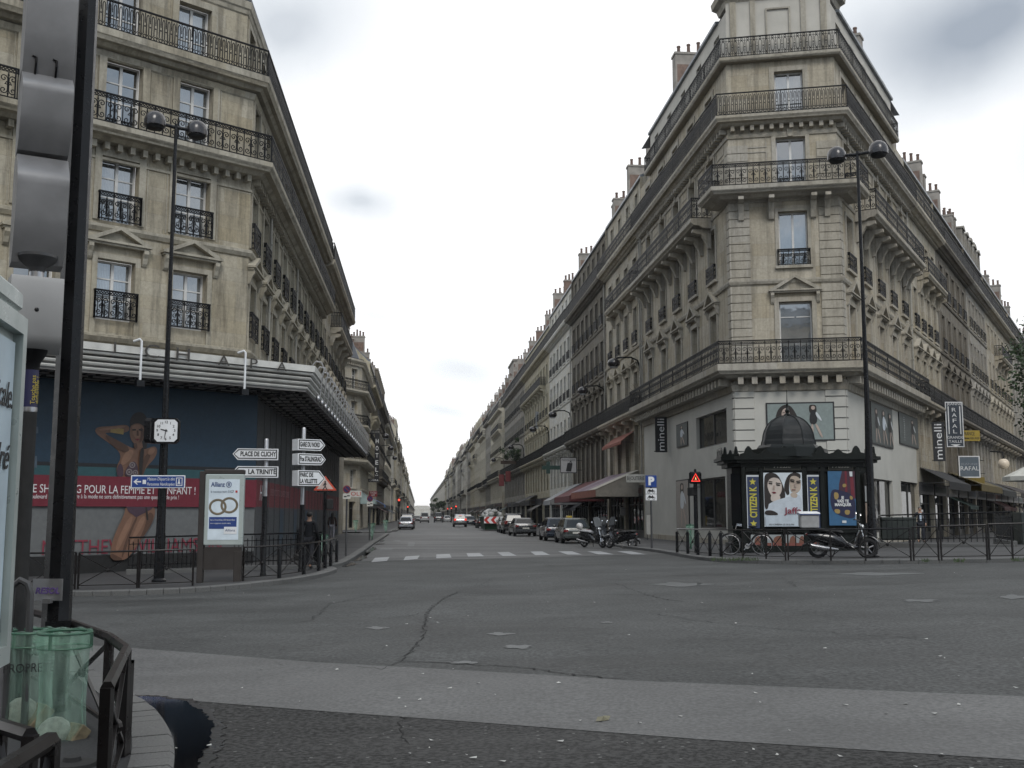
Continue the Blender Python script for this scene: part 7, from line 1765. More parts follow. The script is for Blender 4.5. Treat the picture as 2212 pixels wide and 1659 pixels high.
def car(label, pos, heading, kind, paint, brake=False, group=None, rails=False, name='parked_car', cat='car'):
    k = KIND[kind]; t = thing(name, label, cat, pos, heading, group); L2 = k['L']/2; W = k['W']; zb = .22 if kind != 'suv' else .30
    def ring(x, w, z0, z1):
        m = z0+(z1-z0)*.55; h = [(w*.86,z0),(w*.97,z0+.10),(w,m),(w*.985,z1-.10),(w*.93,z1-.02),(w*.84,z1)]
        return [(x,-a,b) for a,b in h]+[(x,a,b) for a,b in h[::-1]]
    tail = k['boot'] or k['belt']; st = [(-L2,W*.80,zb+.16,tail-.16),(-L2+.06,W*.92,zb+.06,tail-.06),(-L2+.28,W*.985,zb,tail),(k['xr0']+.35,W,zb-.02,max(tail,k['belt'])),(0,W,zb-.03,k['belt']+.01),(k['xf0'],W,zb-.02,k['hood']+.03),(L2-.45,W*.97,zb,k['hood']-.05),(L2-.12,W*.88,zb+.04,k['hood']-.16),(L2,W*.74,zb+.14,k['hood']-.26)]
    mb = MB(); mb.loft([ring(*s) for s in st])
    zs = k['belt']-.03; H = k['H']
    def out(x0, x1, w, z, r=.12): return [(x0,-w+r,z),(x0+r*.4,-w,z),(x1-r*.6,-w,z),(x1,-w+r*1.3,z),(x1,w-r*1.3,z),(x1-r*.6,w,z),(x0+r*.4,w,z),(x0,w-r,z)]
    zr = [(0,zs),(.08,zs+.04),(.82,H-.10),(.95,H-.03),(.93,H)]
    lv = []
    for i, (f, z) in enumerate(zr):
        g = (0, .06, .84, 1.0, 1.10)[i]; w = W*(.93-.20*min(1, g)) - (.10 if i == 4 else 0)
        lv.append(out(k['xr0']+(k['xr1']-k['xr0'])*min(g,1.0)+(.12 if i == 4 else 0), k['xf0']+(k['xf1']-k['xf0'])*min(g,1.0)-(.15 if i == 4 else 0), w, z))
    mb.loft(lv); mb.obj('body', paint, t, 35)
    a, b = lv[1], lv[2]
    def lerp(p, q, f): return Vector(p).lerp(Vector(q), f)
    def panel(name, p0, p1, q1, q0, f0, f1, n, mt=None, g0=.04, g1=.95):
        A, B = lerp(p0,p1,f0), lerp(p0,p1,f1); C, Dd = lerp(q0,q1,f1), lerp(q0,q1,f0)
        A2, B2, C2, D2 = A.lerp(Dd,g0), B.lerp(C,g0), B.lerp(C,g1), A.lerp(Dd,g1); nn = (B2-A2).cross(D2-A2).normalized(); c = (A2+B2+C2+D2)/4
        if nn.dot(c-Vector((0,0,c.z if n else c.z))) < 0: nn = -nn
        o = nn*.008; m_ = MB(); m_.quad(A2+o, B2+o, C2+o, D2+o); m_.obj(name, mt or CARGLASS, t)
    panel('rear_window', a[0], a[7], b[7], b[0], .02, .98, 0); panel('windscreen', a[3], a[4], b[4], b[3], .02, .98, 0)
    for i0, i1 in ((1,2),(6,5)):
        for f0, f1 in ((.05,.46),(.50,.94)) if kind != 'van' else ((.66,.95),): panel('side_window', a[i0], a[i1], b[i1], b[i0], f0, f1, 1)
    r = .31 if kind in ('hatch','saloon') else .36
    for x in (-L2+.78, L2-.80):
        for s in (-1, 1):
            M = TR(x, s*(W-.10), r) @ Matrix.Rotation(-PI/2*s, 4, 'X'); m_ = MB()
            m_.lathe([(r*.62,-.10),(r*.95,-.10),(r,-.06),(r,.07),(r*.93,.105),(r*.66,.11)], 20, M=M.to_3x3().to_4x4(), c=M.translation); w_ = m_.obj('wheel', RUBBER, t, 40)
            m_ = MB(); m_.lathe([(r*.64,.06),(r*.64,.112),(r*.55,.10),(r*.15,.085),(r*.1,.11)], 16, M=M.to_3x3().to_4x4(), c=M.translation); m_.obj('rim', STEEL, w_, 40)
            m_ = MB(); m_.prism([(x+(r+.06)*math.cos(q), r+(r+.06)*math.sin(q)) for q in np.linspace(-.2, PI+.2, 12)], s*(W-.02)-.012, s*(W-.02)+.016); m_.obj('wheel_arch', BUMP, t)
    tz = tail-.20 if kind != 'suv' else tail-.1
    for s in (-1, 1):
        m_ = MB(); h = .30 if kind in ('suv','van') else .15
        m_.bbox(-L2-.005, -L2+.22, min(s*W*.93,s*W*.60), max(s*W*.93,s*W*.60), tz-h/2, tz+h/2, .02); m_.obj('tail_light', LAMP_ON if brake else LAMP_R, t)
        m_ = MB(); m_.bbox(L2-.28, L2-.02, min(s*W*.86,s*W*.50), max(s*W*.86,s*W*.50), k['hood']-.36, k['hood']-.20, .03); m_.obj('headlight', LAMP_W, t)
        m_ = MB(); m_.ball((k['xf0']-.32, s*(W+.09), k['belt']+.07), .07, .11, .075, 8, 6); m_.obj('mirror', paint, t, True)
    m_ = MB(); m_.bbox(-L2-.04, -L2+.30, -W*.93, W*.93, zb+.06, zb+.30, .05); m_.bbox(L2-.30, L2+.03, -W*.86, W*.86, zb+.02, zb+.26, .05); m_.obj('bumper', BUMP if kind in ('suv','van') else paint, t)
    m_ = MB(); m_.box(-L2-.052, -L2-.041, -.26, .26, zb+.34, zb+.45); m_.obj('number_plate', PLATE, t)
    if kind == 'hatch': m_ = MB(); m_.box(-L2-.01,-L2+.02,-W*.55,W*.55,tz+.09,tz+.10); m_.obj('tailgate_seam', INK, t)
    if rails:
        for s in (-1, 1): m_ = MB(); m_.tube([(k['xr1']+.2, s*W*.66, H-.02),(k['xr1']+.3, s*W*.66, H+.05),(k['xf1']-.3, s*W*.66, H+.05),(k['xf1']-.2, s*W*.66, H-.02)], .018, 6); m_.obj('roof_rail', STEEL, t)
    if brake: m_ = MB(); m_.box(-L2+.10,-L2+.14,-.2,.2,H-.16,H-.12); m_.obj('brake_light', LAMP_ON, t)
    return t
HD = math.atan2(SD.y, SD.x)
PK = 'cars parked along the street'
def at_px(u, v): return G(u, v)
def cs(s, l): p = GS(s, l, .010 if s > 44 else 0); return p
SILV = carpaint('silver', (.30,.31,.33), .6); DKG = carpaint('charcoal', (.030,.032,.035)); BLK = carpaint('black', (.010,.010,.012)); DKBL = carpaint('night_blue', (.012,.018,.030)); GRN = carpaint('grey_green', (.045,.052,.050)); WHC = carpaint('white', (.34,.35,.36), 0); MID = carpaint('mid_grey', (.12,.125,.13), .5)
car('silver hatchback parked at the left kerb, seen from behind', cs(124.5,-1.45), HD, 'hatch', SILV, group=PK)
car('black hatchback parked ahead of the silver one at the left kerb', cs(131,-1.4), HD, 'suv', BLK, group=PK); car('dark saloon farther up the left kerb', cs(139,-1.4), HD, 'saloon', DKG, group=PK); car('grey estate farther still up the left kerb', cs(147,-1.4), HD, 'hatch', MID, group=PK)
car('silver car driving away up the street with both brake lights lit', cs(151,5.6), HD, 'suv', SILV, brake=True, name='moving_car')
car('black estate parked before the builders\' skip on the right', cs(137,8.0), HD+.05, 'hatch', BLK, group=PK)
car('black off-roader with roof rails parked between the skip and the dark saloon', cs(96.5,8.2), HD, 'suv', BLK, rails=True, group=PK); car('grey hatchback tucked between the skip and the off-roader', cs(103,8.25), HD+PI, 'hatch', MID, group=PK)
car('charcoal saloon parked behind the off-roader, its boot towards the crossing', cs(86,8.1), HD+.04, 'saloon', DKG, group=PK)
car('dark blue hatchback parked between the saloon and the grey-green hatchback', cs(70.5,8.75), HD+.02, 'hatch', DKBL, group=PK); car('grey-green hatchback parked right behind the motorcycles', cs(64.2,9.0), HD+.02, 'hatch', GRN, group=PK)
for s, l, kd, pt, lab, nm, ct, hd_ in ((232,1.2,'van',WHC,'white van standing in the middle of the distant street','delivery_van','van',0),(238,4.2,'van',MID,'grey box van beside the distant white van','delivery_van','van',0),(250,6.4,'hatch',WHC,'small white car among the distant traffic','moving_car','car',0),(266,6.8,'saloon',SILV,'distant silver saloon behind the small white car','moving_car','car',0),(170,7.9,'hatch',DKBL,'dark blue hatchback at the kerb just beyond the braking car','parked_car','car',0),(185,8.1,'suv',MID,'grey off-roader parked beyond the far dark blue hatchback','parked_car','car',0),(205,8.1,'saloon',BLK,'black saloon parked far up the right kerb','parked_car','car',0),(260,-.4,'hatch',BLK,'black car coming down the distant street','moving_car','car',PI),(300,1.5,'saloon',WHC,'white saloon far down the middle of the street','moving_car','car',PI),(172,-1.5,'suv',BLK,'black off-roader far up the left kerb','parked_car','car',0)):
    car(lab, cs(s,l), HD+hd_, kd, pt, name=nm, cat=ct)
# builders' skip
p = cs(118.5,7.9); t = thing('skip', 'green builders\' skip heaped with rubble bags, a red and white chevron board on its end', 'skip', p, HD); mb = MB(); SKG = mat('skip_green', (.018,.05,.03), .55, .1, .25, 3)
mb.loft([[(-3.6,-1.0,.1),(3.2,-1.0,.1),(3.2,1.0,.1),(-3.6,1.0,.1)],[(-4.0,-1.15,1.35),(3.8,-1.15,1.35),(3.8,1.15,1.35),(-4.0,1.15,1.35)]])
for x in np.arange(-3.4, 3.6, .55): mb.prism([(x,.15),(x+.09,.15),(x+.09,1.36),(x,1.36)], -1.2, -1.02); 
mb.bbox(-4.1,3.9,-1.22,1.22,1.351,1.45,.02); mb.obj('container', SKG, t)
mb = MB(); rr = random.Random(5)
for i in range(26): mb.ball((rr.uniform(-3,3), rr.uniform(-.75,.75), 1.5+rr.random()*.55), rr.uniform(.25,.5), rr.uniform(.2,.4), rr.uniform(.2,.38), 8, 6)
mb.obj('rubble_bags', mat('rubble_bag_white', (.36,.36,.35), .7, 0, .35, 5, .5, .6), t, 60)
mb = MB(); mb.box(-4.12,-4.09,-1.1,1.1,.75,1.45); bo = mb.obj('chevron_board', WHITE, t); mb = MB()
for k in range(3): y = -.95+k*.72; mb.add([(-4.125,y,.76),(-4.125,y+.34,.76),(-4.125,y+.64,1.1),(-4.125,y+.34,1.44),(-4.125,y,1.44),(-4.125,y+.30,1.1)], [(0,1,2,3,4,5)])
mb.obj('red_chevrons', RED, bo)
for k, (s, l) in enumerate(((109.5,8.2),(110.4,8.3),(111.3,8.2))):
    p = cs(s,l); t = thing('wheeled_bin', ('nearer green wheeled bin standing before the skip','middle green wheeled bin standing before the skip','green wheeled bin touching the end of the skip')[k], 'bin', p, HD+PI/2, 'wheeled bins by the skip'); mb = MB(); mb.loft([[(-.25,-.3,.12),(.25,-.3,.12),(.25,.3,.12),(-.25,.3,.12)],[(-.32,-.38,1.0),(.32,-.38,1.0),(.32,.38,1.0),(-.32,.38,1.0)]]); mb.obj('body', SKG, t)
    mb = MB(); mb.bbox(-.34,.34,-.42,.40,1.001,1.10,.03); mb.obj('lid', mat('bin_lid', (.03,.045,.04), .4), t)
    for x in (-.24,.24): mb = MB(); mb.lathe([(.11,-.03),(.11,.03)], 12, M=Matrix.Rotation(PI/2,4,'Y'), c=(x,.32,.11)); mb.obj('wheel', RUBBER, t, 40)
# motorcycles and scooters
def scooter(label, pos, heading, paint, topbox=False, screen=True, seatc=None, helmet=False, lean=.10, group=None, big=False):
    t = thing('motor_scooter', label, 'scooter', pos, heading, group); t.rotation_euler = (lean, 0, heading); r = .30
    for x, nm in ((-.70,'wheel'),(.72,'wheel')):
        m_ = MB(); c = Vector((x,0,r)); m_.tube([c+Vector(((r-.055)*math.cos(a),0,(r-.055)*math.sin(a))) for a in np.linspace(0,2*PI,25)[:-1]], .055, 8, closed=True, up=Vector((0,1,0))); w_ = m_.obj('wheel', RUBBER, t, True)
        m_ = MB(); m_.tube([c+Vector((r*.66*math.cos(a),0,r*.66*math.sin(a))) for a in np.linspace(0,2*PI,21)[:-1]], .018, 5, closed=True)
        for q in range(5): a = q*2*PI/5+.4; m_.tube([c, c+Vector((r*.66*math.cos(a),0,r*.66*math.sin(a)))], [.03,.018], 5)
        m_.lathe([(.05,-.05),(.05,.05)], 10, M=Matrix.Rotation(PI/2,4,'X'), c=c); m_.obj('rim', mat('alloy_grey', (.22,.22,.23), .35, .7), w_, 40)
    def el(x, w, z0, z1): return [(x, w*math.cos(a)*.5, (z0+z1)/2+(z1-z0)/2*math.sin(a)) for a in np.linspace(0,2*PI,13)[:-1]]
    m_ = MB(); m_.loft([el(-1.02,.10,.66,.74), el(-.92,.24,.54,.78), el(-.70,.34,.46,.80), el(-.35,.38,.36,.78), el(-.05,.34,.30,.70), el(.12,.28,.26,.50), el(.30,.30,.26,.40), el(.42,.34,.28,.44)]); m_.obj('body', paint, t, True)
    m_ = MB(); m_.loft([el(.36,.30,.28,.50), el(.44,.44,.36,.70), el(.52,.42,.48,.92), el(.50,.34,.80,1.02), el(.46,.22,.98,1.08)]); m_.obj('leg_shield', paint, t, True)
    m_ = MB(); m_.loft([el(-.95,.22,.78,.86), el(-.75,.32,.78,.90), el(-.40,.34,.76,.86), el(-.20,.30,.74,.88), el(.02,.22,.70,.80)]); m_.obj('seat', seatc or BLACKM, t, True)
    m_ = MB(); m_.tube([(.50,0,1.02),(.60,0,.62),(.72,.075,.31)], .026, 8); m_.tube([(.60,0,.62),(.72,-.075,.31)], .026, 8); m_.obj('fork', CHROME, t, 40)
    m_ = MB(); m_.loft([[(.72+(r+.05+d)*math.cos(a), y, r+(r+.05+d)*math.sin(a)) for d, y in ((0,-.07),(.03,0),(0,.07),(-.01,0))] for a in np.linspace(.25,2.3,9)]); m_.obj('front_mudguard', paint, t, 40)
    m_ = MB(); m_.tube([(.40,-.36,1.10),(.47,-.20,1.12),(.48,0,1.08),(.47,.20,1.12),(.40,.36,1.10)], .016, 6); m_.obj('handlebar', BLACK, t, 40)
    for s in (-1, 1):
        m_ = MB(); m_.tube([(.45,s*.22,1.12),(.47,s*.30,1.26)], .008, 5); m_.ball((.47,s*.34,1.29), .02, .075, .05, 10, 6); m_.obj('mirror', CHROME, t, 40)
    m_ = MB(); m_.ball((.58,0,.93), .06, .11, .07, 10, 8); m_.obj('headlight', LAMP_W, t, True); m_ = MB(); m_.ball((-1.02,0,.70), .035, .08, .04, 8, 6); m_.obj('tail_light', LAMP_R, t, True)
    m_ = MB(); m_.tube([(-.15,-.20,.28),(-.55,-.24,.32),(-.95,-.24,.40)], [.03,.075,.07], 10); m_.obj('exhaust', mat('exhaust_grey', (.30,.30,.31), .3, .8), t, 40)
    m_ = MB(); m_.tube([(-.15,.12,.28),(-.25,.20,.02)], .015, 6); m_.tube([(-.9,0,.50),(-1.12,0,.38),(-1.16,0,.24)], [.03,.04,.03], 5); m_.obj('stand', BLACK, t)
    if screen: m_ = MB(); m_.loft([[(.52+.02*j, y, 1.06), (.50, y, 1.06)] for j, y in enumerate((-.2,0,.2))], closed=False, caps=False) if False else m_.add([(.53,-.22,1.05),(.53,.22,1.05),(.40,.20,1.46),(.37,.10,1.52),(.37,-.10,1.52),(.40,-.20,1.46)], [(0,1,2,3,4,5)]); m_.obj('windscreen', mat('screen_smoke', (.10,.105,.11), .08), t)
    if topbox: m_ = MB(); m_.bbox(-1.22,-.68,-.24,.24,.90,1.30,.03); bx = m_.obj('top_box', mat('box_alu', (.36,.36,.36), .5, .1, .15, 5), t); m_ = MB(); m_.bbox(-1.25,-.65,-.27,.27,1.301,1.36,.02); m_.obj('lid', WHITE, bx); m_ = MB(); m_.box(-1.252,-.648,-.272,.272,1.30,1.315); m_.obj('blue_trim', BLUE, bx)
    if helmet: m_ = MB(); m_.ball((-.95,0,1.05), .19, .17, .17, 14, 10); m_.obj('rear_case', mat('case_white', (.50,.49,.48), .3, coat=.5), t, True)
    return t
p = G(1820,1206,.13); scooter('black scooter with a pale top box parked between the kiosk and the barrier', p, -.12, BLK, topbox=True, screen=False, lean=.08)
p = G(1282,1183); scooter('white-cased scooter nearest the grey-green hatchback', p, -.95, mat('scooter_dark', (.02,.02,.022), .3, coat=.6), helmet=True, seatc=mat('seat_pale', (.30,.30,.31), .5), lean=.1, group='scooters at the crossing kerb')
p = G(1342,1185); scooter('black scooter with a tall screen, rear wheel towards the parking sign', p, 2.35, BLK, lean=-.1, group='scooters at the crossing kerb'); p = G(1316,1180); scooter('dark scooter wedged between the two others', p, 2.0, mat('scooter_slate', (.03,.034,.04), .3, coat=.6), screen=True, lean=-.1, group='scooters at the crossing kerb')
# bicycle
p = G(1612,1199,.13); t = thing('bicycle', 'old dark bicycle leaning on the barrier stub posts left of the kiosk', 'bicycle', p, 2.95); t.rotation_euler = (.10,0,2.95); wx = .52; r = .34
for x in (-wx, wx):
    c = Vector((x,0,r)); m_ = MB(); m_.tube([c+Vector((r*math.cos(a),0,r*math.sin(a))) for a in np.linspace(0,2*PI,33)[:-1]], .018, 6, closed=True); w_ = m_.obj('wheel', RUBBER, t, True)
    m_ = MB(); m_.tube([c+Vector((r*.93*math.cos(a),0,r*.93*math.sin(a))) for a in np.linspace(0,2*PI,33)[:-1]], .007, 5, closed=True)
    for q in range(14): a = q*2*PI/14; m_.tube([c+Vector((0,.02 if q % 2 else -.02,0)), c+Vector((r*.93*math.cos(a),0,r*.93*math.sin(a)))], .0022, 3)
    m_.obj('rim', STEEL, w_, 40); m_ = MB(); m_.tube([c+Vector(((r+.035)*math.cos(a),0,(r+.035)*math.sin(a))) for a in np.linspace(.3,2.9,12)], .02, 5); m_.obj('mudguard', BLACK, t, 40)
m_ = MB(); bb = Vector((-.05,0,.29)); st_ = Vector((-.20,0,.80)); hd_ = Vector((.33,0,.82)); m_.tube([bb,st_],.016,6); m_.tube([bb,hd_+Vector((.01,0,-.12))],.018,6); m_.tube([st_+Vector((.02,0,-.06)),hd_],.016,6)
for s in (-.04,.04): m_.tube([bb+Vector((0,s,0)),Vector((-wx,s,r))],.010,5); m_.tube([st_+Vector((0,s*.6,-.04)),Vector((-wx,s,r))],.009,5); m_.tube([hd_+Vector((.0,s,-.08)),Vector((wx,s,r))],.012,5)
m_.obj('frame', BLACK, t, 40); m_ = MB(); m_.tube([hd_,hd_+Vector((-.03,0,.14))],.014,6); m_.tube([(.12,-.27,.98),(.28,-.22,1.0),(.31,0,.97),(.28,.22,1.0),(.12,.27,.98)],.012,6); m_.obj('handlebar', CHROME, t, 40)
m_ = MB(); m_.tube([st_,st_+Vector((-.03,0,.12))],.012,6); m_.ball((-.24,0,.94),.14,.09,.045,10,6); m_.obj('saddle', BLACKM, t, True); m_ = MB(); m_.lathe([(.09,-.01),(.09,.01)],14,M=Matrix.Rotation(PI/2,4,'X'),c=bb); m_.tube([bb+Vector((0,-.06,0)),bb+Vector((.12,-.06,-.12))],.012,5); m_.tube([bb+Vector((0,.06,0)),bb+Vector((-.12,.06,.12))],.012,5); m_.obj('chainset', STEEL, t, 40)
m_ = MB(); m_.tube([(-.30,-.06,.73),(-.72,-.07,.74),(-.72,.07,.74),(-.30,.06,.73)],.008,5); m_.obj('rack', BLACK, t, 40)
# ------------------------------------------------------------------ people
def skin_mesh(name, V, E, Rr, m, sub=1):
    me = bpy.data.meshes.new(name); me.from_pydata(V, E, []); o = bpy.data.objects.new(name, me); COL.objects.link(o)
    md = o.modifiers.new('s', 'SKIN'); md.use_smooth_shade = True; md.branch_smoothing = .6
    for i, v in enumerate(me.skin_vertices[0].data): v.radius = Rr[i] if isinstance(Rr[i], tuple) else (Rr[i], Rr[i]); v.use_root = (i == 0)
    sb_ = o.modifiers.new('d', 'SUBSURF'); sb_.levels = sub; sb_.render_levels = sub
    dg = bpy.context.evaluated_depsgraph_get(); r = bpy.data.meshes.new_from_object(o.evaluated_get(dg)); bpy.data.objects.remove(o)
    r.materials.clear(); r.materials.append(m); r.name = name; r.polygons.foreach_set('use_smooth', [True]*len(r.polygons))
    return r
def person(label, pos, face, H, top, legs, hair, longhair=False, stride=.18, bag=None, shirt=None, arms=((.30,.02),(.26,-.04)), head_turn=0):
    """facing local +y; one continuous body, clothes and hair as children"""
    t = thing('person', label, 'person', pos, face); k = H/1.75; s = stride
    sho, hip = .185, .095
    J = {'pelvis':(0,0,.95),'belly':(0,0,1.10),'chest':(0,.01,1.30),'neck0':(0,0,1.45),'neck':(0,.01,1.52),'head':(0,.025,1.60),'crown':(0,.015,1.69)}
    Rj = {'pelvis':(.145,.105),'belly':(.125,.09),'chest':(.155,.105),'neck0':(.07,.06),'neck':(.052,.052),'head':(.075,.092),'crown':(.07,.085)}
    E = [('pelvis','belly'),('belly','chest'),('chest','neck0'),('neck0','neck'),('neck','head'),('head','crown')]
    for n, sg, fy, (ay, az) in (('l',-1,s,arms[0]),('r',1,-s,arms[1])):
        J['hip'+n]=(sg*hip,0,.90); J['knee'+n]=(sg*(hip+.01),fy*.45+.03,.50); J['ankle'+n]=(sg*(hip+.01),fy*(1 if fy > 0 else 1.15)-.01,.085+(.03 if fy < 0 else 0)); J['toe'+n]=(sg*(hip+.03),fy*(1 if fy > 0 else 1.15)+.15,.035+(0 if fy > 0 else -.0))
        Rj['hip'+n]=.085; Rj['knee'+n]=.058; Rj['ankle'+n]=.040; Rj['toe'+n]=(.042,.03)
        J['sho'+n]=(sg*sho,0,1.40); J['elb'+n]=(sg*(sho+.055),-.05-fy*.35,1.12); J['wri'+n]=(sg*(sho+.05),.06-fy*.8+ay*.3,.90+az); J['palm'+n]=(sg*(sho+.045),.08-fy*.85+ay*.35,.82+az)
        Rj['sho'+n]=.055; Rj['elb'+n]=.042; Rj['wri'+n]=.030; Rj['palm'+n]=(.035,.020)
        E += [('pelvis','hip'+n),('hip'+n,'knee'+n),('knee'+n,'ankle'+n),('ankle'+n,'toe'+n),('neck0','sho'+n),('sho'+n,'elb'+n),('elb'+n,'wri'+n),('wri'+n,'palm'+n)]
        pz = J['palm'+n]
        for q, (dx, ln) in enumerate(((-.024,.072),(-.009,.082),(.007,.078),(.022,.062))):
            J['f%s%d'%(n,q)] = (pz[0]+dx*.3, pz[1]+dx, pz[2]-.045); J['g%s%d'%(n,q)] = (pz[0]-sg*.018, pz[1]+dx*1.05, pz[2]-.04-ln); Rj['f%s%d'%(n,q)] = .0095; Rj['g%s%d'%(n,q)] = .0075
            E += [('palm'+n,'f%s%d'%(n,q)),('f%s%d'%(n,q),'g%s%d'%(n,q))]
        J['th'+n] = (pz[0]-sg*.02, pz[1]+.045, pz[2]-.015); Rj['th'+n] = .010; E.append(('palm'+n,'th'+n))
    def build(name, keys, m, grow, mod=None):
        ks = list(keys); ix = {q: i for i, q in enumerate(ks)}
        V = [tuple(c*k for c in (mod(q, J[q]) if mod else J[q])) for q in ks]; ee = [(ix[a], ix[b]) for a, b in E if a in ix and b in ix]
        rr = []
        for q in ks: r_ = Rj[q]; r_ = r_ if isinstance(r_, tuple) else (r_, r_); rr.append(tuple((a+grow)*k for a in r_))
        return put(name, skin_mesh(name, V, ee, rr, m), t)
    build('body', J.keys(), SKINM, 0)
    build('jacket', ['belly','pelvis','chest','neck0','shol','shor','elbl','elbr','wril','wrir'], top, .020, lambda q, p: (p[0], p[1], p[2]-.05) if q == 'pelvis' else p)
    build('trousers', ['pelvis','hipl','hipr','kneel','kneer','anklel','ankler'], legs, .018)
    for n in 'lr': build('shoe', ['ankle'+n,'toe'+n], BLACKM, .012, lambda q, p: (p[0],p[1],p[2]-.02) if q[0] == 'a' else p)
    m_ = MB(); m_.ball((0,-.012*k,1.665*k), .088*k, .102*k, .085*k, 12, 8)
    if longhair: m_.loft([[(a*k*math.cos(q), -.055*k+.05*k*math.sin(q), z*k) for q in np.linspace(0,2*PI,11)[:-1]] for a, z in ((.08,1.68),(.095,1.60),(.10,1.50),(.09,1.40),(.05,1.33))])
    m_.obj('hair', hair, t, True)
    m_ = MB(); m_.ball((0,.118*k,1.60*k), .012*k, .018*k, .022*k, 8, 6)
    for sg in (-1, 1): m_.ball((sg*.078*k,.02*k,1.61*k), .012*k, .022*k, .03*k, 8, 6)
    m_.obj('nose_and_ears', SKINM, t, True)
    m_ = MB()
    for sg in (-1, 1): m_.ball((sg*.032*k,.104*k,1.625*k), .014*k, .008*k, .009*k, 8, 6)
    m_.box(-.022*k,.022*k,.098*k,.112*k,1.562*k,1.568*k); m_.obj('eyes_and_mouth', INK, t)
    if shirt: m_ = MB(); m_.add([(-.05*k,.138*k,1.42*k),(.05*k,.138*k,1.42*k),(.04*k,.155*k,1.05*k),(-.04*k,.155*k,1.05*k)], [(0,1,2,3)]); m_.obj('shirt_front', shirt, t)
    if bag: m_ = MB(); m_.ball((.27*k,-.02,1.0*k), .07, .17, .13, 10, 8); m_.tube([(.24*k,.1,1.08*k),(.17*k,.03,1.45*k),(.24*k,-.12,1.08*k)], .012, 5); m_.obj('shoulder_bag', bag, t, True)
    return t
JK = lambda n, c: mat('cloth_'+n, c, .85, 0, .2, 14)
q = G(650,1233,.13); person('person in a black jacket walking away behind the signpost at the barred railing', (q.x,q.y+1.2,gz(q.x,q.y+1.2)+.13), -.1, 1.78, JK('black_jacket',(.010,.010,.012)), JK('dark_trousers',(.018,.018,.022)), HAIRM := mat('hair_dark', (.012,.010,.009), .6))
q = G(717,1166,.13); person('person with long dark hair and pale trousers walking beside the sheeted store wall', q, .08, 1.66, JK('brown_jacket',(.045,.030,.025)), JK('pale_trousers',(.30,.29,.32)), HAIRM, longhair=True, bag=JK('bag_brown',(.05,.03,.025)))
q = G(1990,1172,.13); person('person in a dark suit and pale blue shirt behind the stair railing', q, PI-.2, 1.80, JK('navy_suit',(.014,.016,.024)), JK('navy_suit',(.014,.016,.024)), mat('hair_grey', (.12,.11,.10), .7), stride=.08, shirt=JK('pale_blue_shirt',(.40,.47,.55)))
q = cs(163,8.9); person('person in black standing at the right kerb beyond the braking car', q, 1.2, 1.8, JK('black_jacket',(.010,.010,.012)), JK('dark_trousers',(.018,.018,.022)), HAIRM, stride=.05)
# ------------------------------------------------------------------ trees, bush, distant signals, small things
LEAF = mat('leaf_green', (.045,.075,.028), .6, 0, .5, 1.2); LEAF2 = mat('leaf_dark', (.022,.042,.016), .6, 0, .4, 1.2); BARK = mat('bark', (.07,.06,.05), .9, 0, .3, 6)
def leaves(mb, c, r, n, size, rr, sq=1.0):
    c = Vector(c)
    cl = [(Vector((rr.gauss(0,.5), rr.gauss(0,.5), rr.gauss(0,.45)*sq))*r, rr.uniform(.22,.42)*r) for _ in range(max(6, n//70))]
    for i in range(n):
        o, cr = cl[i % len(cl)]; d = Vector((rr.gauss(0,1), rr.gauss(0,1), rr.gauss(0,1))).normalized(); p = c+o+d*cr*rr.random()**.5
        a = Vector((rr.gauss(0,1), rr.gauss(0,1), rr.gauss(0,.6))).normalized()*size*rr.uniform(.6,1.3); b = a.cross(Vector((rr.gauss(0,1),rr.gauss(0,1),rr.gauss(0,1)))).normalized()*size*.55
        mb.mi = i % 3 == 0; mb.add([p-a*.5, p+b*.5, p+a*.6, p-b*.5], [(0,1,2,3)])
    mb.mi = 0
def tree(label, pos, H, r, zc, n, size, seed, grp=None, name='street_tree'):
    rr = random.Random(seed); t = thing(name, label, 'tree', pos, 0, grp); m_ = MB(); m_.tube([(0,0,-.05),(.03,0,zc*.45),(-.05,.05,zc),(0,.1,H*.85)], [.2,.16,.12,.04], 8)
    for q in range(9): a = q*2.4; z = zc*.75+.22*q; m_.tube([(0,0,z),(r*.35*math.cos(a),r*.35*math.sin(a),z+.8),(r*.75*math.cos(a),r*.75*math.sin(a),z+1.5+rr.random())], [.07,.045,.015], 5)
    m_.obj('trunk', BARK, t, 40); m_ = MB(); leaves(m_, (0,0,zc+(H-zc)*.45), r, n, size, rr, (H-zc)/(2*r)*1.1); m_.obj('crown', [LEAF, LEAF2], t)
q = E2+BD*20+BN*8.5; q = D(2345,1112,62); tree('leafy green street tree reaching in at the right picture edge', (q.x,q.y,.13), 12.8, 3.3, 6.8, 9000, .26, 3)
for s, l, lab, k in ((470,8.2,'small rounded green tree far down the right side of the street',1),(560,7.5,'second small green tree farther down the right side of the street',2)):
    p = S(s,l); tree(lab, p, 8.5, 2.6, 4.0, 700, .8, k, 'distant trees of the street')
c = D(1103,985,163); t = thing('balcony_bush', 'round leafy bush growing on a first-floor balcony of the right row', 'plant', c); m_ = MB(); leaves(m_, (0,0,.4), 1.7, 900, .3, random.Random(8), .7); m_.obj('foliage', [LEAF, LEAF2], t); m_ = MB(); m_.bbox(-1.5,1.5,-.25,.25,-1.2,-.7,.03); m_.obj('planter', mat('planter_brown', (.06,.04,.03), .8), t)
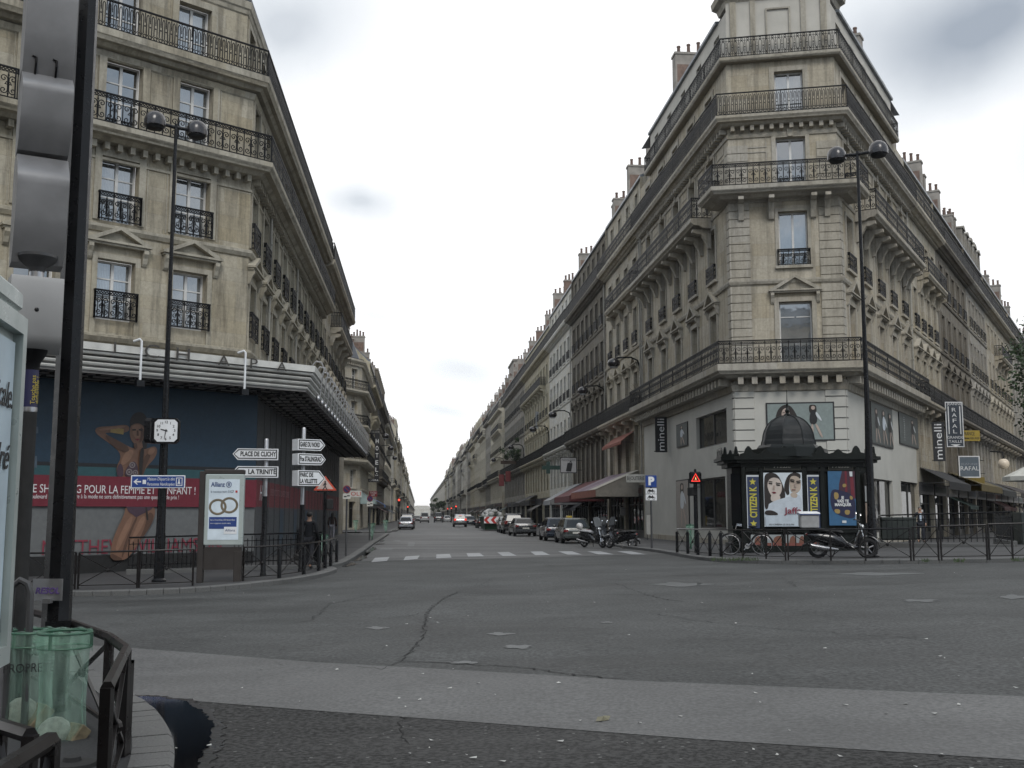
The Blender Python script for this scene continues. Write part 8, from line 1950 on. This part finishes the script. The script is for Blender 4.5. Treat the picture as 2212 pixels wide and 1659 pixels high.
def traffic_light(label, u, v, Y, lit=True):
    c = D(u, v, Y); z0 = gz(c.x, c.y); t = thing('traffic_light', label, 'traffic light', (c.x,c.y,z0), HD-PI/2, 'traffic lights down the street'); h = c.z-z0; m_ = MB(); m_.lathe([(.09,0),(.07,h)], 8); m_.obj('post', BLACK, t, 30)
    m_ = MB(); m_.bbox(-.17,.17,-.16,.12,h-.75,h+.22,.03); b_ = m_.obj('housing', BLACKM, t)
    m_ = MB(); m_.ball((0,-.17,h), .125, .03, .125, 10, 6); m_.obj('red_lamp', mat('signal_red', (1.0,.07,.04), .4, emit=1.8, var=0), b_, True)
    for dz in (-.28,-.55): m_ = MB(); m_.ball((0,-.17,h+dz), .10, .03, .10, 10, 6); m_.obj('dark_lamp', BLACK, b_, True)
for u, v, Y, lab in ((862,1080,128,'red traffic light on the left kerb beside the parked silver car'),(881,1095,205,'second red traffic light farther down the left kerb'),(985,1094,190,'red traffic light on the right kerb past the braking car'),(975,1098,230,'next red traffic light down the right kerb'),(967,1099,260,'last small red traffic light on the right')): traffic_light(lab, u, v, Y)
p = S(77,10.6,.13); t = thing('post_box', 'yellow post box on the pavement behind the dark blue hatchback', 'post box', p, -PI/2+HD-PI/2); m_ = MB(); m_.bbox(-.28,.28,-.2,.2,.45,1.45,.04); m_.obj('box', mat('post_yellow', (.42,.30,.03), .4), t); m_ = MB(); m_.box(-.2,.2,-.15,.15,-.02,.449); m_.obj('plinth', DKGREY, t); m_ = MB(); m_.box(-.18,.18,-.206,-.201,1.2,1.25); m_.obj('slot', INK, t)
c = D(1402,1125,66); t = thing('notice_board', 'tall pale board leaning near the parking sign by the café end', 'board', (c.x,c.y,gz(c.x,c.y)+.13), -.1); m_ = MB(); m_.prism([(-.15,.35),(.15,.35),(.15,1.5),(-.15,1.5)], -.03, .0); m_.obj('board', OFFW, t); m_ = MB(); m_.bar((-.1,0,-.01),(-.1,.0,.35),.04); m_.bar((.1,0,-.01),(.1,0,.35),.04); m_.obj('legs', DKGREY, t)
facesign('notice', 'white menu notice on the dark café front under the striped awning', 1340, 1096, 1351, 1113, 79, [("MENU",.2,.8,.85,.08,INK)], mat('sign_white_dim', (.42,.42,.42), .5), 'notice', hang=False)
# the air: a thin even haze round the whole place
hzb = MB(); hzb.box(-720, 720, -140, 1690, -3.3, 40)
HZ = bpy.data.materials.new('air_haze'); HZ.use_nodes = True; n_ = HZ.node_tree; n_.nodes.clear(); o_ = n_.nodes.new('ShaderNodeOutputMaterial'); v_ = n_.nodes.new('ShaderNodeVolumePrincipled')
v_.inputs['Color'].default_value = (.86,.90,.95,1); v_.inputs['Density'].default_value = .00013; v_.inputs['Anisotropy'].default_value = .2; n_.links.new(v_.outputs[0], o_.inputs['Volume'])
hz_ = hzb.obj('haze', HZ); hz_['kind'] = 'stuff'; tag(hz_, 'thin pale haze that fades the far end of the street', 'haze')
# tufts of weeds at the foot of the right barriers
GR = mat('weed_green', (.05,.075,.03), .8, 0, .4, 8); mb = MB(); rr = random.Random(11)
for u0, u1, v, n in ((1535,1640,1210,260),(1990,2010,1213,40),(2060,2085,1213,60),(2185,2212,1211,40)):
    for _ in range(n):
        p = G(rr.uniform(u0,u1), v+rr.uniform(-3,2), .13); a = rr.uniform(0,6.3); h = rr.uniform(.03,.10); d = Vector((math.cos(a),math.sin(a),0))
        mb.add([p-d*.012, p+d*.012, p+d*rr.uniform(-.05,.05)+Vector((0,0,h))], [(0,1,2)])
o = mb.obj('grass', GR); o['kind'] = 'stuff'; tag(o, 'weeds and short grass growing along the right kerb below the barriers', 'grass')
